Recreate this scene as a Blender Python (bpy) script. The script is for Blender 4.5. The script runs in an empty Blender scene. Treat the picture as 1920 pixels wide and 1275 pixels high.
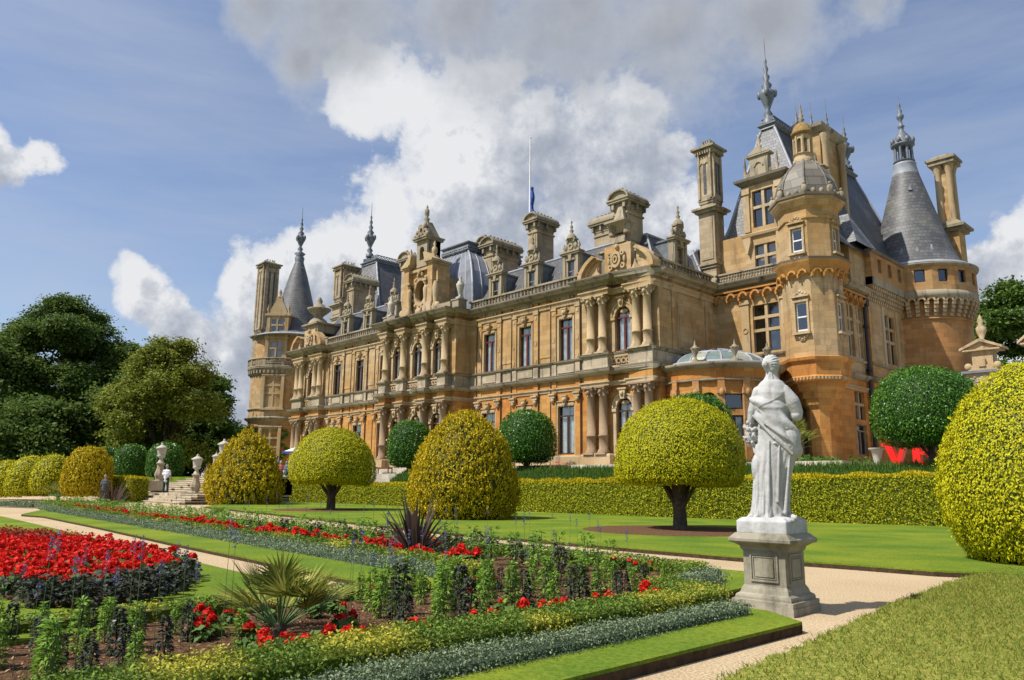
import bpy, bmesh, math, random
import numpy as np
from mathutils import Vector, Matrix
R_ = math.radians
random.seed(7); rng = np.random.default_rng(11)
S = 0.76            # design units -> metres (applied to every mesh and location at the end)
sc = bpy.context.scene
COL = sc.collection

# ------------------------------------------------------------------ camera
FPX = 1430.0; EYE = 1.65
def _cam():
    pi, ro, ya = R_(10.79), R_(0.595), R_(-46.6)
    cy, sy = math.cos(ya), math.sin(ya)
    fwd = Vector((sy, cy, 0)); rt = Vector((cy, -sy, 0)); up = Vector((0, 0, 1))
    f2 = fwd*math.cos(pi)+up*math.sin(pi); u2 = up*math.cos(pi)-fwd*math.sin(pi)
    r3 = rt*math.cos(ro)+u2*math.sin(ro); u3 = u2*math.cos(ro)-rt*math.sin(ro)
    return r3, u3, f2
CR, CU, CF = _cam()
cam = bpy.data.objects.new('camera', bpy.data.cameras.new('camera')); COL.objects.link(cam)
cam.matrix_world = Matrix(((CR.x, CU.x, -CF.x, 0), (CR.y, CU.y, -CF.y, 0), (CR.z, CU.z, -CF.z, EYE*S), (0, 0, 0, 1)))
cam.data.sensor_width = 36; cam.data.lens = 36*FPX/1920
cam.data.clip_start = 0.05; cam.data.clip_end = 6000
sc.camera = cam
def ray(px, py): return CR*((px-960)/FPX) - CU*((py-637.5)/FPX) + CF
def onZ(px, py, z=0.0):
    d = ray(px, py); return Vector((0, 0, EYE)) + d*((z-EYE)/d.z)
def onY(px, py, Y):
    d = ray(px, py); return Vector((0, 0, EYE)) + d*(Y/d.y)
def onX(px, py, X):
    d = ray(px, py); return Vector((0, 0, EYE)) + d*(X/d.x)
def onD(px, py, D): return Vector((0, 0, EYE)) + ray(px, py)*D
def depth(p): return (Vector(p)-Vector((0, 0, EYE))).dot(CF)
def G(pts, z=0.0): return [tuple(onZ(x, y, z))[:2] for x, y in pts]

# ------------------------------------------------------------------ light
SUNV = Vector((-0.95, -2.44, 3.59)).normalized()       # towards the sun
elev = math.asin(SUNV.z); azim = math.atan2(SUNV.x, SUNV.y)
sl = bpy.data.lights.new('sun', 'SUN'); sl.energy = 5.0; sl.angle = R_(0.55); sl.color = (1, 0.95, 0.87)
so = bpy.data.objects.new('sun', sl); COL.objects.link(so)
so.rotation_euler = SUNV.to_track_quat('Z', 'Y').to_euler(); so.location = (0, 0, 60)
sc.view_settings.view_transform = 'Standard'; sc.view_settings.look = 'None'
sc.view_settings.exposure = 0.25; sc.view_settings.gamma = 1.0

def nd(nt, typ, **kw):
    n = nt.nodes.new(typ)
    for k, v in kw.items():
        if k.startswith('i_'):
            key = k[2:]; key = int(key) if key.isdigit() else key.replace('_', ' ')
            n.inputs[key].default_value = v
        else: setattr(n, k, v)
    return n
def mth(nt, op, a, b=None, c=None, clamp=False):
    n = nt.nodes.new('ShaderNodeMath'); n.operation = op; n.use_clamp = clamp
    for i, v in enumerate((a, b, c)):
        if v is None: continue
        if isinstance(v, (int, float)): n.inputs[i].default_value = v
        else: nt.links.new(v, n.inputs[i])
    return n.outputs[0]
def ramp(nt, fac, stops, interp='LINEAR'):
    n = nt.nodes.new('ShaderNodeValToRGB'); n.color_ramp.interpolation = interp
    el = n.color_ramp.elements
    while len(el) < len(stops): el.new(0.5)
    for e, (p, c) in zip(el, stops):
        e.position = p; e.color = (c[0], c[1], c[2], 1) if isinstance(c, (tuple, list)) else (c, c, c, 1)
    nt.links.new(fac, n.inputs[0]); return n.outputs[0]
def mixc(nt, fac, a, b, typ='MIX'):
    n = nt.nodes.new('ShaderNodeMix'); n.data_type = 'RGBA'; n.blend_type = typ
    for k, v in ((0, fac), (6, a), (7, b)):
        if isinstance(v, (int, float)): n.inputs[k].default_value = v
        elif isinstance(v, (tuple, list)): n.inputs[k].default_value = (v[0], v[1], v[2], 1)
        else: nt.links.new(v, n.inputs[k])
    return n.outputs[2]

# ------------------------------------------------------------------ world: physical sky + procedural clouds placed by direction
world = bpy.data.worlds.new("World"); sc.world = world; world.use_nodes = True
def build_world():
    nt = world.node_tree; nt.nodes.clear(); L = nt.links.new
    out = nt.nodes.new('ShaderNodeOutputWorld')
    sky = nd(nt, 'ShaderNodeTexSky', sky_type='NISHITA', sun_disc=False, sun_elevation=elev, sun_rotation=azim)
    sky.altitude = 100; sky.air_density = 1.0; sky.dust_density = 1.2; sky.ozone_density = 1.6
    bg = nt.nodes.new('ShaderNodeBackground'); bg.inputs[1].default_value = 0.118
    tint = mixc(nt, 1.0, sky.outputs[0], (0.99, 0.99, 1.06), 'MULTIPLY')
    L(tint, bg.inputs[0])
    tc = nt.nodes.new('ShaderNodeTexCoord'); D = tc.outputs['Generated']
    def fbm(vec, scale, det, rough=0.55, dist=0.0):
        n = nd(nt, 'ShaderNodeTexNoise'); n.inputs['Scale'].default_value = scale; n.inputs['Detail'].default_value = det
        n.inputs['Roughness'].default_value = rough; n.inputs['Distortion'].default_value = dist
        L(vec, n.inputs['Vector']); return n
    # warp
    wn = fbm(D, 5.0, 5, 0.6)
    sub = nd(nt, 'ShaderNodeVectorMath', operation='SUBTRACT'); L(wn.outputs['Color'], sub.inputs[0]); sub.inputs[1].default_value = (.5, .5, .5)
    scl = nd(nt, 'ShaderNodeVectorMath', operation='SCALE'); L(sub.outputs[0], scl.inputs[0]); scl.inputs['Scale'].default_value = 0.10
    wd = nd(nt, 'ShaderNodeVectorMath', operation='ADD'); L(D, wd.inputs[0]); L(scl.outputs[0], wd.inputs[1])
    W = wd.outputs[0]
    def field(blobs, vec, soft):
        cur = None
        for px, py, r in blobs:
            d = ray(px, py).normalized()
            v = nd(nt, 'ShaderNodeVectorMath', operation='DISTANCE'); L(vec, v.inputs[0]); v.inputs[1].default_value = d
            rr = r/FPX
            f = mth(nt, 'MULTIPLY_ADD', v.outputs['Value'], -1.0/rr, 1.0)       # 1 at centre, 0 at radius
            cur = f if cur is None else mth(nt, 'SMOOTH_MAX', cur, f, soft)
        return cur
    cum = [(880, 330, 210), (1090, 290, 190), (770, 215, 110), (700, 225, 75), (930, 210, 120), (1170, 400, 170), (710, 390, 100), (680, 500, 130), (620, 460, 75), (550, 500, 90),
           (475, 545, 60), (470, 660, 80), (240, 562, 56), (300, 592, 48), (340, 640, 60), (860, 520, 220), (1050, 480, 210), (1180, 200, 90), (430, 760, 80),
           (15, 300, 48), (95, 308, 34), (-60, 290, 80), (1900, 460, 70), (1960, 520, 140), (1840, 480, 40), (560, 600, 130), (1250, 290, 70)]
    grey = [(1050, 40, 230), (1250, 50, 220), (880, 0, 230), (640, 30, 170), (1450, 30, 140), (500, 20, 70), (560, 130, 60), (1100, 100, 130), (1640, 20, 60), (470, 60, 50)]
    n1 = fbm(D, 7.0, 9, 0.62).outputs['Fac']; n2 = fbm(D, 17.0, 8, 0.6).outputs['Fac']
    n3 = fbm(D, 45.0, 6, 0.6).outputs['Fac']
    nz = mth(nt, 'ADD', mth(nt, 'ADD', mth(nt, 'MULTIPLY', mth(nt, 'SUBTRACT', n1, 0.5), 2.1), mth(nt, 'MULTIPLY', mth(nt, 'SUBTRACT', n2, 0.5), 1.1)), mth(nt, 'MULTIPLY', mth(nt, 'SUBTRACT', n3, 0.5), 0.35))
    fc = mth(nt, 'ADD', field(cum, W, 0.15), nz)
    dc = ramp(nt, fc, [(0.0, 0.0), (0.08, 0.22), (0.20, 0.75), (0.38, 1.0)])
    # billow shading: the cloud field a little way towards the sun
    off = nd(nt, 'ShaderNodeVectorMath', operation='ADD'); L(D, off.inputs[0])
    o = (CU*0.018 - CR*0.012); off.inputs[1].default_value = o
    m1 = fbm(off.outputs[0], 7.0, 9, 0.62).outputs['Fac']; m2 = fbm(off.outputs[0], 17.0, 8, 0.6).outputs['Fac']
    rel = mth(nt, 'ADD', mth(nt, 'MULTIPLY', mth(nt, 'SUBTRACT', n1, m1), 3.0), mth(nt, 'MULTIPLY', mth(nt, 'SUBTRACT', n2, m2), 1.4))
    base = field([(1060, 330, 190), (1150, 400, 210), (1000, 420, 160), (900, 480, 160), (330, 640, 110), (470, 660, 100), (420, 740, 120), (1200, 280, 130), (600, 600, 130), (1850, 520, 90), (20, 330, 60)], W, 0.2)
    shade = mth(nt, 'ADD', mth(nt, 'MULTIPLY', base, 0.75), mth(nt, 'MULTIPLY', rel, -1.0), clamp=True)
    shade = mth(nt, 'ADD', shade, 0.02, clamp=True)
    ccol = ramp(nt, shade, [(0.0, (0.86, 0.87, 0.89)), (0.30, (0.62, 0.65, 0.71)), (0.65, (0.45, 0.49, 0.57)), (1.0, (0.37, 0.41, 0.49))])
    fg = mth(nt, 'ADD', field(grey, W, 0.3), mth(nt, 'MULTIPLY', nz, 0.8))
    dg = ramp(nt, fg, [(0.05, 0.0), (0.3, 0.3), (0.6, 0.75), (0.9, 0.92)])
    gcol = ramp(nt, mth(nt, 'ADD', mth(nt, 'MULTIPLY', fg, 0.9), mth(nt, 'MULTIPLY', rel, -0.5)), [(0.0, (0.60, 0.63, 0.69)), (0.35, (0.52, 0.55, 0.60)), (0.9, (0.40, 0.42, 0.46)), (1.0, (0.38, 0.40, 0.44))])
    # thin veil
    str_ = nd(nt, 'ShaderNodeMapping'); L(D, str_.inputs[0]); str_.inputs['Scale'].default_value = (1.2, 1.2, 7.0)
    v = fbm(str_.outputs[0], 2.6, 7, 0.6).outputs['Fac']
    veil = ramp(nt, v, [(0.36, 0.10), (0.72, 0.42)])
    e1 = nt.nodes.new('ShaderNodeBackground'); L(ccol, e1.inputs[0]); e1.inputs[1].default_value = 0.81
    e2 = nt.nodes.new('ShaderNodeBackground'); L(gcol, e2.inputs[0]); e2.inputs[1].default_value = 0.84
    e0 = nt.nodes.new('ShaderNodeBackground'); e0.inputs[0].default_value = (0.62, 0.68, 0.80, 1); e0.inputs[1].default_value = 0.72
    def mx(f, a, b):
        m = nt.nodes.new('ShaderNodeMixShader'); L(f, m.inputs[0]); L(a, m.inputs[1]); L(b, m.inputs[2]); return m.outputs[0]
    s = mx(veil, bg.outputs[0], e0.outputs[0])
    s = mx(dc, s, e1.outputs[0]); s = mx(dg, s, e2.outputs[0])
    L(s, out.inputs[0])
build_world()
world.cycles.sampling_method = 'MANUAL'; world.cycles.sample_map_resolution = 512

# ------------------------------------------------------------------ materials
def newmat(name):
    m = bpy.data.materials.new(name); m.use_nodes = True; nt = m.node_tree
    b = nt.nodes['Principled BSDF']; return m, nt, b
def plain(name, col, rough=0.6, metal=0.0, var=0.12, scale=6.0, bump=0.0, spec=0.3):
    m, nt, b = newmat(name)
    tc = nt.nodes.new('ShaderNodeTexCoord')
    n = nd(nt, 'ShaderNodeTexNoise'); n.inputs['Scale'].default_value = scale; n.inputs['Detail'].default_value = 6
    nt.links.new(tc.outputs['Object'], n.inputs['Vector'])
    c = ramp(nt, n.outputs['Fac'], [(0.3, tuple(x*(1-var) for x in col)), (0.7, tuple(min(1, x*(1+var)) for x in col))])
    nt.links.new(c, b.inputs['Base Color']); b.inputs['Roughness'].default_value = rough; b.inputs['Metallic'].default_value = metal
    b.inputs['Specular IOR Level'].default_value = spec
    if bump:
        bp = nd(nt, 'ShaderNodeBump'); bp.inputs['Strength'].default_value = bump; bp.inputs['Distance'].default_value = 0.03
        nt.links.new(n.outputs['Fac'], bp.inputs['Height']); nt.links.new(bp.outputs[0], b.inputs['Normal'])
    return m
def stone(name, ca, cb, dirt=(0.16, 0.14, 0.11), dirtamt=0.35, joints=True, jh=0.42, jw=1.1):
    m, nt, b = newmat(name); L = nt.links.new
    tc = nt.nodes.new('ShaderNodeTexCoord'); O = tc.outputs['Object']
    n1 = nd(nt, 'ShaderNodeTexNoise'); n1.inputs['Scale'].default_value = 0.33; n1.inputs['Detail'].default_value = 5; L(O, n1.inputs['Vector'])
    c = ramp(nt, n1.outputs['Fac'], [(0.36, ca), (0.62, cb)])
    sx = nt.nodes.new('ShaderNodeSeparateXYZ'); L(O, sx.inputs[0])
    u = mth(nt, 'ADD', sx.outputs[0], sx.outputs[1])
    cb_ = nt.nodes.new('ShaderNodeCombineXYZ'); L(u, cb_.inputs[0]); L(sx.outputs[2], cb_.inputs[1])
    if joints:
        br = nd(nt, 'ShaderNodeTexBrick'); L(cb_.outputs[0], br.inputs['Vector'])
        br.inputs['Color1'].default_value = (0.78, 0.75, 0.72, 1); br.inputs['Color2'].default_value = (1.16, 1.14, 1.12, 1)
        br.inputs['Mortar'].default_value = (0.72, 0.70, 0.68, 1); br.inputs['Scale'].default_value = 1
        br.inputs['Mortar Size'].default_value = 0.008; br.inputs['Brick Width'].default_value = jw*S; br.inputs['Row Height'].default_value = jh*S
        br.inputs['Bias'].default_value = 0.0
        c = mixc(nt, 0.85, c, br.outputs['Color'], 'MULTIPLY')
    # streaky weathering with its own shape
    mp = nd(nt, 'ShaderNodeMapping'); L(O, mp.inputs[0]); mp.inputs['Scale'].default_value = (1.6, 1.6, 0.35)
    n2 = nd(nt, 'ShaderNodeTexNoise'); n2.inputs['Scale'].default_value = 1.3; n2.inputs['Detail'].default_value = 8; n2.inputs['Roughness'].default_value = 0.65; L(mp.outputs[0], n2.inputs['Vector'])
    d = ramp(nt, n2.outputs['Fac'], [(0.52, 0.0), (0.78, dirtamt*1.6)])
    c = mixc(nt, d, c, dirt)
    n3 = nd(nt, 'ShaderNodeTexNoise'); n3.inputs['Scale'].default_value = 14; n3.inputs['Detail'].default_value = 6; L(O, n3.inputs['Vector'])
    f = ramp(nt, n3.outputs['Fac'], [(0.3, (0.88, 0.88, 0.88)), (0.7, (1.1, 1.1, 1.1))])
    c = mixc(nt, 1.0, c, f, 'MULTIPLY')
    L(c, b.inputs['Base Color']); b.inputs['Roughness'].default_value = 0.88; b.inputs['Specular IOR Level'].default_value = 0.15
    bp = nd(nt, 'ShaderNodeBump'); bp.inputs['Strength'].default_value = 0.35; bp.inputs['Distance'].default_value = 0.03
    L(n3.outputs['Fac'], bp.inputs['Height']); L(bp.outputs[0], b.inputs['Normal'])
    return m
def slate(name, col, sw=0.35, sh=0.22, lichen=0.25):
    m, nt, b = newmat(name); L = nt.links.new
    tc = nt.nodes.new('ShaderNodeTexCoord'); O = tc.outputs['Object']
    sx = nt.nodes.new('ShaderNodeSeparateXYZ'); L(O, sx.inputs[0])
    u = mth(nt, 'ADD', sx.outputs[0], sx.outputs[1])
    cb_ = nt.nodes.new('ShaderNodeCombineXYZ'); L(u, cb_.inputs[0]); L(sx.outputs[2], cb_.inputs[1])
    br = nd(nt, 'ShaderNodeTexBrick'); L(cb_.outputs[0], br.inputs['Vector'])
    br.inputs['Color1'].default_value = (*[x*0.75 for x in col], 1); br.inputs['Color2'].default_value = (*[x*1.25 for x in col], 1)
    br.inputs['Mortar'].default_value = (*[x*0.45 for x in col], 1); br.inputs['Scale'].default_value = 1
    br.inputs['Mortar Size'].default_value = 0.02; br.inputs['Brick Width'].default_value = sw; br.inputs['Row Height'].default_value = sh
    n2 = nd(nt, 'ShaderNodeTexNoise'); n2.inputs['Scale'].default_value = 0.6; n2.inputs['Detail'].default_value = 8; L(O, n2.inputs['Vector'])
    d = ramp(nt, n2.outputs['Fac'], [(0.5, 0.0), (0.75, lichen)])
    c = mixc(nt, d, br.outputs['Color'], (0.26, 0.24, 0.19))
    L(c, b.inputs['Base Color']); b.inputs['Roughness'].default_value = 0.55; b.inputs['Specular IOR Level'].default_value = 0.4
    return m
def leafmat(name, cols, trans=0.25, rough=0.6, patch=None, pscale=0.6, spec=0.18):
    """random colour per leaf island"""
    m, nt, b = newmat(name); L = nt.links.new
    g = nt.nodes.new('ShaderNodeNewGeometry')
    n = len(cols); c = ramp(nt, g.outputs['Random Per Island'], [(i/max(1, n-1), cols[i]) for i in range(n)])
    if patch:
        tc = nt.nodes.new('ShaderNodeTexCoord'); t = nd(nt, 'ShaderNodeTexNoise'); t.inputs['Scale'].default_value = pscale; t.inputs['Detail'].default_value = 3
        L(tc.outputs['Object'], t.inputs['Vector'])
        f = ramp(nt, t.outputs['Fac'], [(0.52, 0.0), (0.63, 1.0)])
        c2 = ramp(nt, g.outputs['Random Per Island'], [(i/max(1, len(patch)-1), patch[i]) for i in range(len(patch))])
        c = mixc(nt, f, c, c2)
    L(c, b.inputs['Base Color']); b.inputs['Roughness'].default_value = rough; b.inputs['Specular IOR Level'].default_value = spec
    if trans > 0:
        tr = nt.nodes.new('ShaderNodeBsdfTranslucent'); L(c, tr.inputs[0])
        mx = nt.nodes.new('ShaderNodeMixShader'); mx.inputs[0].default_value = trans
        L(b.outputs[0], mx.inputs[1]); L(tr.outputs[0], mx.inputs[2]); L(mx.outputs[0], nt.nodes['Material Output'].inputs[0])
    return m
M = {}
M['orange'] = stone('sandstone_orange', (0.49, 0.205, 0.052), (0.50, 0.27, 0.085), dirt=(0.17, 0.085, 0.035), dirtamt=0.5)
M['buff'] = stone('sandstone_buff', (0.44, 0.275, 0.115), (0.47, 0.35, 0.20), dirt=(0.22, 0.14, 0.075), dirtamt=0.7)
M['mid'] = stone('sandstone_mid', (0.43, 0.205, 0.07), (0.42, 0.265, 0.12), dirt=(0.20, 0.12, 0.065), dirtamt=0.5)
M['trim'] = stone('sandstone_trim', (0.41, 0.29, 0.15), (0.50, 0.39, 0.245), dirt=(0.17, 0.13, 0.09), dirtamt=0.75, joints=False)
M['greytrim'] = stone('weathered_parapet_stone', (0.25, 0.21, 0.14), (0.38, 0.32, 0.225), dirt=(0.07, 0.065, 0.05), dirtamt=0.95, joints=False)
M['colstain'] = stone('stained_column_stone', (0.27, 0.18, 0.11), (0.40, 0.29, 0.18), dirt=(0.14, 0.10, 0.07), dirtamt=0.5, joints=False)
M['chim'] = stone('chimney_stone', (0.36, 0.28, 0.175), (0.42, 0.345, 0.235), dirt=(0.13, 0.11, 0.08), dirtamt=0.6)
M['dark'] = stone('weathered_cornice_top', (0.15, 0.13, 0.10), (0.24, 0.20, 0.15), dirt=(0.08, 0.075, 0.065), dirtamt=0.5, joints=False)
M['grey'] = stone('grey_band_stone', (0.36, 0.30, 0.205), (0.47, 0.40, 0.29), dirt=(0.12, 0.11, 0.09), dirtamt=0.85)
M['statue'] = stone('white_marble', (0.38, 0.375, 0.36), (0.51, 0.505, 0.49), dirt=(0.22, 0.21, 0.19), dirtamt=0.6, joints=False)
M['urn'] = stone('pale_urn_stone', (0.42, 0.39, 0.32), (0.52, 0.48, 0.41), dirt=(0.25, 0.23, 0.19), dirtamt=0.4, joints=False)
M['pedestal'] = stone('pedestal_stone', (0.25, 0.225, 0.16), (0.37, 0.34, 0.26), dirt=(0.10, 0.09, 0.06), dirtamt=0.95, joints=False)
M['steps'] = stone('step_stone', (0.40, 0.33, 0.22), (0.50, 0.43, 0.32), dirt=(0.22, 0.19, 0.14), dirtamt=0.4, joints=False)
M['paving'] = stone('terrace_paving', (0.42, 0.38, 0.30), (0.50, 0.46, 0.38), joints=True)
M['slate'] = slate('slate', (0.075, 0.075, 0.08)); M['slate_pale_lit'] = slate('pale_and_lit_slate', (0.20, 0.20, 0.205), lichen=0.5)
M['slatecone'] = slate('cone_slate', (0.115, 0.115, 0.115), 0.4, 0.26, 0.5); M['dome'] = slate('lichened_stone_slabs', (0.17, 0.15, 0.12), 1.1, 0.55, 0.3)
M['lead'] = plain('lead_sheet', (0.19, 0.205, 0.235), 0.45, 0.0, 0.3, 0.8, spec=0.5)
M['leadpale'] = plain('pale_lead', (0.30, 0.315, 0.34), 0.45, 0.0, 0.2, 2, spec=0.4)
M['leaddark'] = plain('dark_lead_ornament', (0.13, 0.145, 0.16), 0.5, 0.0, 0.3, 3, spec=0.5)
M['pipe'] = plain('cast_iron', (0.03, 0.032, 0.035), 0.5)
M['shadowline'] = plain('brown_shadow_line', (0.10, 0.055, 0.03), 0.6)
M['woodred'] = plain('red_brown_paint', (0.13, 0.032, 0.024), 0.4); M['woodbrown'] = plain('dark_brown_paint', (0.07, 0.04, 0.03), 0.45)
M['woodgrey'] = plain('grey_frame', (0.22, 0.19, 0.15), 0.5)
M['curtain'] = plain('pale_curtain', (0.78, 0.80, 0.78), 0.8, var=0.15, scale=3); M['blind'] = plain('brown_blind', (0.42, 0.34, 0.28), 0.8)
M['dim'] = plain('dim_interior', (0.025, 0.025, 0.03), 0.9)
M['lichen'] = plain('orange_lichen', (0.25, 0.16, 0.055), 0.9, var=0.4, scale=8)
M['greenglass'] = plain('greenish_dome_glass', (0.15, 0.20, 0.185), 0.25, spec=0.6); M['creamglass'] = plain('cream_dome_blind', (0.32, 0.325, 0.25), 0.3, spec=0.6)
M['white'] = plain('white_paint', (0.75, 0.75, 0.74), 0.5); M['red'] = plain('red_paint', (0.78, 0.018, 0.012), 0.4, var=0.05)
M['flag'] = plain('blue_flag', (0.03, 0.07, 0.32), 0.7); M['terracotta'] = plain('terracotta', (0.42, 0.16, 0.08), 0.8)
M['wood'] = plain('bench_wood', (0.16, 0.06, 0.03), 0.5); M['bark'] = plain('bark', (0.085, 0.065, 0.045), 0.9, var=0.4, scale=9, bump=0.8)
M['barkdark'] = plain('dark_bark', (0.035, 0.028, 0.02), 0.9, var=0.4, scale=5, bump=0.8)
def glassmat():
    m, nt, b = newmat('window_glass'); L = nt.links.new
    gl = nt.nodes.new('ShaderNodeBsdfGlossy'); gl.inputs[0].default_value = (0.85, 0.9, 0.95, 1); gl.inputs[1].default_value = 0.06
    tr = nt.nodes.new('ShaderNodeBsdfTransparent'); tr.inputs[0].default_value = (0.78, 0.82, 0.82, 1)
    mx = nt.nodes.new('ShaderNodeMixShader'); mx.inputs[0].default_value = 0.14
    L(tr.outputs[0], mx.inputs[1]); L(gl.outputs[0], mx.inputs[2]); L(mx.outputs[0], nt.nodes['Material Output'].inputs[0]); return m
M['glass'] = glassmat()
def groundmat(name, stops, scale, det=10, bump=0.5, big=None, dist=0.02, scale2=None):
    m, nt, b = newmat(name); L = nt.links.new
    tc = nt.nodes.new('ShaderNodeTexCoord'); O = tc.outputs['Object']
    n = nd(nt, 'ShaderNodeTexNoise'); n.inputs['Scale'].default_value = scale; n.inputs['Detail'].default_value = det; n.inputs['Roughness'].default_value = 0.7; L(O, n.inputs['Vector'])
    c = ramp(nt, n.outputs['Fac'], stops)
    if big:
        n2 = nd(nt, 'ShaderNodeTexNoise'); n2.inputs['Scale'].default_value = scale2 or 0.5; n2.inputs['Detail'].default_value = 6; L(O, n2.inputs['Vector'])
        f = ramp(nt, n2.outputs['Fac'], [(0.35, big[0]), (0.65, big[1])]); c = mixc(nt, 1.0, c, f, 'MULTIPLY')
    L(c, b.inputs['Base Color']); b.inputs['Roughness'].default_value = 0.95; b.inputs['Specular IOR Level'].default_value = 0.1
    bp = nd(nt, 'ShaderNodeBump'); bp.inputs['Strength'].default_value = bump; bp.inputs['Distance'].default_value = dist
    L(n.outputs['Fac'], bp.inputs['Height']); L(bp.outputs[0], b.inputs['Normal']); return m
M['gravel'] = groundmat('gravel', [(0.36, (0.22, 0.155, 0.085)), (0.48, (0.44, 0.335, 0.205)), (0.64, (0.66, 0.53, 0.35))], 48, 12, 0.7, ((0.9, 0.88, 0.84), (1.06, 1.05, 1.03)), 0.012)
M['lawn'] = groundmat('mown_lawn', [(0.3, (0.07, 0.115, 0.012)), (0.5, (0.13, 0.19, 0.018)), (0.7, (0.19, 0.265, 0.03))], 26, 10, 0.6, ((0.66, 0.80, 0.8), (1.36, 1.14, 1.0)), 0.02, 0.55)
M['turf'] = groundmat('dry_turf', [(0.35, (0.10, 0.13, 0.02)), (0.5, (0.20, 0.22, 0.04)), (0.65, (0.34, 0.31, 0.09))], 22, 10, 0.6, ((0.85, 0.85, 0.8), (1.15, 1.1, 1.0)), 0.02)
M['soil'] = groundmat('bark_mulch', [(0.35, (0.05, 0.026, 0.013)), (0.52, (0.15, 0.08, 0.042)), (0.68, (0.30, 0.18, 0.10))], 22, 12, 1.0, None, 0.05)
M['edge'] = groundmat('soil_edge', [(0.3, (0.03, 0.02, 0.012)), (0.7, (0.09, 0.06, 0.035))], 12, 8, 0.8)
M['rough_grass'] = groundmat('rough_grass', [(0.3, (0.03, 0.06, 0.012)), (0.7, (0.09, 0.14, 0.03))], 6, 10, 0.6)

# foliage
M['yew'] = leafmat('golden_yew', [(0.27, 0.27, 0.004), (0.42, 0.40, 0.005), (0.52, 0.48, 0.006), (0.35, 0.345, 0.005), (0.60, 0.53, 0.007)], 0.12)
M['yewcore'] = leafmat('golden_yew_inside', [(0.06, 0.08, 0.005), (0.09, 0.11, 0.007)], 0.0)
M['gold'] = leafmat('gold_tips', [(0.18, 0.17, 0.006), (0.50, 0.38, 0.008), (0.66, 0.47, 0.010), (0.34, 0.30, 0.008), (0.76, 0.56, 0.014)], 0.12)
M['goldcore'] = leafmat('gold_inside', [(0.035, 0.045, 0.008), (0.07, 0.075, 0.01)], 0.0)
M['yewhedge'] = leafmat('golden_hedge', [(0.14, 0.18, 0.006), (0.34, 0.34, 0.008), (0.48, 0.44, 0.010), (0.23, 0.26, 0.007)], 0.2)
M['hollow'] = leafmat('clipped_laurel', [(0.025, 0.08, 0.006), (0.055, 0.16, 0.010), (0.10, 0.24, 0.016), (0.04, 0.12, 0.01), (0.15, 0.31, 0.03)], 0.12, 0.35, spec=.3)
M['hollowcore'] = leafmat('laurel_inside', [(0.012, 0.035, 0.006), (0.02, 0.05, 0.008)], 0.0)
M['box'] = leafmat('box_green', [(0.05, 0.11, 0.015), (0.12, 0.20, 0.025), (0.22, 0.30, 0.04)], 0.2, patch=[(0.20, 0.24, 0.02), (0.42, 0.40, 0.04), (0.56, 0.50, 0.07)], pscale=1.1)
M['silver'] = leafmat('silver_edging', [(0.07, 0.11, 0.05), (0.17, 0.225, 0.12), (0.30, 0.35, 0.21)], 0.15)
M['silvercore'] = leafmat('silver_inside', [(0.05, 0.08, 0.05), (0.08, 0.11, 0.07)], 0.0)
M['salvia'] = leafmat('feathery_green', [(0.09, 0.19, 0.02), (0.19, 0.33, 0.04), (0.28, 0.42, 0.07)], 0.3)
M['darkplant'] = leafmat('dark_leaf', [(0.028, 0.042, 0.024), (0.05, 0.06, 0.038), (0.085, 0.085, 0.062)], 0.1, 0.35)
M['begleaf'] = leafmat('begonia_leaf', [(0.05, 0.11, 0.02), (0.12, 0.2, 0.04)], 0.2)
M['begred'] = leafmat('begonia_red', [(0.38, 0.006, 0.004), (0.68, 0.016, 0.008), (0.85, 0.035, 0.02)], 0.25)
M['darkred'] = leafmat('dark_red_bedding', [(0.25, 0.02, 0.012), (0.42, 0.035, 0.02), (0.10, 0.06, 0.02), (0.50, 0.05, 0.03)], 0.2)
M['blue'] = leafmat('blue_spike', [(0.09, 0.09, 0.22), (0.17, 0.17, 0.36)], 0.2)
M['stem'] = plain('stem', (0.10, 0.16, 0.05), 0.7)
M['palm'] = leafmat('fan_palm', [(0.07, 0.10, 0.015), (0.19, 0.22, 0.03), (0.42, 0.40, 0.09)], 0.25)
M['phorm'] = leafmat('bronze_blades', [(0.03, 0.02, 0.016), (0.07, 0.045, 0.035), (0.17, 0.12, 0.095)], 0.15, 0.35)
M['tree_dark'] = leafmat('dark_tree_leaves', [(0.045, 0.08, 0.016), (0.085, 0.14, 0.025), (0.16, 0.23, 0.04), (0.06, 0.10, 0.02)], 0.4)
M['tree_olive'] = leafmat('olive_tree_leaves', [(0.10, 0.125, 0.015), (0.19, 0.22, 0.025), (0.32, 0.34, 0.05)], 0.3)
M['tree_mid'] = leafmat('mid_tree_leaves', [(0.04, 0.09, 0.015), (0.09, 0.16, 0.025), (0.15, 0.23, 0.04)], 0.25, 0.45)
M['grassblade'] = leafmat('grass_blades', [(0.08, 0.14, 0.015), (0.16, 0.22, 0.02), (0.36, 0.33, 0.06), (0.12, 0.19, 0.02), (0.28, 0.20, 0.04)], 0.3)
M['bankgrass'] = leafmat('long_bank_grass', [(0.05, 0.11, 0.015), (0.11, 0.2, 0.03)], 0.3)
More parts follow.
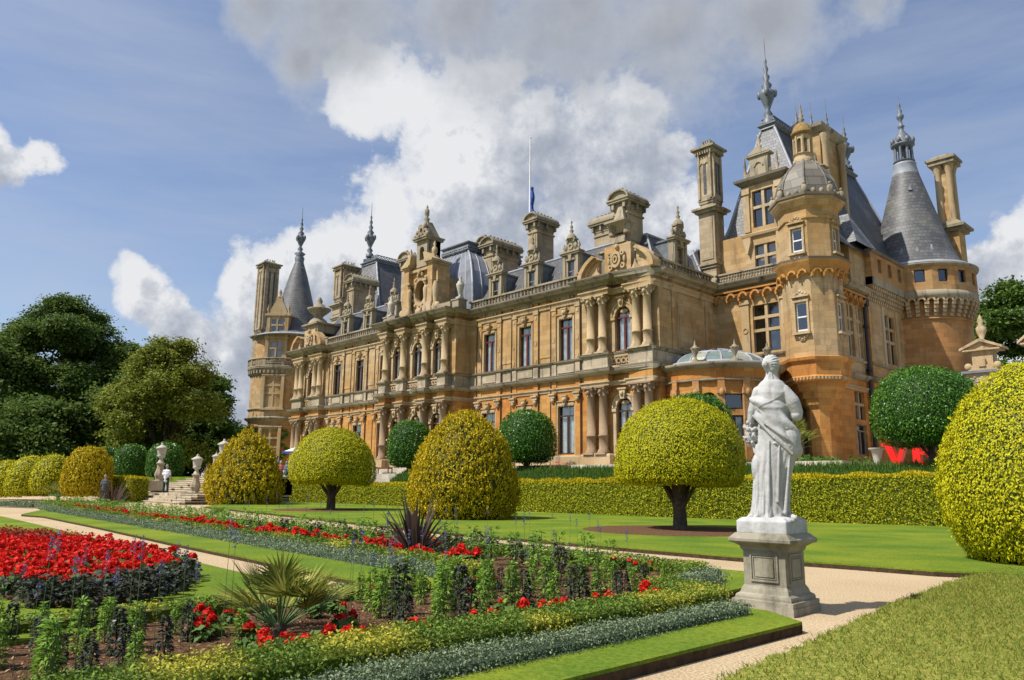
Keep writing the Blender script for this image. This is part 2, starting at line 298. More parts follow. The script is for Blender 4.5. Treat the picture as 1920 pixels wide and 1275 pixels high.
# ------------------------------------------------------------------ mesh builders
class Fr:
    """frame of a wall: u along, v outward, z up"""
    def __init__(s, ox, oy, deg=0):
        a = R_(deg); s.ox, s.oy = ox, oy; s.U = (math.cos(a), math.sin(a)); s.N = (math.sin(a), -math.cos(a))
    def P(s, u, v, z): return (s.ox+u*s.U[0]+v*s.N[0], s.oy+u*s.U[1]+v*s.N[1], z)
ID = None
class MB:
    def __init__(s): s.v = []; s.f = []; s.sm = []; s.m = []; s.mi = 0
    def add(s, vs, fs, smooth=False):
        o = len(s.v); s.v += [tuple(p) for p in vs]
        for f in fs: s.f.append(tuple(i+o for i in f)); s.sm.append(smooth); s.m.append(s.mi)
    def quad(s, a, b, c, d): s.add([a, b, c, d], [(0, 1, 2, 3)])
    def box(s, fr, u0, u1, v0, v1, z0, z1):
        P = fr.P if fr else (lambda a, b, c: (a, b, c))
        vs = [P(u, v, z) for z in (z0, z1) for v in (v0, v1) for u in (u0, u1)]
        s.add(vs, [(0, 1, 3, 2), (4, 6, 7, 5), (0, 4, 5, 1), (2, 3, 7, 6), (0, 2, 6, 4), (1, 5, 7, 3)])
    def frus(s, fr, u0, u1, v0, v1, z0, U0, U1, V0, V1, z1):
        P = fr.P if fr else (lambda a, b, c: (a, b, c))
        vs = [P(u, v, z0) for v in (v0, v1) for u in (u0, u1)]+[P(u, v, z1) for v in (V0, V1) for u in (U0, U1)]
        s.add(vs, [(0, 1, 3, 2), (4, 6, 7, 5), (0, 4, 5, 1), (2, 3, 7, 6), (0, 2, 6, 4), (1, 5, 7, 3)])
    def prism(s, fr, pts, v0, v1):
        """polygon in (u,z) extruded v0..v1"""
        n = len(pts); vs = [fr.P(u, v0, z) for u, z in pts]+[fr.P(u, v1, z) for u, z in pts]
        s.add(vs, [tuple(range(n)), tuple(range(2*n-1, n-1, -1))]+[(i, (i+1) % n, n+(i+1) % n, n+i) for i in range(n)])
    def slab(s, pts, z0, z1):
        """ground polygon extruded in z"""
        n = len(pts); vs = [(x, y, z0) for x, y in pts]+[(x, y, z1) for x, y in pts]
        s.add(vs, [tuple(range(n)), tuple(range(2*n-1, n-1, -1))]+[(i, (i+1) % n, n+(i+1) % n, n+i) for i in range(n)])
    def lathe(s, c, prof, n=16, smooth=True, ph=0.0, cap=True, sx=1, sy=1):
        """prof: (r,z) bottom to top around centre c=(x,y)"""
        vs = []; fs = []; k = len(prof)
        for r, z in prof:
            for i in range(n):
                a = 2*math.pi*i/n+ph; vs.append((c[0]+r*sx*math.cos(a), c[1]+r*sy*math.sin(a), z))
        for j in range(k-1):
            for i in range(n): fs.append((j*n+i, j*n+(i+1) % n, (j+1)*n+(i+1) % n, (j+1)*n+i))
        s.add(vs, fs, smooth)
        if cap: s.add(vs[:n], [tuple(range(n-1, -1, -1))]); s.add(vs[-n:], [tuple(range(n))])
    def tube(s, p, q, r0, r1=None, n=8, smooth=True, cap=True):
        r1 = r0 if r1 is None else r1; p = Vector(p); q = Vector(q); d = (q-p)
        if d.length < 1e-6: return
        d.normalize(); a = d.orthogonal().normalized(); b = d.cross(a); vs = []
        for c, r in ((p, r0), (q, r1)):
            for i in range(n):
                t = 2*math.pi*i/n; vs.append(c+(a*math.cos(t)+b*math.sin(t))*r)
        s.add(vs, [(i, (i+1) % n, n+(i+1) % n, n+i) for i in range(n)], smooth)
        if cap: s.add(vs[:n], [tuple(range(n-1, -1, -1))]); s.add(vs[n:], [tuple(range(n))])
    def ball(s, c, rx, ry=None, rz=None, n=10, m=7):
        ry = rx if ry is None else ry; rz = rx if rz is None else rz
        vs = [(c[0], c[1], c[2]-rz)]; fs = []
        for j in range(1, m):
            t = -math.pi/2+math.pi*j/m
            for i in range(n):
                a = 2*math.pi*i/n; vs.append((c[0]+rx*math.cos(t)*math.cos(a), c[1]+ry*math.cos(t)*math.sin(a), c[2]+rz*math.sin(t)))
        vs.append((c[0], c[1], c[2]+rz)); e = len(vs)-1
        for i in range(n): fs.append((0, 1+(i+1) % n, 1+i))
        for j in range(m-2):
            for i in range(n): fs.append((1+j*n+i, 1+j*n+(i+1) % n, 1+(j+1)*n+(i+1) % n, 1+(j+1)*n+i))
        b = 1+(m-2)*n
        for i in range(n): fs.append((b+i, b+(i+1) % n, e))
        s.add(vs, fs, True)
    def capsule(s, p, q, r0, r1, n=12):
        s.tube(p, q, r0, r1, n); s.ball(p, r0, n=n, m=8); s.ball(q, r1, n=n, m=8)
    def sweep(s, path, prof, closed=False, caps=True):
        """moulding: prof = closed polygon of (v outward, z); outward is to the right of travel"""
        n = len(path); k = len(prof); rings = []
        for i in range(n):
            def nrm(a, b):
                dx, dy = b[0]-a[0], b[1]-a[1]; l = math.hypot(dx, dy); return (dy/l, -dx/l)
            if closed: n0 = nrm(path[i-1], path[i]); n1 = nrm(path[i], path[(i+1) % n])
            else:
                n0 = nrm(path[i-1], path[i]) if i > 0 else None; n1 = nrm(path[i], path[i+1]) if i < n-1 else None
                n0 = n0 or n1; n1 = n1 or n0
            mx, my = n0[0]+n1[0], n0[1]+n1[1]; d = mx*n0[0]+my*n0[1]
            if abs(d) < 0.2: d = 0.2
            mx /= d; my /= d
            rings.append([(path[i][0]+mx*v, path[i][1]+my*v, z) for v, z in prof])
        vs = [p for r in rings for p in r]; fs = []
        for i in range(n if closed else n-1):
            a = i*k; b = ((i+1) % n)*k
            for j in range(k): fs.append((a+j, b+j, b+(j+1) % k, a+(j+1) % k))
        if caps and not closed: fs.append(tuple(range(k-1, -1, -1))); fs.append(tuple((n-1)*k+j for j in range(k)))
        s.add(vs, fs)
    def wall(s, fr, u0, u1, z0, z1, holes=(), v=0.0, rev=0.3):
        us = sorted({u0, u1, *[h[0] for h in holes], *[h[1] for h in holes]}); zs = sorted({z0, z1, *[h[2] for h in holes], *[h[3] for h in holes]})
        for i in range(len(us)-1):
            for j in range(len(zs)-1):
                cu, cz = (us[i]+us[i+1])/2, (zs[j]+zs[j+1])/2
                if any(h[0] < cu < h[1] and h[2] < cz < h[3] for h in holes): continue
                s.quad(fr.P(us[i], v, zs[j]), fr.P(us[i+1], v, zs[j]), fr.P(us[i+1], v, zs[j+1]), fr.P(us[i], v, zs[j+1]))
        for a, b, c, d in [h[:4] for h in holes]:
            for p, q in (((a, c), (a, d)), ((a, d), (b, d)), ((b, d), (b, c)), ((b, c), (a, c))):
                s.quad(fr.P(p[0], v, p[1]), fr.P(q[0], v, q[1]), fr.P(q[0], v-rev, q[1]), fr.P(p[0], v-rev, p[1]))
    def archfill(s, fr, a, b, spring, top, v0, v1, n=12):
        """spandrels turning the head of a square hole into a round arch"""
        cu = (a+b)/2; r = (b-a)/2; h = top-spring; pts = [(cu-r*math.cos(math.pi*i/n), spring+h*math.sin(math.pi*i/n)) for i in range(n+1)]
        for i in range(n):
            p, q = pts[i], pts[i+1]; z = top+0.001
            for v in (v1, v0): s.quad(fr.P(p[0], v, p[1]), fr.P(q[0], v, q[1]), fr.P(q[0], v, z), fr.P(p[0], v, z))
            s.quad(fr.P(p[0], v1, p[1]), fr.P(q[0], v1, q[1]), fr.P(q[0], v0, q[1]), fr.P(p[0], v0, p[1]))
    def archband(s, fr, cu, spring, r0, r1, v0, v1, a0=0.0, a1=math.pi, n=14, k=1.0):
        for i in range(n):
            t, w = a0+(a1-a0)*i/n, a0+(a1-a0)*(i+1)/n
            q = [(cu-r*math.cos(x), spring+k*r*math.sin(x)) for r, x in ((r0, t), (r1, t), (r1, w), (r0, w))]
            s.prism(fr, q, v0, v1)
    def obj(s, name, mat, parent=None, keep=False):
        me = bpy.data.meshes.new(name); me.from_pydata(s.v, [], s.f); me.polygons.foreach_set('use_smooth', s.sm)
        for m_ in (mat if isinstance(mat, (list, tuple)) else [mat]): me.materials.append(M[m_] if isinstance(m_, str) else m_)
        me.polygons.foreach_set('material_index', s.m)
        bm = bmesh.new(); bm.from_mesh(me); bmesh.ops.recalc_face_normals(bm, faces=bm.faces); bm.to_mesh(me); bm.free()
        me.update(); o = bpy.data.objects.new(name, me); COL.objects.link(o)
        if parent: o.parent = parent
        return o
def tag(o, label, cat, group=None, kind=None):
    if label: o['label'] = label
    if cat: o['category'] = cat
    if group: o['group'] = group
    if kind: o['kind'] = kind
    return o
def struct(o): o['kind'] = 'structure'; return o
def thing(name, label, cat, loc=(0, 0, 0), rz=0.0, group=None):
    o = bpy.data.objects.new(name, None); COL.objects.link(o); o.location = loc; o.rotation_euler = (0, 0, rz); o.empty_display_size = 0.2
    return tag(o, label, cat, group)
def dup(root, loc=None, rz=None, label=None, scale=None):
    r = root.copy(); COL.objects.link(r)
    if loc is not None: r.location = loc
    if rz is not None: r.rotation_euler = (0, 0, rz)
    if scale is not None: r.scale = (scale,)*3 if isinstance(scale, (int, float)) else scale
    if label: r['label'] = label
    def rec(a, b):
        for ch in list(a.children):
            c = ch.copy(); COL.objects.link(c); c.parent = b; rec(ch, c)
    rec(root, r); return r
def cards(name, mat, P, N, size, parent=None, aspect=0.5, tilt=0.6, up=0.0, fold=False, rg=None):
    """one mesh of leaf-shaped faces at points P facing N (arrays)"""
    rg = rg or rng; n = len(P); P = np.asarray(P, float); N = np.asarray(N, float)
    N = N+rg.normal(0, tilt, (n, 3)); N /= np.linalg.norm(N, axis=1, keepdims=True)+1e-9
    A = rg.normal(0, 1, (n, 3)); A[:, 2] += up*3
    A -= N*np.sum(A*N, 1, keepdims=True); A /= np.linalg.norm(A, axis=1, keepdims=True)+1e-9
    B = np.cross(N, A)
    sz = (np.asarray(size)*rg.uniform(0.7, 1.3, n)) if np.ndim(size) == 0 else np.asarray(size)*rg.uniform(0.8, 1.2, n)
    sz = sz[:, None]; w = sz*aspect
    v = np.empty((n, 4, 3)); v[:, 0] = P-A*sz*0.5; v[:, 1] = P+B*w*0.5+A*sz*0.05+N*sz*0.08; v[:, 2] = P+A*sz*0.5; v[:, 3] = P-B*w*0.5+A*sz*0.05+N*sz*0.08
    return rawquads(name, mat, v.reshape(-1, 3), n, parent)
def rawquads(name, mat, v, n, parent=None):
    me = bpy.data.meshes.new(name); me.vertices.add(n*4); me.vertices.foreach_set('co', v.astype(np.float32).ravel())
    me.loops.add(n*4); me.loops.foreach_set('vertex_index', np.arange(n*4, dtype=np.int32))
    me.polygons.add(n); me.polygons.foreach_set('loop_start', np.arange(0, n*4, 4, dtype=np.int32)); me.polygons.foreach_set('loop_total', np.full(n, 4, dtype=np.int32))
    me.update(calc_edges=True); me.materials.append(M[mat]); o = bpy.data.objects.new(name, me); COL.objects.link(o)
    if parent: o.parent = parent
    return o
def vnoise(P, f, seed=0):
    """cheap smooth pseudo-noise in [-1,1]"""
    r = np.random.default_rng(seed); out = np.zeros(len(P))
    for i in range(5):
        k = r.normal(0, 1, 3); k /= np.linalg.norm(k); ph = r.uniform(0, 6.28); k2 = r.normal(0, 1, 3); k2 /= np.linalg.norm(k2); ph2 = r.uniform(0, 6.28)
        out += np.sin(P@k*f*6.28*r.uniform(.7, 1.4)+ph)*np.sin(P@k2*f*6.28*r.uniform(.7, 1.4)+ph2)
    return out/2.2

# ------------------------------------------------------------------ MANOR
TZ = 3.2            # terrace level
def build_manor():
    H = thing('manor_house', 'honey coloured stone mansion with slate roofs, conical towers and tall chimneys behind the clipped hedge', 'mansion', (0, 0, 0))
    F0 = Fr(0, 46, 0)          # main wall plane, u = X
    Fc = Fr(0, 44.2, 0)        # central pavilion wall
    Fs = Fr(-32.84, 0, 90)     # side of right pavilion, u = Y
    Fr_ = Fr(0, 54, 0)         # recessed wall
    Fe = Fr(-24.7, 0, 90)      # east side wall
    wo, wb, tr, gt, dk, gr, pil = MB(), MB(), MB(), MB(), MB(), MB(), MB()   # orange wall, buff wall, trims ...
    inner = MB()
    GF = (4.15, 8.1); FF = (11.8, 15.4)
    # ---------- windows
    def window(fr, cu, z0, z1, w, style='tall', col='woodred', v=-0.28, cur=True, spring=None, trans=0.8, parent=H, name='window'):
        b = MB(); t = 0.075; vv = v
        a, c = cu-w/2, cu+w/2; top = z1 if spring is None else spring
        b.box(fr, a, a+t, vv, vv+.1, z0, top); b.box(fr, c-t, c, vv, vv+.1, z0, top); b.box(fr, a+t, c-t, vv, vv+.1, z0, z0+.12)
        if style == 'tall':
            tz = z0+(z1-z0)*trans
            b.box(fr, a+t, c-t, vv, vv+.13, tz-.06, tz+.06); b.box(fr, cu-.08, cu+.08, vv, vv+.12, z0+.12, tz-.06)
            b.box(fr, a+t, c-t, vv, vv+.1, z1-t, z1) if spring is None else None
        elif style == 'sash':
            tz = (z0+z1)/2; b.box(fr, a+t, c-t, vv, vv+.12, tz-.05, tz+.05); b.box(fr, a+t, c-t, vv, vv+.1, z1-t, z1)
        else: b.box(fr, a+t, c-t, vv, vv+.1, z1-t, z1)
        if spring is not None: b.archband(fr, cu, spring, w/2-t, w/2, vv, vv+.1, n=10, k=(z1-spring)/(w/2))
        wn = b.obj(name, col, parent)
        g = MB(); g.quad(fr.P(a+.01, vv+.04, z0+.02), fr.P(c-.01, vv+.04, z0+.02), fr.P(c-.01, vv+.04, z1), fr.P(a+.01, vv+.04, z1)); g.obj('pane', 'glass', wn)
        if cur:
            k = MB(); n = 7
            for s0, s1 in ((a+.05, cu-.05), (cu+.05, c-.05)):
                e = s0+(s1-s0)*(1.0 if cur == 'full' else random.uniform(0.75, 0.98)); pts = []
                for i in range(n*2+1): pts.append((s0+(e-s0)*i/(2*n), vv-.14+(.035 if i % 2 else -.035)))
                for p, q in zip(pts, pts[1:]): k.quad(fr.P(p[0], p[1], z0+.05), fr.P(q[0], q[1], z0+.05), fr.P(q[0], q[1], z1), fr.P(p[0], p[1], z1))
            k.obj('curtain', 'blind' if cur == 'blind' else 'curtain', wn)
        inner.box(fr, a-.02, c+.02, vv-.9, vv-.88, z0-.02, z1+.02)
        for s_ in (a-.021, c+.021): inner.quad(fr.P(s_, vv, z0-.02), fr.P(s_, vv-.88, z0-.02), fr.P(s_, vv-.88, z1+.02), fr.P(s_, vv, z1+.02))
        return wn
    def cross_window(fr, cu, z0, z1, w, rows=2, holes=None, v=-0.3, cur=None):
        """stone mullions and transoms over dark panes"""
        hw = 0.12; a, c = cu-w/2, cu+w/2; zs = [z0+(z1-z0)*f for f in ((0, .55, 1) if rows == 2 else (0, .46, .73, 1))]
        wn = MB(); wn.box(fr, cu-hw, cu+hw, v, v+.22, z0, z1)
        for zz in zs[1:-1]: wn.box(fr, a, c, v+.005, v+.225, zz-hw, zz+hw)
        o = wn.obj('window', 'trim', H)
        fm = MB()
        for i in range(len(zs)-1):
            for p, q in ((a, cu-hw), (cu+hw, c)):
                y0 = zs[i]+(hw if i else 0); y1 = zs[i+1]-(hw if i < len(zs)-2 else 0)
                fm.quad(fr.P(p, v+.03, y0), fr.P(q, v+.03, y0), fr.P(q, v+.03, y1), fr.P(p, v+.03, y1))
        fm.obj('pane', 'glass', o)
        ld = MB()
        for p, q in ((a, cu-hw), (cu+hw, c)):
            for e in (p, q-.05): ld.box(fr, e, e+.05, v+.02, v+.06, z0, z1)
        ld.obj('frame', 'woodgrey', o)
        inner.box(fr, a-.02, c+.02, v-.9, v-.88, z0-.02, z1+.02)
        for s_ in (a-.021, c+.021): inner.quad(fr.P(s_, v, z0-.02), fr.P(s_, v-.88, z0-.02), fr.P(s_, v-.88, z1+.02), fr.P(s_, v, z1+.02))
    # ---------- mouldings
    P_ARCH = [(-.02, 16.45), (.10, 16.45), (.14, 16.7), (.26, 16.8), (.26, 16.9), (-.02, 16.92)]
    P_CORN = [(-.02, 17.15), (.14, 17.2), (.22, 17.38), (.62, 17.46), (.68, 17.62), (.80, 17.72), (.80, 17.84), (-.3, 17.9)]
    P_GENT = [(-.02, 9.25), (.08, 9.25), (.10, 9.42), (.20, 9.5), (.20, 9.6), (-.02, 9.62)]
    P_STR = [(-.02, 10.12), (.14, 10.16), (.36, 10.32), (.42, 10.45), (.42, 10.56), (.1, 10.64), (-.02, 10.64)]
    P_SILL = [(-.02, 11.55), (.12, 11.6), (.2, 11.7), (.2, 11.78), (-.02, 11.8)]
    P_PLIN = [(-.02, 3.0), (.16, 3.0), (.16, 3.95), (.1, 4.05), (-.02, 4.08)]
    def rail(p0, z):
        return [(-.16, z), (.16, z), (.16, z+.13), (-.16, z+.13)]
    def balustrade(path, z0=17.9, h=0.85, step=0.42, mat='greytrim', name='balustrade'):
        b = MB(); b.sweep(path, [(-.17, z0), (.17, z0), (.17, z0+.16), (-.17, z0+.16)]); b.sweep(path, [(-.18, z0+h-.15), (.2, z0+h-.15), (.2, z0+h), (-.18, z0+h)])
        for p, q in zip(path, path[1:]):
            L = math.hypot(q[0]-p[0], q[1]-p[1]); n = max(1, int(L/step))
            for i in range(n):
                t = (i+.5)/n; c = (p[0]+(q[0]-p[0])*t, p[1]+(q[1]-p[1])*t)
                b.lathe(c, [(.07, z0+.16), (.14, z0+.3), (.05, z0+.5), (.13, z0+h-.28), (.09, z0+h-.15)], 6, cap=False)
        return b.obj(name, mat, H)
    # path of the whole front, with the breaks over the column pairs
    XL, XR = -87.56, -32.84
    pr = [(-39.65, 46), (-39.65, 45.2), (-37.0, 45.2), (-37.0, 45.75), (-35.15, 45.75), (-35.15, 45.2), (XR+.02, 45.2), (XR+.02, 46.0)]
    pl = [(-2*60.2-x, y) for x, y in reversed(pr)]
    CX = (-65.05, -62.0, -58.4, -55.4)
    pc = [(-66.0, 46), (-66.0, 44.2)]
    for x in CX: pc += [(x-.62, 44.2), (x-.62, 43.35), (x+.62, 43.35), (x+.62, 44.2)]
    pc[2:3] = [(-65.67-.0, 44.2)]
    pc += [(-54.35, 44.2), (-54.35, 46)]
    full = pl+pc+pr
    side = [(XR, 46.01), (XR, 54.0)]
    path = full[:-1]+[(XR, 45.2), (XR, 54), (-26.3, 54)]
    dk.sweep(path, [(.55, 17.845), (.83, 17.77), (.83, 17.87), (-.1, 17.93)]); dk.sweep(path, [(.2, 10.6), (.45, 10.53), (.45, 10.6), (.0, 10.69)]); dk.sweep(path, [(.1, 11.79), (.22, 11.76), (.22, 11.81), (.0, 11.84)])
    for p_, m_ in ((P_ARCH, tr), (P_CORN, gt), (P_GENT, tr), (P_STR, gt), (P_SILL, gt)):
        m_.sweep(path, p_)
    tr.sweep(path, P_PLIN)
    # walls: (frame, u0, u1, holes ground, holes first)
    bays = [-51.6, -46.9, -42.1]; lb = [-78.3, -73.45, -68.65]
    gh, fh = [], []
    for c in bays+lb: gh.append((c-.88, c+.88, *GF)); fh.append((c-.74, c+.74, *FF))
    def twall(fr, u0, u1, gholes, fholes, v=0.0):
        wo.wall(fr, u0, u1, 3.0, 10.3, [h for h in gholes if u0 < h[0] < u1], v)
        gr.wall(fr, u0, u1, 10.3, 11.6, [], v)
        wb.wall(fr, u0, u1, 11.6, 16.6, [h for h in fholes if u0 < h[0] < u1], v)
        wo.wall(fr, u0, u1, 16.6, 17.4, [], v)
    twall(F0, -80.75, -66.0, gh, fh); twall(F0, -54.35, -39.65, gh, fh)
    # pavilion walls with arched windows
    def arched(fr, c, w, zg=True, first=True, v=0.0):
        r = w/2
        return (c-r, c+r, 3.9, 8.3), (c-r, c+r, 11.95, 15.45)
    aw = []
    for c, fr in ((-36.1, F0), (-84.3, F0), (-63.55, Fc), (-60.2, Fc), (-56.9, Fc)):
        g, f = arched(fr, c, 1.5); aw.append((fr, c, g, f))
    for fr, u0, u1, cs in ((F0, -39.65, XR, (-36.1,)), (F0, XL, -80.75, (-84.3,)), (Fc, -66.0, -54.35, (-63.55, -60.2, -56.9))):
        g = [a[2] for a in aw if a[1] in cs]; f = [a[3] for a in aw if a[1] in cs]
        twall(fr, u0, u1, g, f, 0.0)
    for fr, c, g, f in aw:
        red = c > -50
        for (a, b, z0, z1), mb in ((g, wo), (f, wb)):
            sp = z1-.75; mb.archfill(fr, a, b, sp, z1, -.3, 0.0)
            tr.archband(fr, c, sp, .75, 1.02, 0.0, .09); tr.archband(fr, c, sp, 1.02, 1.14, 0.0, .16)
            for s_ in (-1, 1):
                x0, x1 = sorted((c+s_*.77, c+s_*1.05)); tr.box(fr, x0, x1, 0, .1, z0 if mb is wb else 3.9, sp-.25); tr.box(fr, x0-.06, x1+.06, 0, .2, sp-.28, sp-.05)
            # keystone bracket and carved head
            tr.prism(fr, [(c-.17, z1-.1), (c+.17, z1-.1), (c+.3, z1+.62), (c-.3, z1+.62)], 0.02, .34); tr.ball(fr.P(c, .36, z1+.3), .16, .16, .2, 8, 6)
            tr.box(fr, c-.42, c+.42, 0, .4, z1+.62, z1+.74)
            tr.ball(fr.P(c, -.12, z1-.35), .45, .08, .2, 8, 5)
            window(fr, c, z0, z1-.42, 1.44, 'tall', 'woodred' if red and mb is wb else 'woodbrown', cur=True if (red or mb is wb) else 'blind', trans=.86)
    # rectangular windows
    for c in bays+lb:
        red = c > -55
        for (z0, z1), w, mb in ((GF, 1.76, 'g'), (FF, 1.48, 'f')):
            window(F0, c, z0, z1, w, 'tall', 'woodred' if (red and mb == 'f') else 'woodbrown', cur='full' if mb == 'g' else (True if red else 'blind'), trans=.79)
            h = w/2
            for s_ in (-1, 1):
                x0, x1 = sorted((c+s_*(h+.02), c+s_*(h+.2))); tr.box(F0, x0, x1, 0, .07, z0-.1, z1+.12)
            # scalloped pale lintel
            n = 6; tr.box(F0, c-h-.02, c+h+.02, -.02, .12, z1-.02, z1+.2)
            for i in range(n): tr.lathe(F0.P(c-h+.12+(w-.24)*i/(n-1), .06, 0)[:2], [(.10, z1-.09), (.13, z1+.02)], 6)
            pil.box(F0, c-h-.3, c+h+.3, 0, .12, z1+.32, z1+.42)
            tr.prism(F0, [(c-.12, z1+.05), (c+.12, z1+.05), (c+.24, z1+.72), (c-.24, z1+.72)], 0.12, .34); tr.ball(F0.P(c, .34, z1+.42), .17, .14, .2, 8, 6)
            tr.box(F0, c-.3, c+.3, 0.1, .38, z1+.72, z1+.82)
        # flanking pilaster strips, panels, rosettes
        for s_ in (-1, 1):
            x = c+s_*1.36
            pil.box(F0, x-.27, x+.27, 0, .11, 11.8, 16.46); pil.box(F0, x-.33, x+.33, 0, .17, 16.2, 16.44)
            for zz in (12.1, 13.6, 15.9): tr.lathe((0, 0), [(0, 0)], 3) if False else tr.box(F0, x-.1, x+.1, .11, .15, zz-.14, zz+.14)
            wo_b = pil; wo.box(F0, x-.3, x+.3, 0, .12, 4.05, 9.26); tr.box(F0, x-.3, x+.3, .0, .34, 8.75, 9.0); tr.ball(F0.P(x, .2, 8.6), .22, .16, .26, 8, 6); tr.box(F0, x-.36, x+.36, 0, .42, 9.0, 9.14)
            gr.box(F0, x-.3, x+.3, 0, .1, 10.62, 11.56); wo.box(F0, x-.3, x+.3, 0, .07, 9.62, 10.14)
            wo.box(F0, x-.3, x+.3, 0, .08, 16.92, 17.2)
        gr.box(F0, c-.9, c+.9, 0, .07, 10.8, 11.45)
        tr.box(F0, c-.45, c+.45, 0, .1, 16.98, 17.3); 
        for i in range(5): tr.ball(F0.P(c-.8+.4*i, .08, 17.1), .2, .1, .14, 7, 5)
    # panels between bays
    for x in (-49.25, -44.5, -75.9, -71.05): wb.box(F0, x-.72, x+.72, 0, .05, 12.3, 16.1); wo.box(F0, x-.75, x+.75, 0, .04, 4.4, 8.8)
    # thin pipe shapes at bay edges, standing in for the pilasters' shadow lines
    for x in (-53.25, -49.9, -48.55, -45.2, -43.75, -40.45, -79.95, -76.65, -75.1, -71.8, -70.3):
        p = MB(); p.lathe((x, 45.86), [(.05, 3.2), (.05, 17.2)], 6); p.obj('drainpipe_or_shadow_line', 'shadowline', H)
    # ---------- pavilion pedestal zone and side walls
    for lo, hi, fr in ((-39.55, -37.05, F0), (-35.1, XR+.02, F0), (-83.35+.0, -80.85, F0), (-87.56, -85.25, F0)):
        tr.box(fr, lo, hi, 0, .85, 3.0, 3.75); tr.box(fr, lo-.08, hi+.08, 0, .93, 3.0, 3.3); tr.box(fr, lo, hi, 0, .78, 3.75, 4.02)
        gr.box(fr, lo+.02, hi-.02, 0, .8, 10.62, 11.56)
        wo.box(fr, lo+.05, hi-.05, 0, .78, 9.2, 10.2); wb.box(fr, lo+.05, hi-.05, 0, .78, 16.5, 17.3)
    for x in CX:
        tr.box(Fc, x-.55, x+.55, 0, .95, 3.0, 4.02); gr.box(Fc, x-.6, x+.6, 0, .83, 10.62, 11.56); wo.box(Fc, x-.57, x+.57, 0, .8, 9.2, 10.2); wb.box(Fc, x-.57, x+.57, 0, .8, 16.5, 17.3)
    # pierced balcony panels beneath the arched windows
    for fr, c, w_ in ((F0, -36.07, 1.9), (F0, -84.3, 1.9), (Fc, -63.55, 1.7), (Fc, -60.2, 2.2), (Fc, -56.9, 1.7)):
        b = MB(); v0 = .3; b.box(fr, c-w_/2, c+w_/2, v0, v0+.12, 10.66, 10.8); b.box(fr, c-w_/2, c+w_/2, v0, v0+.14, 11.45, 11.58); n = 4
        for i in range(n):
            cc = c-w_/2+(i+.5)*w_/n; b.archband(fr, cc, 11.12, .14, .22, v0, v0+.1, 0, 2*math.pi, 12); b.box(fr, cc-w_/n/2-.02, cc-w_/n/2+.03, v0, v0+.08, 10.8, 11.45)
        b.obj('balcony_panel', 'trim', H)
    # side of central pavilion and of right pavilion
    fcs = Fr(-54.35, 0, 90); twall(fcs, 44.2, 46.0, [], []); fcl = Fr(-66.0, 46, -90)
    twall(Fr(-66.0, 46.0, -90), 0, 1.8, [], [])
    twall(Fs, 46.0, 54.0, [], [])
    for u in (46.3, 48.0, 52.6): wb.box(Fs, u-.28, u+.28, 0, .1, 11.8, 16.46); wo.box(Fs, u-.3, u+.3, 0, .1, 4.05, 9.26)
    tr.box(Fs, 48.5, 52.1, .0, .06, 12.1, 15.6); wb.box(Fs, 48.65, 51.95, .06, .1, 12.25, 15.45)
    # ---------- columns
    col_shaft = MB(); R0 = .33
    def colmesh(z0, z1, r, fl=True):
        b = MB(); h = z1-z0
        b.box(None, -r*1.5, r*1.5, -r*1.5, r*1.5, 0, .12)
        b.lathe((0, 0), [(r*1.4, .12), (r*1.45, .2), (r*1.2, .28), (r*1.25, .36), (r, .42), (r*1.02, h*.26), (r*1.16, h*.265), (r*1.16, h*.285), (r*.98, h*.29), (r*.86, h-.75), (r*.98, h-.72), (r*.98, h-.66), (r*.86, h-.64), (r*1.0, h-.45), (r*1.3, h-.12)], 20)
        b.box(None, -r*1.45, r*1.45, -r*1.45, r*1.45, h-.12, h)
        for i in range(4):
            a = math.pi/4+i*math.pi/2; b.ball((math.cos(a)*r*1.5, math.sin(a)*r*1.5, h-.2), .13, .13, .13, 8, 6)
            a = i*math.pi/2; b.ball((math.cos(a)*r*1.15, math.sin(a)*r*1.15, h-.42), .14, .14, .18, 8, 6)
        return b
    cf = colmesh(11.8, 16.46, .33); cg = colmesh(4.02, 9.22, .36)
    of = og = None; cols = []
    for x in (-38.95, -37.75, -34.45, -33.42): cols.append((x, 45.45))
    for x in (-38.95, -37.75, -34.45, -33.42): cols.append((-120.4-x, 45.45))
    for x in CX: cols.append((x, 43.72))
    for x, y in cols:
        if of is None:
            of = cf.obj('column', 'trim', H); og = cg.obj('column', 'colstain', H); a, b = of, og
        else:
            a, b = of.copy(), og.copy(); COL.objects.link(a); COL.objects.link(b)
        a.location = (x, y, 11.8); b.location = (x, y, 4.02)
    # ---------- recessed wall with the mullioned windows
    rh = [(-29.55, -27.35, 12.0, 15.75)]
    wo.wall(Fr_, XR, -26.0, 3.0, 10.3, [], 0); wb.wall(Fr_, XR, -26.0, 10.3, 16.6, rh, 0)
    cross_window(Fr_, -28.45, 12.0, 15.75, 2.2, 3)
    for x in (-30.15, -26.8): tr.box(Fr_, x-.33, x+.33, 0, .14, 11.8, 16.3); tr.box(Fr_, x-.42, x+.42, 0, .22, 15.9, 16.06); tr.archband(Fr_, x, 13.8, .16, .24, .14, .2, 0, 2*math.pi, 12)
    # arcaded corbel table
    def corbels(fr, u0, u1, z0, z1, step, mb, v0=0, v1=.5):
        n = int((u1-u0)/step)
        for i in range(n):
            c = u0+(i+.5)*(u1-u0)/n; r = step*.42; mb.archband(fr, c, z0+.1, r*.62, r, v0, v1, 0, math.pi, 8); mb.box(fr, c-step/2, c-step/2+.12, v0, v1-.1, z0-.2, z0+.15)
        mb.box(fr, u0, u1, v0, v1-.08, z1-.15, z1)
    corbels(Fr_, XR+.1, -26.4, 16.45, 17.2, .95, wo)
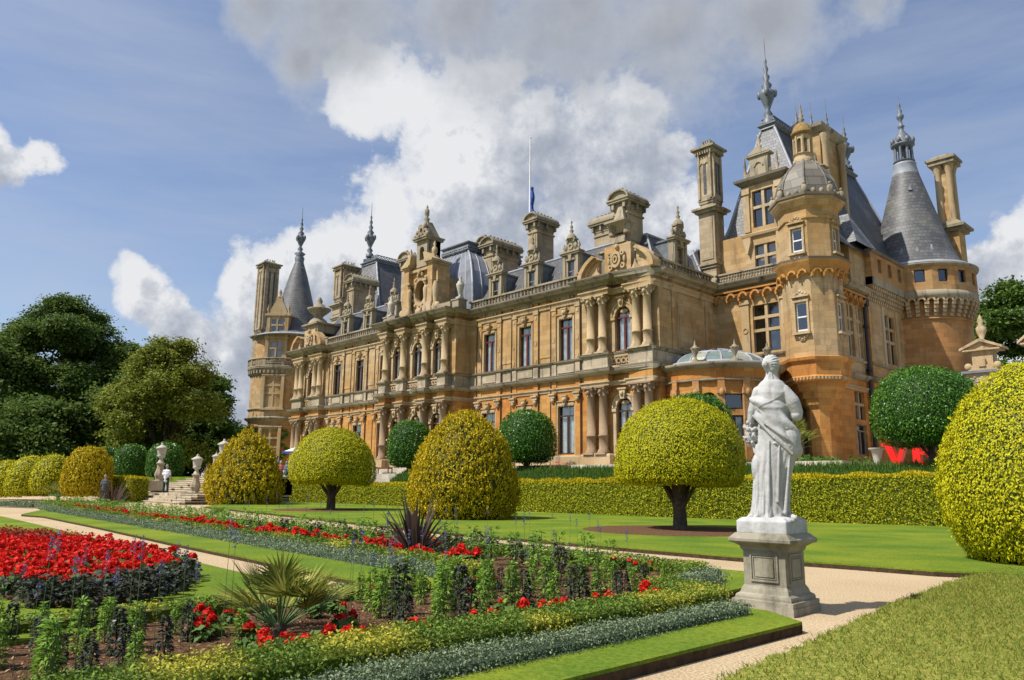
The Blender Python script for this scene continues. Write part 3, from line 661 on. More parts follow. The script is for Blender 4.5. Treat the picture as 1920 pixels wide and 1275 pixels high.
    # upper storey above the recessed wall, chimney and dormer bay
    Fu = Fr(0, 54.9, 0)
    uh = [(-29.3, -27.55, 18.65, 20.75)]
    wb.wall(Fu, -34.6, -25.5, 17.8, 22.0, [], 0)
    Fd = Fr(0, 54.35, 0)
    wb.wall(Fd, -30.1, -26.6, 17.8, 25.9, [(-29.3, -27.5, 18.6, 20.75), (-29.3, -27.5, 22.2, 25.3)], 0, .3)
    wb.wall(Fr(-30.1, 58.0, -90), 0, 3.65, 17.8, 25.9); wb.wall(Fr(-26.6, 54.35, 90), 0, 3.65, 17.8, 25.9)
    cross_window(Fd, -28.4, 18.6, 20.75, 1.8, 2); cross_window(Fd, -28.4, 22.2, 25.3, 1.8, 2)
    for x in (-29.78, -26.95):
        tr.box(Fd, x-.26, x+.26, 0, .14, 21.9, 25.6); tr.box(Fd, x-.34, x+.34, 0, .22, 25.1, 25.6); tr.prism(Fd, [(x, 20.0), (x+.32, 21.0), (x+.32, 21.4), (x-.32, 21.4), (x-.32, 21.0)], .0, .3)
    bx = [(-30.1, 56.5), (-30.1, 54.35), (-26.6, 54.35), (-26.6, 56.5)]
    tr.sweep(bx, [(0, 21.45), (.2, 21.5), (.26, 21.7), (.1, 21.8), (0, 21.8)]); dk.sweep(bx, [(0, 25.8), (.2, 25.9), (.5, 26.15), (.55, 26.35), (-.3, 26.45)])
    dk.slab([(-30.4, 54.0), (-26.3, 54.0), (-26.3, 58.0), (-30.4, 58.0)], 26.3, 26.42)
    d = MB(); d.box(Fd, -29.35, -27.75, -.5, .05, 26.4, 28.3); d.archband(Fd, -28.55, 27.3, .3, .42, .05, .14); d.prism(Fd, [(-29.6, 28.3), (-27.5, 28.3), (-28.55, 28.95)], -.6, .2); d.box(Fd, -29.6, -27.5, -.6, .2, 28.2, 28.34)
    for x, h in ((-29.9, 28.2), (-27.1, 27.9), (-28.55, 29.6)):
        zb = 26.4 if h < 29 else 28.9
        d.lathe(Fd.P(x, -.2, 0)[:2], [(.22, zb), (.22, zb+.25), (.08, zb+.35), (.2, zb+.7), (.06, zb+.95), (.13, zb+1.15), (.03, h+.4)], 8)
    for x in (-29.55, -27.55): d.archband(Fd, x, 26.6, .05, .35, -.2, -.02, 0, 2*math.pi, 10)
    d.obj('dormer_crest', 'greytrim', H)
    # ---------- octagonal turret
    tc_ = (-24.95, 54.65)
    def octo(mb, prof, ap=None, c=tc_): mb.lathe(c, [(r/math.cos(math.pi/8), z) for r, z in prof], 8, False, math.pi/8, True)
    t1 = MB(); octo(t1, [(.85, 3.0), (.85, 7.4), (1.1, 7.6), (1.15, 8.0), (1.35, 8.1), (1.4, 8.5), (1.65, 8.6), (1.8, 9.1), (2.1, 9.2), (2.2, 9.5), (2.1, 9.6), (2.15, 10.55), (2.35, 10.7), (2.4, 10.9), (2.0, 11.0)]); t1.obj('turret_base', 'orange', H)
    dent = MB()
    for i in range(56):
        a = 2*math.pi*i/56; rr = 2.12/max(math.cos(((a+math.pi/8) % (math.pi/4))-math.pi/8), .9); dent.box(Fr(tc_[0]+rr*math.cos(a), tc_[1]+rr*math.sin(a), math.degrees(a)+90), -.06, .06, -.08, .1, 9.3, 9.5)
    dent.obj('dentil_course', 'trim', H)
    t2 = MB()
    faces = []
    ap = 1.98; sd = 2*ap*math.tan(math.pi/8)
    for k in range(8):
        a = k*45     # frame angle deg; outward normal = (sin, -cos)
        fr = Fr(tc_[0]+math.sin(R_(a))*ap, tc_[1]-math.cos(R_(a))*ap, a); faces.append(fr)
        hol = [(-.42, .42, 12.9, 15.0)] if k in (0, 2) else []
        hol2 = [(-.40, .40, 18.9, 20.65)] if k in (0, 2) else []
        t2.wall(fr, -sd/2, sd/2, 11.0, 17.2, hol, 0, .22); t2.wall(fr, -sd/2, sd/2, 18.0, 22.2, hol2, 0, .22)
        for hl in (hol, hol2):
            for a_, b_, c_, d_ in hl:
                window(fr, 0, c_, d_, b_-a_, 'sash', 'white', v=-.2, cur=None)
                for s_ in (-1, 1): tr.box(fr, *sorted((s_*.44, s_*.58)), 0, .1, c_-.1, d_+.1)
                tr.box(fr, -.6, .6, 0, .12, d_+.05, d_+.22); tr.box(fr, -.68, .68, 0, .26, d_+.4, d_+.5); tr.box(fr, -.66, .66, 0, .3, c_-.28, c_-.12)
                tr.prism(fr, [(-.6, d_+.5), (.6, d_+.5), (.1, d_+1.0), (-.1, d_+1.0)], 0, .12)
                for i in range(5): tr.ball(fr.P(-.4+.2*i, .1, d_+.62+.1*(2-abs(i-2))), .12, .08, .12, 6, 5)
                tr.prism(fr, [(-.5, c_-.32), (.5, c_-.32), (.12, c_-.75), (-.12, c_-.75)], 0, .1)
                for i in range(5): tr.ball(fr.P(-.36+.18*i, .1, c_-.42-.1*(2-abs(i-2))), .1, .08, .1, 6, 5)
    t2.obj('turret_wall', 'buff', H)
    t3 = MB(); octo(t3, [(2.0, 17.0), (2.15, 17.1), (2.35, 17.5), (2.55, 17.9), (2.6, 18.05), (2.0, 18.12)])
    for k in range(8):
        for j in range(2):
            t3.archband(faces[k], (-.5+j)*sd*.5+0*sd, 17.1, .2, .33, .0, .42, 0, math.pi, 8)
            t3.box(faces[k], (j-1)*sd*.5+.0, (j-1)*sd*.5+.1, 0, .4, 16.8, 17.1)
    t3.obj('turret_corbel_table', 'orange', H)
    t4 = MB(); octo(t4, [(2.6, 18.05), (2.65, 18.2), (2.0, 18.3)]); octo(t4, [(2.48, 22.9), (2.6, 22.98), (2.62, 23.15), (2.1, 23.25)]); t4.obj('turret_string_course', 'dark', H)
    t5 = MB(); octo(t5, [(1.96, 21.28), (2.1, 21.35), (2.1, 21.5), (2.0, 21.55), (2.0, 22.1), (2.2, 22.3), (2.5, 22.8), (2.5, 22.92)]); t5.obj('turret_cornice', 'buff', H)
    t6 = MB(); octo(t6, [(2.1, 23.2), (2.08, 23.9), (1.9, 24.7), (1.5, 25.5), (1.0, 26.1), (.75, 26.4), (.72, 26.6)])
    for k in range(8):
        a = math.pi/8+k*math.pi/4; prof = [(2.1, 23.2), (2.08, 23.9), (1.9, 24.7), (1.5, 25.5), (1.0, 26.1), (.8, 26.35)]
        for (r0, z0), (r1, z1) in zip(prof, prof[1:]):
            r0 /= math.cos(math.pi/8); r1 /= math.cos(math.pi/8); t6.tube((tc_[0]+r0*math.cos(a), tc_[1]+r0*math.sin(a), z0), (tc_[0]+r1*math.cos(a), tc_[1]+r1*math.sin(a), z1), .08, .08, 6)
    t6.obj('turret_dome', 'dome', H)
    t7 = MB()
    for k in range(24):
        a = 2*math.pi*(k+.5)/24; rr = 2.3/math.cos(((a+math.pi/8) % (math.pi/4))-math.pi/8); p = (tc_[0]+rr*math.cos(a), tc_[1]+rr*math.sin(a))
        big = k % 3 == 1; t7.ball((p[0], p[1], 23.45 if big else 23.35), .26 if big else .18, .26 if big else .18, .42 if big else .25, 8, 6)
        if big: t7.ball((p[0], p[1], 23.95), .13, .13, .14, 7, 5)
        t7.ball((p[0]*.999, p[1], 23.3), .16, .16, .12, 6, 5)
    t7.obj('carved_cresting', 'greytrim', H)
    t8 = MB(); t8.lathe(tc_, [(.78, 26.4), (.80, 26.7), (.72, 26.8), (.72, 27.0), (.82, 27.1)], 12)
    for k in range(8):
        a = k*math.pi/4; fr = Fr(tc_[0]+.6*math.sin(a), tc_[1]-.6*math.cos(a), math.degrees(a)); hw = .6*math.tan(math.pi/8)
        t8.wall(fr, -hw, hw, 27.0, 28.8, [(-.14, .14, 27.25, 28.4)], 0, .2); t8.archfill(fr, -.14, .14, 28.26, 28.4, -.2, 0, 6); t8.box(fr, -hw-.02, -hw+.08, 0, .08, 27.1, 28.6)
    t8.lathe(tc_, [(.3, 27.0), (.3, 28.9)], 8)
    t8.obj('lantern', 'trim', H)
    t9 = MB(); t9.lathe(tc_, [(.62, 28.7), (.84, 28.85), (.84, 28.97), (.74, 29.05), (.66, 29.4), (.45, 29.7), (.2, 29.85)], 14); t9.obj('lantern_cap', 'lichen', H)
    ta = MB(); ta.lathe(tc_, [(.2, 29.8), (.12, 29.95), (.26, 30.1), (.1, 30.25), (.2, 30.5), (.08, 30.6), (.14, 30.85), (.05, 31.0), (.09, 31.2), (.02, 31.5)], 10); ta.obj('finial', 'greytrim', H)
    # ---------- east side wall
    eh_f = [(60.0, 61.15, 12.0, 16.2), (61.75, 62.7, 12.0, 16.2)]
    eh_g = [(60.3, 62.2, 4.2, 6.6), (60.3, 62.2, 7.0, 9.2)]
    wo.wall(Fe, 55.5, 63.6, 3.0, 10.3, [eh_g[0], eh_g[1]], 0); wb.wall(Fe, 55.5, 63.6, 10.3, 17.3, eh_f, 0)
    for a, b, c, d_ in eh_f: cross_window(Fe, (a+b)/2, c, d_, b-a, 3)
    cross_window(Fe, 61.25, 7.0, 9.2, 1.9, 2); window(Fe, 61.25, 4.2, 6.6, 1.9, 'tall', 'woodgrey', cur=None)
    Fp = Fr(-24.35, 0, 90)
    wo.wall(Fp, 63.5, 72.5, 3.0, 10.3, [], 0); wb.wall(Fp, 63.5, 72.5, 10.3, 18.3, [(66.7, 68.9, 12.1, 16.3)], 0)
    cross_window(Fp, 67.8, 12.1, 16.3, 2.2, 3)
    for u in (66.3, 69.3): tr.box(Fp, u-.22, u+.22, 0, .1, 11.8, 16.9)
    wo.wall(Fr(0, 63.5, 0), -24.7, -24.35, 3.0, 18.3)
    ep = [(-24.7, 56.2), (-24.7, 63.5), (-24.35, 63.5), (-24.35, 72.4)]
    for p_, m_ in ((P_GENT, tr), (P_STR, gt), (P_SILL, gt)): m_.sweep(ep, p_)
    gt.sweep(ep[:2], P_CORN); corbels(Fe, 56.4, 63.3, 16.45, 17.2, .9, wo)
    balustrade([(-24.6, 56.9), (-24.6, 63.3)])
    # attic on corbels
    Fa = Fr(-23.75, 0, 90); at = MB(); at.wall(Fa, 63.2, 72.6, 18.9, 21.1, [(u-.38, u+.38, 19.5, 20.7) for u in (65.0, 67.2, 69.4, 71.4)], 0, .35); at.wall(Fr(0, 63.2, 0), -27.5, -23.75, 17.8, 21.1, [(-26.6, -25.6, 18.6, 20.1)], 0, .3)
    at.obj('attic_wall', 'mid', H)
    for u in (65.0, 67.2, 69.4, 71.4): window(Fa, u, 19.5, 20.7, .76, 'plain', 'woodgrey', v=-.32, cur=None)
    window(Fr(0, 63.2, 0), -26.1, 18.6, 20.1, 1.0, 'plain', 'woodgrey', v=-.28, cur=None)
    ab = MB(); ab.box(Fp, 63.2, 72.6, 0, .66, 18.25, 18.9); ab.obj('pale_band', 'greytrim', H)
    cbm = MB(); n = 22
    for i in range(n):
        u = 63.4+9.0*i/(n-1)
        for j in range(4): cbm.box(Fp, u-.1, u+.1, 0, .15+.14*j, 17.0+.31*j, 17.28+.31*j)
    cbm.obj('corbel_course', 'trim', H)
    dk.sweep([(-23.75, 63.2), (-23.75, 72.6)], [(-.2, 21.05), (.12, 21.05), (.22, 21.25), (-.2, 21.3)]); dk.sweep([(-27.5, 63.2), (-23.75, 63.2)], [(-.2, 21.05), (.12, 21.05), (.22, 21.25), (-.2, 21.3)])
    # rain pipe with hopper
    p = MB(); p.lathe((-24.45, 62.95), [(.15, 3.2), (.15, 16.6)], 10); p.box(None, -24.7, -24.15, 62.7, 63.2, 16.4, 17.0)
    for z in (6.6, 10.9, 11.0, 14.6): p.lathe((-24.45, 62.95), [(.22, z), (.22, z+.22)], 10)
    p.obj('drainpipe_or_shadow_line', 'pipe', H)
    # ---------- big round tower
    RC = (-24.4, 75.2); rt = MB()
    rt.lathe(RC, [(4.3, 3.0), (4.3, 16.3)], 56); rt.lathe(RC, [(4.3, 16.3), (4.42, 16.35), (4.42, 16.5), (4.3, 16.55), (4.3, 18.0)], 56); rt.obj('round_tower_wall', 'mid', H)
    rb = MB(); nb = 40
    for i in range(nb):
        a = 2*math.pi*i/nb; fr = Fr(RC[0]+4.3*math.cos(a), RC[1]+4.3*math.sin(a), math.degrees(a)+90)
        for j in range(4): rb.box(fr, -.17, .17, -.05, .14+.15*j, 16.6+.33*j, 16.9+.33*j)
        rb.archband(fr, .36, 17.9, .2, .36, .1, .62, 0, math.pi, 5)
    rb.obj('tower_corbels', 'trim', H)
    rg_ = MB(); rg_.lathe(RC, [(4.7, 18.1), (4.98, 18.2), (4.98, 18.85), (4.85, 18.9)], 56); rg_.obj('tower_band', 'greytrim', H)
    ra = MB(); NW = 16
    for k in range(NW):
        a = 360/NW*k; ap2 = 4.85; hw = ap2*math.tan(math.pi/NW); fr = Fr(RC[0]+ap2*math.sin(R_(a)), RC[1]-ap2*math.cos(R_(a)), a)
        ra.wall(fr, -hw, hw, 18.85, 21.1, [(-.42, .42, 19.6, 20.75)], 0, .3); window(fr, 0, 19.6, 20.75, .84, 'plain', 'pipe', v=-.28, cur=None) if k in (0, 1, 2, 15, 3, 4) else inner.box(fr, -.45, .45, -.5, -.3, 19.5, 20.8)
    ra.obj('tower_attic', 'mid', H)
    rr = MB(); rr.lathe(RC, [(4.8, 21.0), (5.15, 21.15), (5.2, 21.3), (4.9, 21.35)], 56); rr.obj('tower_eaves', 'greytrim', H)
    rc = MB(); rc.lathe(RC, [(5.2, 21.34), (4.5, 21.65), (3.85, 22.3), (3.35, 23.6), (2.5, 26.6), (1.75, 29.3), (1.12, 31.6)], 56); rc.obj('conical_roof', 'slatecone', H)
    rl = MB(); rl.lathe(RC, [(5.18, 21.33), (4.75, 21.62), (4.7, 21.66)], 56); rl.lathe(RC, [(1.19, 31.4), (1.0, 32.4), (1.05, 32.5), (.95, 32.6)], 24)
    vt = [(3.5, -1.5, 22.8), (3.55, -1.15, 22.8), (3.5, -.8, 22.9), (1.75, -1.1, 29.3)]
    for r_, a_, z_ in vt: rl.prism(Fr(RC[0]+r_*math.cos(a_), RC[1]+r_*math.sin(a_), math.degrees(a_)+90), [(-.16, z_), (.16, z_), (0, z_+.5)], -.3, .12)
    rl.obj('lead_flashing', 'leadpale', H)
    rn = MB(); rn.lathe(RC, [(1.2, 32.7), (1.35, 33.0), (1.25, 33.1), (1.1, 33.2), (1.1, 33.9), (1.3, 34.0), (1.3, 34.15)], 16)
    for i in range(8):
        a = i*math.pi/4; rn.tube((RC[0]+1.05*math.cos(a), RC[1]+1.05*math.sin(a), 34.1), (RC[0]+1.0*math.cos(a), RC[1]+1.0*math.sin(a), 36.5), .2, .17, 8)
        rn.ball((RC[0]+1.3*math.cos(a), RC[1]+1.3*math.sin(a), 37.2), .28, .28, .5, 8, 6)
    rn.lathe(RC, [(.35, 34.1), (.35, 36.5)], 8)
    rn.lathe(RC, [(1.1, 36.3), (1.45, 36.6), (1.45, 36.8), (1.1, 36.9), (1.1, 37.6), (.7, 38.4), (.3, 39.0), (.3, 39.5), (.45, 39.7), (.3, 39.9), (.16, 40.6), (.4, 41.0), (.5, 41.4), (.2, 41.8), (.3, 42.2), (.1, 42.6), (.2, 43.0), (.06, 43.5), (.03, 44.6)], 14)
    rn.v = [(RC[0]+(x-RC[0])*.74, RC[1]+(y-RC[1])*.74, 31.9+(z-32.7)*0.66) for x, y, z in rn.v]
    rn.obj('roof_lantern', 'leaddark', H)
    return H, dict(wo=wo, wb=wb, tr=tr, gt=gt, dk=dk, gr=gr, pil=pil, inner=inner, F0=F0, Fc=Fc, Fs=Fs, balustrade=balustrade, window=window, cross_window=cross_window, path=path, XR=XR, XL=XL, corbels=corbels, CX=CX)
def finial(mb, c, z0, z1, r=0.3, n=10):
    h = z1-z0
    prof = [(r*.9, z0), (r*.9, z0+h*.05), (r*.4, z0+h*.08), (r*.7, z0+h*.12), (r*.3, z0+h*.17), (r*.55, z0+h*.22), (r*1.15, z0+h*.33), (r*1.2, z0+h*.37), (r*.5, z0+h*.41), (r*.8, z0+h*.45), (r*.3, z0+h*.5),
            (r*.55, z0+h*.55), (r*.2, z0+h*.59), (r*.4, z0+h*.64), (r*.15, z0+h*.69), (r*.25, z0+h*.73), (r*.08, z0+h*.77), (r*.04, z1)]
    mb.lathe(c, prof, n)
    for i in range(4):
        a = i*math.pi/2+.4; mb.ball((c[0]+r*1.1*math.cos(a), c[1]+r*1.1*math.sin(a), z0+h*.35), r*.4, r*.4, r*.7, 6, 5)
def finish_manor():
    H, K = build_manor()
    wo, wb, tr, gt, dk, gr, pil, inner = (K[k] for k in ('wo', 'wb', 'tr', 'gt', 'dk', 'gr', 'pil', 'inner'))
    F0, Fc, Fs, balustrade, window, cross_window = (K[k] for k in ('F0', 'Fc', 'Fs', 'balustrade', 'window', 'cross_window'))
    XR, CX = K['XR'], K['CX']
    # balustrades
    balustrade([(-54.2, 45.75), (-39.7, 45.75)]); balustrade([(-80.7, 45.75), (-66.2, 45.75)])
    balustrade([(XR-.05, 46.2), (XR-.05, 53.7)]); 
    bp = MB()      # pierced scroll parapet over the recessed wall
    bp.sweep([(XR+.2, 53.85), (-26.9, 53.85)], [(-.15, 17.9), (.15, 17.9), (.15, 18.02), (-.15, 18.02)]); bp.sweep([(XR+.2, 53.85), (-26.9, 53.85)], [(-.15, 18.62), (.18, 18.62), (.18, 18.75), (-.15, 18.75)])
    fb = Fr(0, 53.85, 0)
    for i in range(22):
        c = XR+.4+i*.25
        bp.archband(fb, c, 18.32, .1, .19, -.06, .08, 0, 2*math.pi, 8)
        bp.prism(fb, [(c-.06, 18.0), (c+.02, 18.0), (c+.22, 18.62), (c+.12, 18.62)], -.05, .07)
    bp.obj('scroll_parapet', 'greytrim', H)
    pb = MB()
    for x0, x1, y in ((-40.4, -39.4, 45.6), (XR-.45, XR+.15, 45.5), (-55.0, -54.0, 44.2), (-66.4, -65.4, 44.2), (-81.0, -80.2, 45.6)):
        pb.box(None, x0, x1, y-.1, y+.9, 17.9, 18.9); pb.box(None, x0-.07, x1+.07, y-.17, y+.97, 18.75, 18.88)
    pb.box(None, -65.4, -64.0, 43.9, 44.5, 17.9, 18.7); pb.box(None, -57.0, -55.0, 43.9, 44.5, 17.9, 18.7)
    pb.obj('parapet_block', 'greytrim', H)
    # ------------------------------------------------ mansard roofs over the main range
    def mansard(name, x0, x1, y0, y1, z0, z1, ins, ends=(1, 1), mat='slate', insx=None):
        b = MB(); ix = insx or ins; X0, X1 = x0+(ix if ends[0] else 0), x1-(ix if ends[1] else 0); Y0, Y1 = y0+ins, y1-ins
        b.add([(x0, y0, z0), (x1, y0, z0), (x1, y1, z0), (x0, y1, z0), (X0, Y0, z1), (X1, Y0, z1), (X1, Y1, z1), (X0, Y1, z1)], [(0, 1, 5, 4), (1, 2, 6, 5), (2, 3, 7, 6), (3, 0, 4, 7), (4, 5, 6, 7)])
        o = b.obj(name, mat, H)
        l = MB(); rim = [(X0, Y0, z1), (X1, Y0, z1), (X1, Y1, z1), (X0, Y1, z1)]
        for i in range(4): l.tube(rim[i], rim[(i+1) % 4], .13, .13, 8)
        if ends[0]: l.tube((x0, y0, z0), (X0, Y0, z1), .09, .09, 6); l.tube((x0, y1, z0), (X0, Y1, z1), .09, .09, 6)
        if ends[1]: l.tube((x1, y0, z0), (X1, Y0, z1), .09, .09, 6); l.tube((x1, y1, z0), (X1, Y1, z1), .09, .09, 6)
        l.obj('lead_ridge', 'leadpale', o); return o
    mansard('slate_roof', -54.6, -33.3, 46.55, 57, 17.95, 22.2, 3.0, (0, 1))
    mansard('slate_roof', -87.6, -65.6, 46.55, 57, 17.95, 22.4, 3.0, (1, 0))
    mansard('slate_roof', -38.0, -33.3, 53.0, 60, 18.6, 22.0, 2.6, (1, 1))
    l = MB(); l.lathe((-43.0, 50.5), [(.01, 22.2)], 3, cap=False) if False else None
    # ------------------------------------------------ square lead dome
    d = MB(); prof = [(0, 18.2), (.05, 19.6), (.32, 21.2), (.9, 22.7), (1.75, 24.1), (2.6, 25.0), (3.3, 25.5)]
    x0, x1, y0, y1 = -65.4, -55.0, 46.7, 58.0; ky = .62; ribs = MB()
    rings = [[(x0+t, y0+t*ky), (x1-t, y0+t*ky), (x1-t, y1-t*ky), (x0+t, y1-t*ky)] for t, z in prof]
    for (ra, (ta, za)), (rb, (tb, zb)) in zip(zip(rings, prof), zip(rings[1:], prof[1:])):
        for i in range(4):
            j = (i+1) % 4; d.add([(*ra[i], za), (*ra[j], za), (*rb[j], zb), (*rb[i], zb)], [(0, 1, 2, 3)], False)
            for k in range(9):
                f = k/9
                pa = (ra[i][0]+(ra[j][0]-ra[i][0])*f, ra[i][1]+(ra[j][1]-ra[i][1])*f, za); pb2 = (rb[i][0]+(rb[j][0]-rb[i][0])*f, rb[i][1]+(rb[j][1]-rb[i][1])*f, zb)
                ribs.tube(pa, pb2, .06 if k else .12, None, 6)
    o = d.obj('lead_dome', 'lead', H); ribs.obj('lead_roll', 'leadpale', o)
    g = MB(); t = 3.2; X0, X1, Y0, Y1 = x0+t, x1-t, y0+t*ky, y1-t*ky
    rim = [(X0, Y0), (X1, Y0), (X1, Y1), (X0, Y1)]; g.sweep(rim, [(-.2, 25.75), (.25, 25.8), (.1, 26.15), (.3, 26.3), (.3, 26.42), (-.3, 26.5)], True)
    for a, b_ in zip(rim, rim[1:]+rim[:1]):
        n = int(math.dist(a, b_)/.34)
        for i in range(n): f = i/n; g.ball((a[0]+(b_[0]-a[0])*f, a[1]+(b_[1]-a[1])*f, 25.62), .3, .3, .22+.08*(i % 2), 6, 5)
    g.slab(rim, 26.3, 26.42); g.obj('dome_cresting', 'leaddark', o)
    # ------------------------------------------------ steep pavilion roofs with cresting and finials
    def steep(name, base, z0, top, z1, mat='slate', flare=.8, front='slate_pale_lit', cz=.9):
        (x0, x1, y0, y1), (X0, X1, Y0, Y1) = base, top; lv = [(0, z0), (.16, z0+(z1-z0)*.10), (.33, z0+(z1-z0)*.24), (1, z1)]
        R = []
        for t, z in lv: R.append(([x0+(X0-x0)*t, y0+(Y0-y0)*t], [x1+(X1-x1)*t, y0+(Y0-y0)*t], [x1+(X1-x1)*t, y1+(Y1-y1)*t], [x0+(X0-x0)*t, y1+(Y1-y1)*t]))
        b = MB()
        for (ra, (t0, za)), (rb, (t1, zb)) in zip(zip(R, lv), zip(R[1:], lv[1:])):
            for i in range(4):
                j = (i+1) % 4; b.mi = 1 if i == 0 and front else 0; b.quad((*ra[i], za), (*ra[j], za), (*rb[j], zb), (*rb[i], zb))  # front slope paler: the sunlight on it is put into the slate colour
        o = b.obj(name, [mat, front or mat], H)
        l = MB()
        for (ra, (t0, za)), (rb, (t1, zb)) in zip(zip(R, lv), zip(R[1:], lv[1:])):
            for i in range(4): l.tube((*ra[i], za), (*rb[i], zb), .13, .13, 6)
        rm = [tuple(p) for p in R[-1]]
        l.obj('hip_flashing', 'leadpale', o)
        c = MB(); c.sweep(rm, [(-.1, z1-.25), (.2, z1-.2), (.12, z1), (.3, z1+.15), (.3, z1+.28), (-.1, z1+.32)], True); c.slab(rm, z1, z1+.1)
        for a, b_ in zip(rm, rm[1:]+rm[:1]):
            L = math.dist(a, b_); n = max(2, int(L/.45)); ang = math.degrees(math.atan2(b_[1]-a[1], b_[0]-a[0])); f = Fr(a[0], a[1], ang)
            c.box(f, 0, L, -.06, .04, z1+.3, z1+.4); c.box(f, 0, L, -.06, .04, z1+cz-.1, z1+cz)
            for i in range(n): c.archband(f, (i+.5)*L/n, z1+.33+(cz-.4)/2, .12, .2, -.05, .03, 0, 2*math.pi, 8)
        c.obj('roof_cresting', 'leaddark', o); return o
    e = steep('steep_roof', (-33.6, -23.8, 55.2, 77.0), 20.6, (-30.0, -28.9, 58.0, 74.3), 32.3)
    for (x, y, za, zb, r) in ((-29.45, 58.2, 32.5, 40.8, .58), (-29.0, 62.6, 32.9, 35.9, .34), (-29.0, 65.6, 32.9, 37.3, .34), (-29.0, 69.0, 32.9, 38.9, .38), (-29.1, 73.2, 32.9, 38.8, .58)):
        f = MB(); finial(f, (x, y), za, zb, r); f.obj('roof_finial', 'leaddark', e)
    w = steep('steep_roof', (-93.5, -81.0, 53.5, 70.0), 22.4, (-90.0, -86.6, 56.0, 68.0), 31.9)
    f = MB(); finial(f, (-88.4, 56.0), 32.8, 40.8, .62); f.obj('roof_finial', 'leaddark', w)
    # small flared roof beside the turret
    f = MB(); f.add([(-27.6, 60.2, 21.2), (-23.6, 60.2, 21.2), (-23.6, 64.5, 21.2), (-27.6, 64.5, 21.2), (-26.4, 62.9, 24.6), (-25.2, 62.9, 24.6)], [(0, 1, 5, 4), (1, 2, 5), (3, 0, 4), (2, 3, 4, 5)]); f.obj('small_hip_roof', 'slate_pale_lit', H)
    wbk = MB(); wbk.box(None, -27.6, -24.3, 60.3, 63.2, 17.8, 21.2); wbk.obj('upper_wall', 'buff', H)
    # ------------------------------------------------ stone dormers
    def dormer(x, y, ang=0, z0=18.0, zt=21.3, zf=24.2, wd=1.75, parent=H):
        fr = Fr(0, 0, 0); b = MB(); h = wd/2
        b.wall(fr, -h, h, 0, zt-z0, [(-.36, .36, .75, zt-z0-.75)], 0, .3)
        for s_ in (-1, 1): b.box(fr, *sorted((s_*h, s_*(h-.3))), 0, .1, 0, zt-z0-.25); b.lathe((s_*(h+.25), .0), [(.16, 0), (.16, .3), (.07, .5), (.18, .9), (.05, 1.3), (.02, 1.9)], 8)
        b.box(fr, -.5, .5, 0, .12, zt-z0-.7, zt-z0-.55); b.box(fr, -h-.05, -h+.02, -.5, 0, 0, zt-z0); b.box(fr, h-.02, h+.05, -.5, 0, 0, zt-z0)
        b.prism(fr, [(-.12, zt-z0-.75), (.12, zt-z0-.75), (.2, zt-z0-.2), (-.2, zt-z0-.2)], 0, .2)
        o = b.obj('dormer', 'greytrim', parent); o.location = (x, y, z0); o.rotation_euler = (0, 0, R_(ang))
        t = MB(); q = zt-z0; t.box(fr, -h-.2, h+.2, -.5, .22, q-.2, q-.05); t.box(fr, -h-.28, h+.28, -.5, .3, q-.05, q+.08)
        t.prism(fr, [(-h, q+.08), (h, q+.08), (h*.62, q+.75), (h*.45, q+1.1), (-h*.45, q+1.1), (-h*.62, q+.75)], -.35, .02)
        t.archband(fr, 0, q+.55, .16, .3, 0, .1, 0, 2*math.pi, 10); t.box(fr, -h*.6, h*.6, -.4, .1, q+1.08, q+1.22)
        for s_ in (-1, 1):
            t.lathe((s_*h*.98, .1), [(.12, q+.08), (.06, q+.3), (.15, q+.55), (.03, q+.9)], 7); t.ball((s_*h*.62, .0, q+.5), .2, .14, .3, 7, 5); t.ball((s_*h*.4, 0, q+1.0), .14, .14, .2, 6, 5)
        e_ = zf-z0; t.lathe((0, .1), [(.46, q+1.2), (.42, q+1.45), (.2, q+1.7), (.1, q+1.8), (.2, q+1.95), (.07, q+2.1), (.15, q+2.3), (.04, q+2.5), (.1, e_-.15), (.02, e_)], 10)
        t.obj('dormer_crest', 'greytrim', o)
        c = MB(); c.box(fr, -h+.05, h-.05, -3.2, -.45, .8, q-.15); c.box(fr, -h-.05, h+.05, -3.2, -.48, q-.2, q-.05); c.obj('dormer_cheek', 'leaddark', o)
        g = MB(); g.quad((-.36, .16, .75), (.36, .16, .75), (.36, .16, q-.75), (-.36, .16, q-.75)); g.obj('pane', 'glass', o)
        g = MB(); g.box(fr, -.4, .4, -.45, -.4, .7, q-.6); g.box(fr, -.36, .36, -.2, -.1, (q)/2-.04, q/2+.04); g.obj('window_frame', 'woodgrey', o)
        return o
    d0 = dormer(-51.75, 46.75)
    def dd(x, y, ang=0, z=18.0, sc_=1.0):
        o = d0.copy(); COL.objects.link(o); o.location = (x, y, z); o.rotation_euler = (0, 0, R_(ang)); o.scale = (sc_,)*3
        for ch in list(d0.children): c = ch.copy(); COL.objects.link(c); c.parent = o
    for x in (-46.95, -42.2, -68.65, -73.5, -78.3): dd(x, 46.75)
    dd(-33.6, 50.3, 90)
    # ------------------------------------------------ chimneys
    def chimney_arch(name, x, y, z0, z1, wx, wy, along='y', mat='chim'):
        """slab chimney with a barrel-topped cap; long axis along x or y. z1 = cornice level"""
        b = MB(); fr = Fr(x, y, 0) if along == 'y' else Fr(x, y, 90)
        w, L = (wx, wy) if along == 'y' else (wy, wx)
        # local: u across the narrow face (w), -v along the length
        b.box(fr, -w/2, w/2, -L, 0, z0, z1-.9); b.box(fr, -w/2-.08, w/2+.08, -L-.08, .08, z0, z0+.5)
        b.box(fr, -w/2+.18, w/2-.18, 0, .05, z0+.9, z1-1.5); b.box(fr, w/2, w/2+.05, -L+.3, -.3, z0+.9, z1-1.6)
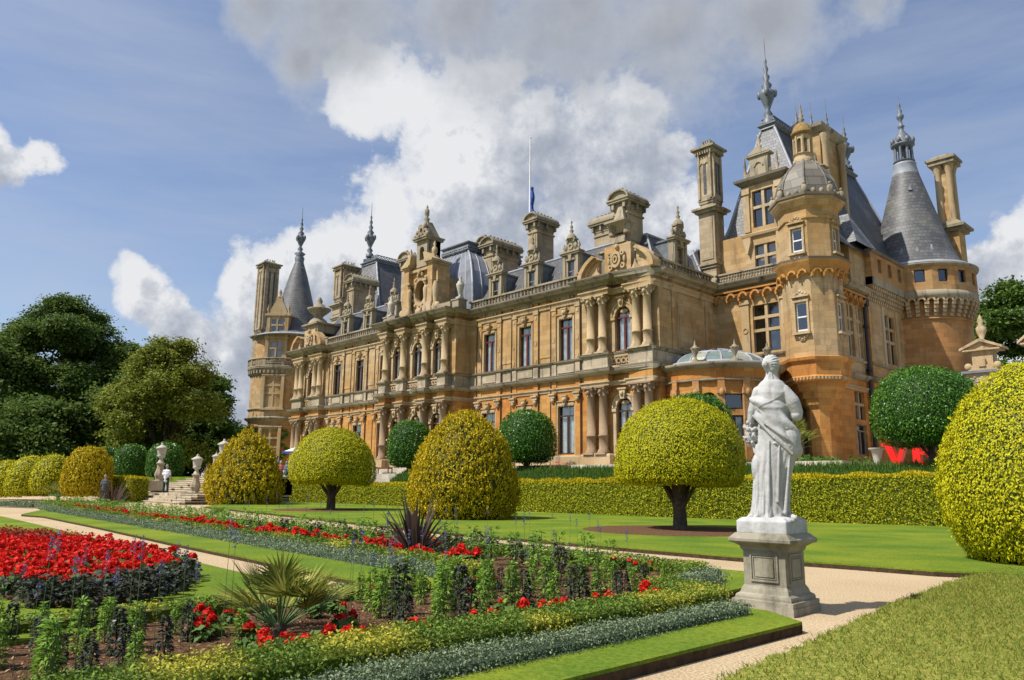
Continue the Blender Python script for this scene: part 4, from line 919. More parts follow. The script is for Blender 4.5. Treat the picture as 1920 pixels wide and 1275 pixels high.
        b.box(fr, -w/2-.1, w/2+.1, -L-.1, .1, z1-1.3, z1-1.15)
        o = b.obj(name, mat, H); c = MB()
        c.box(fr, -w/2-.05, w/2+.05, -L-.05, .05, z1-.9, z1-.35)
        n = max(2, int(L/.8))
        for i in range(n+1):
            v = -L*i/n
            for s_ in (-1, 1): c.box(fr, *sorted((s_*w/2, s_*(w/2+.3))), v-.1, v+.1, z1-.8, z1-.3)
        for s_ in (-1, 1): c.box(fr, s_*(w/2-.1)-.12, s_*(w/2-.1)+.12, 0, .32, z1-.8, z1-.3)
        c.box(fr, -w/2-.4, w/2+.4, -L-.4, .42, z1-.3, z1-.12); c.box(fr, -w/2-.48, w/2+.48, -L-.48, .5, z1-.12, z1)
        rr = w/2+.42; seg = 10
        for i in range(seg):
            a0, a1 = math.pi*i/seg, math.pi*(i+1)/seg; k = .72
            c.prism(fr, [(-(rr)*math.cos(a0), z1+k*rr*math.sin(a0)), (-(rr-.16)*math.cos(a0), z1+k*(rr-.16)*math.sin(a0)), (-(rr-.16)*math.cos(a1), z1+k*(rr-.16)*math.sin(a1)), (-rr*math.cos(a1), z1+k*rr*math.sin(a1))], -L-.4, .42)
        c.prism(fr, [(-(rr-.1)*math.cos(math.pi*i/12), z1+.7*(rr-.12)*math.sin(math.pi*i/12)) for i in range(13)], -L-.2, .2)
        n = max(3, int(L/.45))
        for i in range(n+1): c.box(fr, -.3, .3, -L*i/n-.1, -L*i/n+.12, z1+.7*rr, z1+.7*rr+.16)
        c.obj('chimney_cap', 'greytrim', o); return o
    chimney_arch('chimney', -56.5, 50.0, 20.0, 26.0, 1.35, 3.5)
    chimney_arch('chimney', -50.1, 50.0, 21.0, 27.0, 1.2, 2.3)
    chimney_arch('chimney', -41.5, 53.0, 21.0, 25.7, 2.8, 1.3, 'x')
    chimney_arch('chimney', -37.3, 47.4, 20.5, 24.9, 1.35, 2.1)
    chimney_arch('chimney', -83.0, 50.0, 21.0, 27.2, 1.5, 3.2)
    chimney_arch('chimney', -70.4, 49.5, 21.0, 27.3, 1.5, 2.2)
    chimney_arch('chimney', -62.4, 54.5, 22.0, 28.6, 1.2, 3.0)
    # chimney pedestal breaking through the right pavilion pediment + bracketed urn shelf
    b = MB(); b.box(None, -38.6, -35.6, 46.6, 50.2, 18.0, 20.4); b.box(None, -38.9, -35.2, 46.3, 50.5, 20.3, 20.5)
    b.box(None, -37.9, -36.2, 46.9, 50.0, 20.5, 21.0)
    b.frus(None, -37.6, -36.4, 46.7, 47.6, 21.0, -37.5, -36.5, 46.9, 47.6, 21.7); b.frus(None, -37.4, -36.6, 46.9, 47.4, 21.9, -38.0, -36.0, 46.2, 47.6, 22.6); b.box(None, -38.05, -35.95, 46.15, 47.6, 22.6, 22.75); b.frus(None, -37.6, -36.4, 46.7, 47.5, 22.75, -37.2, -36.8, 47.0, 47.5, 24.1)
    for s_ in (-.75, .75): b.lathe((-37+s_, 46.9), [(.3, 21.7), (.34, 22.2), (.2, 22.6)], 10)
    b.obj('chimney_pedestal', 'greytrim', H)
    # square tall chimney by the recessed wall
    def tall(x, y, w, lv, mat='chim', name='chimney', wins=True, dy=None):
        """lv: z0, zmid (cornice), ztop"""
        z0, z1, z2 = lv; b = MB(); h = w/2; q = (dy or w)/2
        b.box(None, x-h, x+h, y-q, y+q, z0, z1); fr = Fr(x, y-q, 0); fe = Fr(x+h, y, 90)
        for f, hh in ((fr, h), (fe, q)):
            b.box(f, -hh+.18, hh-.18, 0, .06, z0+2.6, z1-.8)
            b.box(f, -hh*.8+0, hh*.8, -.2, .0, z1+.9, z2-1.3)
            for s_ in (-1, 1): b.box(f, *sorted((s_*hh*.86, s_*hh*.6)), -.12, .1, z1+.9, z2-1.0)
            if wins:
                for s_ in (-.3, .3): b.archband(f, s_*hh, z2-2.0, hh*.16, hh*.28, -.05, .08); 
        b.box(None, x-h*.84, x+h*.84, y-q*.84, y+q*.84, z1, z2-.6)
        o = b.obj(name, mat, H); c = MB()
        def cor(z, e, hh=1.0):
            c.box(None, x-h*hh-e*.5, x+h*hh+e*.5, y-q*hh-e*.5, y+q*hh+e*.5, z-.35, z-.12); c.box(None, x-h*hh-e, x+h*hh+e, y-q*hh-e, y+q*hh+e, z-.12, z+.06)
        cor(z0+2.2, .22); cor(z1, .45); cor(z1+.85, .12, .86); cor(z2-.5, .5, .84)
        for s_ in np.linspace(-1, 1, 7):
            for f, hh in ((fr, h), (fe, q)): c.box(f, s_*hh*.95-.06, s_*hh*.95+.06, -.1, .25, z2-1.1, z2-.85)
        c.frus(None, x-h*.95, x+h*.95, y-q*.95, y+q*.95, z2-.44, x-h*.5, x+h*.5, y-q*.5, y+q*.5, z2)
        for i in range(4):
            for j in range(4):
                if i in (0, 3) or j in (0, 3): c.lathe((x-h*.45+h*.3*i, y-q*.45+q*.3*j), [(.09, z2), (.06, z2+.12), (.1, z2+.3)], 6)
        c.obj('chimney_cap', 'greytrim', o)
        if wins:
            s = MB()
            for f, hh in ((fr, h), (fe, q)):
                for s_ in ((0,) if f is fr else (-.3, .3)): s.box(f, s_*hh-.13, s_*hh+.13, -.15, .03, z1+1.3, z2-1.9)
            s.obj('chimney_slit', 'slate', o)
        return o
    tall(-33.45, 54.9, 1.5, (17.8, 24.9, 30.9))
    tall(-91.5, 54.5, 2.2, (22.0, 26.0, 32.0), dy=3.0)
    tall(-113.2, 53.0, 2.6, (17.8, 24.4, 36.6), dy=2.6)
    # pilastered slab chimney behind the turret
    b = MB(); b.box(None, -29.2, -26.9, 62.2, 66.2, 21, 32.6)
    for y in (62.4, 66.0): b.box(None, -26.95, -26.8, y-.3, y+.3, 21, 32.0)
    o = b.obj('chimney', 'buff', H); c = MB(); c.sweep([(-29.2, 62.2), (-26.9, 62.2), (-26.9, 66.2), (-29.2, 66.2)], [(-.1, 32.3), (.15, 32.4), (.5, 32.8), (.55, 33.1), (-.3, 33.3)], True); c.slab([(-29.4, 62), (-26.7, 62), (-26.7, 66.4), (-29.4, 66.4)], 33.0, 33.2); c.obj('chimney_cap', 'greytrim', o)
    for y in (62.5, 65.9): c = MB(); c.lathe((-26.55, y), [(.36, 24), (.3, 25), (.28, 31.2), (.42, 31.9), (.45, 32.2)], 14); c.obj('chimney_column', 'trim', o)
    # small niche dormer in front of it
    b = MB(); b.box(None, -26.4, -25.2, 58.5, 59.6, 24, 27.5); b.prism(Fr(-25.8, 58.4, 0), [(-.9, 27.5), (.9, 27.5), (0, 28.2)], -.9, .2); b.lathe((-25.8, 58.6), [(.2, 28.0), (.08, 28.3), (.18, 28.6), (.03, 29.0)], 8); b.obj('niche_dormer', 'greytrim', H)
    # coupled-column chimney beside the round tower
    x, y = -22.0, 78.8
    b = MB(); b.box(None, x-.95, x+.95, y-.9, y+.9, 18, 26.2); b.box(None, x-.55, x+.55, y-.5, y+.5, 27, 33); o = b.obj('chimney', 'buff', H)
    c = MB(); c.box(None, x-1.6, x+1.6, y-1.5, y+1.5, 26.1, 26.35); c.box(None, x-1.3, x+1.3, y-1.2, y+1.2, 25.8, 26.1); c.frus(None, x-1.5, x+1.5, y-1.4, y+1.4, 26.35, x-.9, x+.9, y-.9, y+.9, 26.9)
    c.box(None, x-1.15, x+1.15, y-1.1, y+1.1, 32.7, 33.1); c.box(None, x-1.3, x+1.3, y-1.25, y+1.25, 33.1, 33.35); c.frus(None, x-1.2, x+1.2, y-1.15, y+1.15, 33.35, x-.5, x+.5, y-.5, y+.5, 33.8); c.obj('chimney_cap', 'greytrim', o)
    for sx_ in (-.5, .5):
        for sy_ in (-.5, .5): c = MB(); c.lathe((x+sx_, y+sy_), [(.38, 26.8), (.32, 27.2), (.29, 31.9), (.46, 32.5), (.5, 32.75)], 16); c.obj('chimney_column', 'trim', o)
    # ------------------------------------------------ segmental broken pediments of the end pavilions
    def pediment(cx, bush=False):
        fr = Fr(cx, 45.4, 0); b = MB()
        for s_ in (-1, 1):
            a0, a1 = (0.0, .95) if s_ < 0 else (math.pi-.95, math.pi)
            b.archband(fr, 0, 17.85, 3.35, 3.75, -.4, .55, a0, a1, 10, .62); b.archband(fr, 0, 17.85, 3.1, 3.35, -.4, .25, a0, a1, 10, .62)
            pts = [(-3.2*math.cos(t), 17.85+.62*3.2*math.sin(t)) for t in np.linspace(a0, a1, 8)]
            e = pts[-1] if s_ < 0 else pts[0]; b.prism(fr, pts+([(e[0], 17.85)] if s_ < 0 else [(e[0], 17.85)]), -.3, .05)
        b.box(fr, -1.3, 1.3, -.5, 0.0, 17.85, 20.3)
        o = b.obj('segmental_pediment', 'buff', H)
        c = MB(); c.archband(fr, 0, 19.05, .32, .5, 0, .3, 0, 2*math.pi, 16, 1.35); c.archband(fr, 0, 19.05, .12, .22, 0, .35, 0, 2*math.pi, 12, 1.4); c.ball(fr.P(0, .1, 19.05), .3, .15, .4, 10, 8)
        for s_ in (-1, 1):
            c.archband(fr, s_*.62, 19.5, .08, .2, 0, .25, 0, 2*math.pi, 9); c.archband(fr, s_*.6, 18.5, .1, .24, 0, .2, 0, 2*math.pi, 9); c.ball(fr.P(s_*.75, .1, 19.05), .14, .12, .35, 7, 5)
        c.ball(fr.P(0, .1, 20.1), .2, .18, .25, 8, 6); c.ball(fr.P(0, .1, 18.05), .18, .15, .22, 8, 6)
        for s_ in (-1.9, 1.9): c.prism(fr, [(s_-.45, 17.9), (s_+.45, 17.9), (s_+.12, 18.35), (s_, 18.75), (s_-.12, 18.35)], .1, .3)
        c.obj('carved_cartouche', 'trim', o)
    pediment(-36.1); pediment(-84.4)
    # urn group on the left pavilion
    b = MB(); b.box(None, -85.9, -82.9, 45.6, 48.5, 19.9, 20.9); b.box(None, -86.3, -82.5, 45.2, 48.9, 20.9, 21.1); b.lathe((-84.4, 46.5), [(1.3, 21.1), (1.0, 21.6), (.5, 22.0), (.6, 22.2), (1.4, 22.9), (1.5, 23.1), (.8, 23.2), (.7, 23.6), (.3, 23.8), (.4, 24.1), (.15, 24.6)], 16); b.obj('roof_urn', 'greytrim', H)
    # ------------------------------------------------ central oculus gable
    fg = Fr(-60.2, 44.35, 0); b = MB(); n = 26; hw, h0, h1, cz, rz = 1.55, 18.0, 23.2, 20.6, 1.15; rx = .82
    # front wall with an oval hole
    def outer(t):
        x, z = math.sin(t), math.cos(t); k = min(hw/abs(x) if abs(x) > 1e-6 else 9e9, ((h1-cz) if z > 0 else (cz-h0))/abs(z) if abs(z) > 1e-6 else 9e9); return (x*k, cz+z*k)
    for i in range(n):
        t0, t1 = 2*math.pi*i/n, 2*math.pi*(i+1)/n
        b.prism(fg, [(rx*math.sin(t0), cz+rz*math.cos(t0)), outer(t0), outer(t1), (rx*math.sin(t1), cz+rz*math.cos(t1))], -.5, 0)
    b.box(fg, -hw, hw, -3.2, -.5, h0, h0+.2)
    for s_ in (-1, 1):
        u0, u1 = sorted((s_*1.55, s_*2.35)); b.box(fg, u0, u1, -1.6, .5, 18.0, 23.2); 
        u0, u1 = sorted((s_*2.35, s_*2.75)); b.box(fg, u0, u1, -1.4, .1, 18.0, 22.6)
        b.box(fg, *sorted((s_*1.55, s_*2.3)), -2.6, -1.5, 18.0, 21.9)
    o = b.obj('oculus_gable', 'buff', H); c = MB()
    c.archband(fg, 0, cz, .84, 1.08, 0, .18, 0, 2*math.pi, 24, 1.38); c.archband(fg, 0, cz, 1.14, 1.3, 0, .1, 0, 2*math.pi, 24, 1.34)
    for i in range(14):
        a = 2*math.pi*i/14; c.ball(fg.P(1.28*math.cos(a), .1, cz+1.7*math.sin(a)), .2, .16, .22, 6, 5)
    for s_ in (-1, 1):
        u = s_*1.95; c.box(fg, u-.5, u+.5, -1.6, .62, 23.1, 23.3); c.box(fg, u-.65, u+.65, -1.8, .8, 23.3, 23.5); c.box(fg, u-.42, u+.42, .5, .6, 18.3, 19.2)
        # caryatid-like figures of the gable
        c.lathe(fg.P(s_*1.35, .45, 0)[:2], [(.3, 18.3), (.34, 18.6), (.2, 19.0), (.24, 19.9), (.3, 20.6), (.2, 20.9), (.1, 21.0)], 10); c.ball(fg.P(s_*1.35, .45, 21.2), .17, .17, .2, 8, 6); c.box(fg, s_*1.35-.3, s_*1.35+.3, .2, .75, 21.4, 21.6)
        c.lathe(fg.P(s_*2.6, .2, 0)[:2], [(.32, 18.2), (.4, 18.6), (.2, 19.1), (.3, 19.8), (.36, 20.6), (.2, 21.2)], 10); c.ball(fg.P(s_*2.85, .2, 18.7), .42, .3, .42, 10, 7)
        # half pediments
        c.prism(fg, [(s_*2.65, 23.5), (s_*1.25, 23.5), (s_*1.0, 24.4), (s_*1.3, 24.4)], -.6, .7)
        c.lathe(fg.P(s_*2.0, 0, 0)[:2], [(.2, 23.5), (.1, 23.9), (.3, 24.3), (.3, 24.7), (.1, 24.95), (.16, 25.2), (.03, 25.5)], 10)
    c.box(fg, -1.6, 1.6, -.6, .3, 22.7, 22.95); c.archband(fg, 0, 22.2, .2, .5, 0, .3, 0, math.pi, 8); c.ball(fg.P(0, .3, 22.6), .3, .2, .35, 8, 6); c.ball(fg.P(0, .3, 18.5), .5, .2, .4, 8, 6)
    c.obj('gable_carving', 'trim', o)
    p = MB(); p.wall(fg, -.85, .85, 23.2, 26.1, [(-.36, .36, 23.9, 25.3)], .1, .4); p.archfill(fg, -.36, .36, 24.94, 25.3, -.3, .1, 8)
    p.box(fg, -.85, -.5, -1.6, .09, 23.2, 26.1); p.box(fg, .5, .85, -1.6, .09, 23.2, 26.1); p.box(fg, -.85, .85, -1.6, -.9, 23.2, 26.1)
    p.box(fg, -1.1, 1.1, -1.8, .4, 25.95, 26.15); p.box(fg, -1.2, 1.2, -1.9, .5, 26.15, 26.3)
    p.frus(fg, -.95, .95, -1.5, .2, 26.3, -.3, .3, -.9, -.3, 28.0)
    for s_ in (-1, 1): p.archband(fg, s_*.62, 26.75, .14, .34, -.1, .3, 0, 2*math.pi, 10); p.ball(fg.P(s_*.4, .1, 27.4), .25, .25, .4, 7, 5); p.ball(fg.P(s_*1.0, .2, 26.5), .2, .2, .25, 7, 5)
    p.archband(fg, 0, 27.0, .2, .42, -.1, .3, 0, 2*math.pi, 12, 1.3)
    p.lathe(fg.P(0, -.4, 0)[:2], [(.35, 27.9), (.2, 28.15), (.32, 28.35), (.12, 28.55), (.24, 28.8), (.26, 29.3), (.1, 29.5), (.14, 29.65), (.02, 29.9)], 10)
    p.obj('gable_pinnacle', 'greytrim', o)
    q = MB(); q.quad(fg.P(-.8, -.4, 19.4), fg.P(.8, -.4, 19.4), fg.P(.8, -.4, 21.8), fg.P(-.8, -.4, 21.8)); q.obj('oculus_pane', 'glass', o); inner.box(fg, -.9, .9, -1.0, -.98, 19.3, 21.9)
    # urns on the parapet
    for x, y in ((-54.5, 44.7), (-65.9, 44.7)):
        u = MB(); u.box(None, x-.3, x+.3, y-.3, y+.3, 18.88, 19.15); u.lathe((x, y), [(.24, 19.15), (.12, 19.3), (.2, 19.5), (.38, 20.2), (.4, 20.4), (.28, 20.5), (.3, 20.6), (.12, 20.8), (.16, 21.0), (.04, 21.3)], 12); u.obj('parapet_urn', 'urn', H)
    # ------------------------------------------------ left round tower
    TC = (-106.2, 53.3); R1 = 4.7
    b = MB(); b.lathe(TC, [(R1, 2.4), (R1, 9.4), (R1+.15, 9.45), (R1+.15, 9.65), (R1, 9.7), (R1, 10.3)], 64); b.obj('corner_tower_base', 'mid', H)
    b = MB(); b.lathe(TC, [(R1, 10.3), (R1, 17.4)], 64); b.lathe(TC, [(R1-.5, 18.2), (R1-.5, 23.0)], 64); b.box(None, -107, -85.0, 53.4, 60, 3, 17.9); b.box(None, -107, -92.0, 54.6, 60, 17.9, 22.5); b.obj('corner_tower_wall', 'buff', H)
    b = MB(); b.lathe(TC, [(R1, 10.35), (R1+.5, 10.7), (R1+.55, 10.85), (R1, 11.0)], 64); b.lathe(TC, [(R1, 11.95), (R1+.2, 12.05), (R1+.2, 12.15), (R1, 12.2)], 64)
    b.lathe(TC, [(R1, 16.9), (R1+.2, 17.1), (R1+.35, 17.7), (R1+.55, 17.95), (R1+.6, 18.1), (R1-.4, 18.2)], 64)
    for i in range(48):
        a = 2*math.pi*i/48; b.box(Fr(TC[0]+(R1)*math.cos(a), TC[1]+(R1)*math.sin(a), math.degrees(a)+90), -.16, .16, 0, .42, 17.25, 17.7)
    b.lathe(TC, [(R1-.5, 22.5), (R1-.2, 22.8), (R1-.1, 23.0), (R1-.5, 23.1)], 64); b.obj('corner_tower_moulding', 'greytrim', H)
    b = MB(); b.lathe(TC, [(R1+.35, 18.1), (R1+.55, 18.15), (R1+.55, 18.35), (R1+.35, 18.35)], 64, cap=False); b.lathe(TC, [(R1+.3, 19.25), (R1+.6, 19.28), (R1+.6, 19.45), (R1+.3, 19.45)], 64, cap=False)
    for i in range(84):
        a = 2*math.pi*i/84; f = Fr(TC[0]+(R1+.42)*math.cos(a), TC[1]+(R1+.42)*math.sin(a), math.degrees(a)+90)
        if i % 7 == 0: b.box(f, -.25, .25, -.1, .12, 18.3, 19.3)
        else: b.archband(f, 0, 18.8, .13, .24, -.03, .08, 0, 2*math.pi, 8); b.prism(f, [(-.25, 18.35), (-.12, 18.35), (.25, 19.25), (.12, 19.25)], -.03, .05)
    b.obj('scroll_balustrade', 'greytrim', H)
    # tower windows face the garden: azimuth of the window bay
    wa = math.degrees(math.atan2(-(0-TC[0]), (0-TC[1])*-1))
    ft = Fr(TC[0]+(R1-.02)*math.sin(R_(46)), TC[1]-(R1-.02)*math.cos(R_(46)), 46)
    bay = MB()
    for z0, z1, w_ in ((4.4, 9.2, 2.2), (12.3, 16.6, 2.2)):
        a, c = -w_/2, w_/2; bay.wall(ft, a-.55, c+.55, z0-.4, z1+.4, [(a, c, z0, z1)], .12, .5)
        for s_ in (-1, 1): bay.box(ft, *sorted((s_*(c+.1), s_*(c+.5))), .12, .26, z0-.3, z1+.3)
        bay.box(ft, a-.6, c+.6, .1, .35, z0-.4, z0-.15); bay.box(ft, a-.6, c+.6, .1, .3, z1+.25, z1+.42)
    bay.wall(ft, -1.6, 1.6, 19.0, 25.9, [(-.85, .85, 19.6, 21.9), (-.85, .85, 23.2, 25.2)], -.1, .4); bay.box(ft, -1.6, -1.2, -3, -.12, 19, 25.9); bay.box(ft, 1.2, 1.6, -3, -.12, 19, 25.9)
    for s_ in (-1, 1): bay.box(ft, *sorted((s_*1.1, s_*1.6)), -.1, .05, 19.0, 25.6)
    bay.box(ft, -1.75, 1.75, -.6, .1, 22.3, 22.6); bay.box(ft, -1.9, 1.9, -2.5, .15, 25.7, 26.0)
    bay.prism(ft, [(-1.4, 26.0), (1.4, 26.0), (.9, 27.2), (.5, 27.9), (.4, 28.6), (-.4, 28.6), (-.5, 27.9), (-.9, 27.2)], -.8, -.1); bay.lathe(ft.P(0, -.4, 0)[:2], [(.4, 28.6), (.15, 28.9), (.3, 29.2), (.05, 29.8)], 8)
    for s_ in (-1.5, 1.5): bay.lathe(ft.P(s_, -.2, 0)[:2], [(.22, 26), (.1, 26.3), (.25, 26.7), (.04, 27.4)], 8)
    bay.obj('tower_window_bay', 'trim', H)
    for z0, z1, w_, r_ in ((4.4, 9.2, 2.2, 3), (12.3, 16.6, 2.2, 3), (19.6, 21.9, 1.7, 1), (23.2, 25.2, 1.7, 1)): cross_window(ft, 0, z0, z1, w_, 3 if r_ == 3 else 2, v=-.15)
    bb = MB(); bb.box(ft, -1.5, 1.5, -3.0, -.9, 19, 25.8); bb.obj('dormer_core', 'buff', H)
    CC = (-105.4, 54.2)
    b = MB(); b.lathe(CC, [(5.9, 22.95), (4.7, 23.5), (3.9, 24.3), (3.4, 25.4), (2.4, 29.0), (1.35, 33.0), (.62, 35.3)], 48); b.obj('conical_roof', 'slatecone', H)
    b = MB(); b.lathe(CC, [(5.95, 22.9), (5.5, 23.2), (5.4, 23.22)], 48); b.lathe(CC, [(1.2, 33.3), (.98, 34.2), (1.0, 34.25)], 24); b.obj('lead_flashing', 'leadpale', H)
    b = MB(); b.lathe(CC, [(.62, 35.0), (.75, 35.9), (.5, 36.2), (.85, 36.6), (.4, 36.8)], 14); finial(b, CC, 36.4, 44.2, .62, 12); b.obj('roof_finial', 'leaddark', H)
    # ------------------------------------------------ conservatory rotunda in the angle
    RT = (-30.8, 50.6); rr = 4.3; b = MB(); N = 16
    for k in range(N):
        a = 360/N*k; ap2 = rr; hw = ap2*math.tan(math.pi/N); fr = Fr(RT[0]+ap2*math.sin(R_(a)), RT[1]-ap2*math.cos(R_(a)), a)
        if k in (5, 6, 7, 8, 9, 10, 11, 12): continue
        if k % 2 == 0:
            b.wall(fr, -hw, hw, 3.0, 9.3, [(-.62, .62, 3.9, 6.6), (-.62, .62, 7.0, 8.1)], 0, .25)
            window(fr, 0, 3.9, 6.6, 1.24, 'tall', 'woodbrown', v=-.22, cur='full', trans=.98); window(fr, 0, 7.0, 8.1, 1.24, 'tall', 'woodbrown', v=-.22, cur=None, trans=.02)
        else:
            b.wall(fr, -hw, hw, 3.0, 9.3, [(-.6, .6, 3.9, 8.2)], 0, .25); b.archfill(fr, -.6, .6, 7.6, 8.2, -.25, 0); b.archband(fr, 0, 7.6, .6, .76, 0, .1)
            window(fr, 0, 3.9, 8.0, 1.2, 'tall', 'woodbrown', v=-.22, cur='full', trans=.7)
    b.obj('rotunda_wall', 'orange', H); b = MB()
    for k in (13, 14, 15, 0, 1, 2, 3, 4):
        a = math.radians(360/N*(k+.5)); r2 = rr/math.cos(math.pi/N); fr = Fr(RT[0]+r2*math.sin(a), RT[1]-r2*math.cos(a), math.degrees(a))
        b.box(fr, -.24, .24, -.1, .16, 3.0, 9.2); b.box(fr, -.3, .3, -.1, .26, 8.1, 8.5); b.ball(fr.P(0, .2, 8.2), .24, .15, .3, 7, 5)
    b.obj('rotunda_pilasters', 'mid', H)
    b = MB(); b.lathe(RT, [(rr+.2, 9.0), (rr+.3, 9.1), (rr+.05, 9.2), (rr+.05, 9.9), (rr+.45, 10.05), (rr+.65, 10.3), (rr+.2, 10.4), (rr-.5, 10.4)], 48); b.obj('rotunda_cornice', 'greytrim', H); b = MB(); b.lathe(RT, [(rr+.1, 9.2), (rr+.12, 9.95)], 48); b.obj('rotunda_frieze', 'orange', H)
    gl = MB(); gc = MB(); rib = MB(); n = 20; prof = [(3.8, 10.45), (3.5, 10.9), (2.95, 11.25), (2.1, 11.48)]
    for i in range(n):
        a0, a1 = 2*math.pi*i/n, 2*math.pi*(i+1)/n
        for (r0, z0), (r1, z1) in zip(prof, prof[1:]):
            q = [(RT[0]+r*math.cos(t), RT[1]+r*math.sin(t), z) for r, z, t in ((r0, z0, a0), (r0, z0, a1), (r1, z1, a1), (r1, z1, a0))]
            (gl if i % 3 else gc).quad(*q); rib.tube(q[0], q[3], .07, .07, 6)
    gl.obj('dome_glass', 'greenglass', H); gc.obj('dome_blind', 'creamglass', H)
    rib.lathe(RT, [(2.2, 11.4), (2.25, 11.55), (2.1, 11.55)], 24)
    for i in range(20): a = 2*math.pi*i/20; rib.tube((RT[0]+2.15*math.cos(a), RT[1]+2.15*math.sin(a), 11.56), (RT[0], RT[1], 12.05), .06, .04, 5)
    rib.lathe(RT, [(3.95, 10.4), (3.95, 10.6), (3.7, 10.62)], 40); rib.obj('dome_ribs', 'leadpale', H)
    gl = MB(); gl.lathe(RT, [(2.1, 11.5), (.05, 11.98)], 20, False); gl.obj('dome_top', 'slate', H)
    for k in (14, 0, 1.6, 3.2):
        a = math.radians(360/N*(k+.5)); x, y = RT[0]+(rr+.1)*math.sin(a), RT[1]-(rr+.1)*math.cos(a)
        u = MB(); u.lathe((x, y), [(.36, 10.35), (.3, 10.6), (.14, 10.75), (.12, 11.0), (.3, 11.4), (.34, 11.65), (.42, 11.8), (.2, 11.9), (.2, 12.0), (.08, 12.1), (.1, 12.25), (.02, 12.6)], 12)
        for j in range(4): t = j*math.pi/2; u.ball((x+.34*math.cos(t), y+.34*math.sin(t), 11.75), .1, .1, .12, 6, 5)
        u.v = [(x+(a_-x)*.8, y+(b_-y)*.8, 10.35+(c_-10.35)*.72) for a_, b_, c_ in u.v]; u.obj('rotunda_urn', 'greytrim', H)
    # body of the house behind the fronts (blocks the light)
    core = MB(); core.box(None, -88, -33.4, 48.5, 62, 3.0, 18.0); core.box(None, -34.5, -25.4, 55.6, 73, 3.0, 20.8); core.box(None, -65.2, -55.2, 47.5, 58, 17, 19.0); core.obj('rear_wall', 'buff', H)
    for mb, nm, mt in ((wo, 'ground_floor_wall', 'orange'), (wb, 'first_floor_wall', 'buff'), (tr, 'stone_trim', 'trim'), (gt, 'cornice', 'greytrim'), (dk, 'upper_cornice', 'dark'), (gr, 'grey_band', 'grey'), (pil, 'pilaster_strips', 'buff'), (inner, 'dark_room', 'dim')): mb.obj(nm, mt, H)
    # flagpole on the roof
    t = thing('flagpole', 'tall white flagpole with a limp blue flag rising behind the central roof', 'flagpole', (-60.6, 60.0, 22.0))
    b = MB(); b.lathe((0, 0), [(.17, 0), (.13, 12), (.07, 20.5)], 10); b.lathe((0, 0), [(.02, 20.4), (.14, 20.55), (.02, 20.75)], 8); b.obj('pole', 'white', t)
    b = MB()
    for i in range(9):
        z = 10.2+i*.45; w0 = .42+.12*math.sin(i*1.3); w1 = .42+.12*math.sin((i+1)*1.3)
        b.add([(.1, .1, z), (.1+w0, .16, z), (.1+w0*.5, -.22, z), (.1, .1, z+.45), (.1+w1, .16, z+.45), (.1+w1*.5, -.22, z+.45)], [(0, 1, 4, 3), (1, 2, 5, 4), (2, 0, 3, 5)], True)
    b.obj('flag', 'flag', t)
    return H
# ------------------------------------------------------------------ GROUND
def ground():
    b = MB(); b.slab([(-2500, -800), (1500, -800), (1500, 3000), (-2500, 3000)], -.6, -.02); struct(b.obj('ground', 'rough_grass'))
    b = MB(); b.slab([(-62, -12), (14, -12), (14, 25), (-62, 25)], -.5, 0.0); b.slab([(-95, -12), (-62.001, -12), (-62.001, 25), (-95, 25)], -.5, 0.0); struct(b.obj('gravel_path', 'gravel'))
    # terrace, its step, and the grass bank behind the hedge
    b = MB(); b.slab([(-95, 40.8), (30, 40.8), (30, 150), (-95, 150)], -.3, 2.6); struct(b.obj('terrace', 'paving'))
    b = MB(); b.slab([(-90, 42.5), (-18, 42.5), (-18, 60), (-90, 60)], 2.5, 2.9); b.slab([(-89.5, 42.9), (-18.5, 42.9), (-18.5, 59), (-89.5, 59)], 2.8, 3.2); struct(b.obj('terrace_step', 'paving'))
    b = MB(); b.slab([(-57, 38.2), (30, 38.2), (30, 38.9), (-57, 38.9)], -.2, 1.3); b.add([(-57, 38.2, 1.3), (30, 38.2, 1.3), (30, 40.81, 2.64), (-57, 40.81, 2.64), (30, 41.3, 2.66), (-57, 41.3, 2.66), (-57, 41.3, 1.3)], [(0, 1, 2, 3), (3, 2, 4, 5), (0, 3, 5, 6)]); struct(b.obj('grass_bank', 'lawn'))
    b = MB(); b.slab([(-700, 29), (-66, 29), (-66, 40.7), (-95.1, 40.7), (-95.1, 700), (-700, 700)], -.3, 2.15); struct(b.obj('upper_lawn', 'lawn'))
def strip_slab(name, pts, z0, z1, mat_top, mat_side='edge'):
    b = MB(); b.slab(pts, z0, z1-.035); o = b.obj(name, mat_side); struct(o)
    t = MB(); t.slab([(x*1.0, y*1.0) for x, y in pts], z1-.034, z1); t.obj('turf', mat_top, o); return o
def tri_fill(mb, pts, z): mb.slab(pts, z-.03, z)
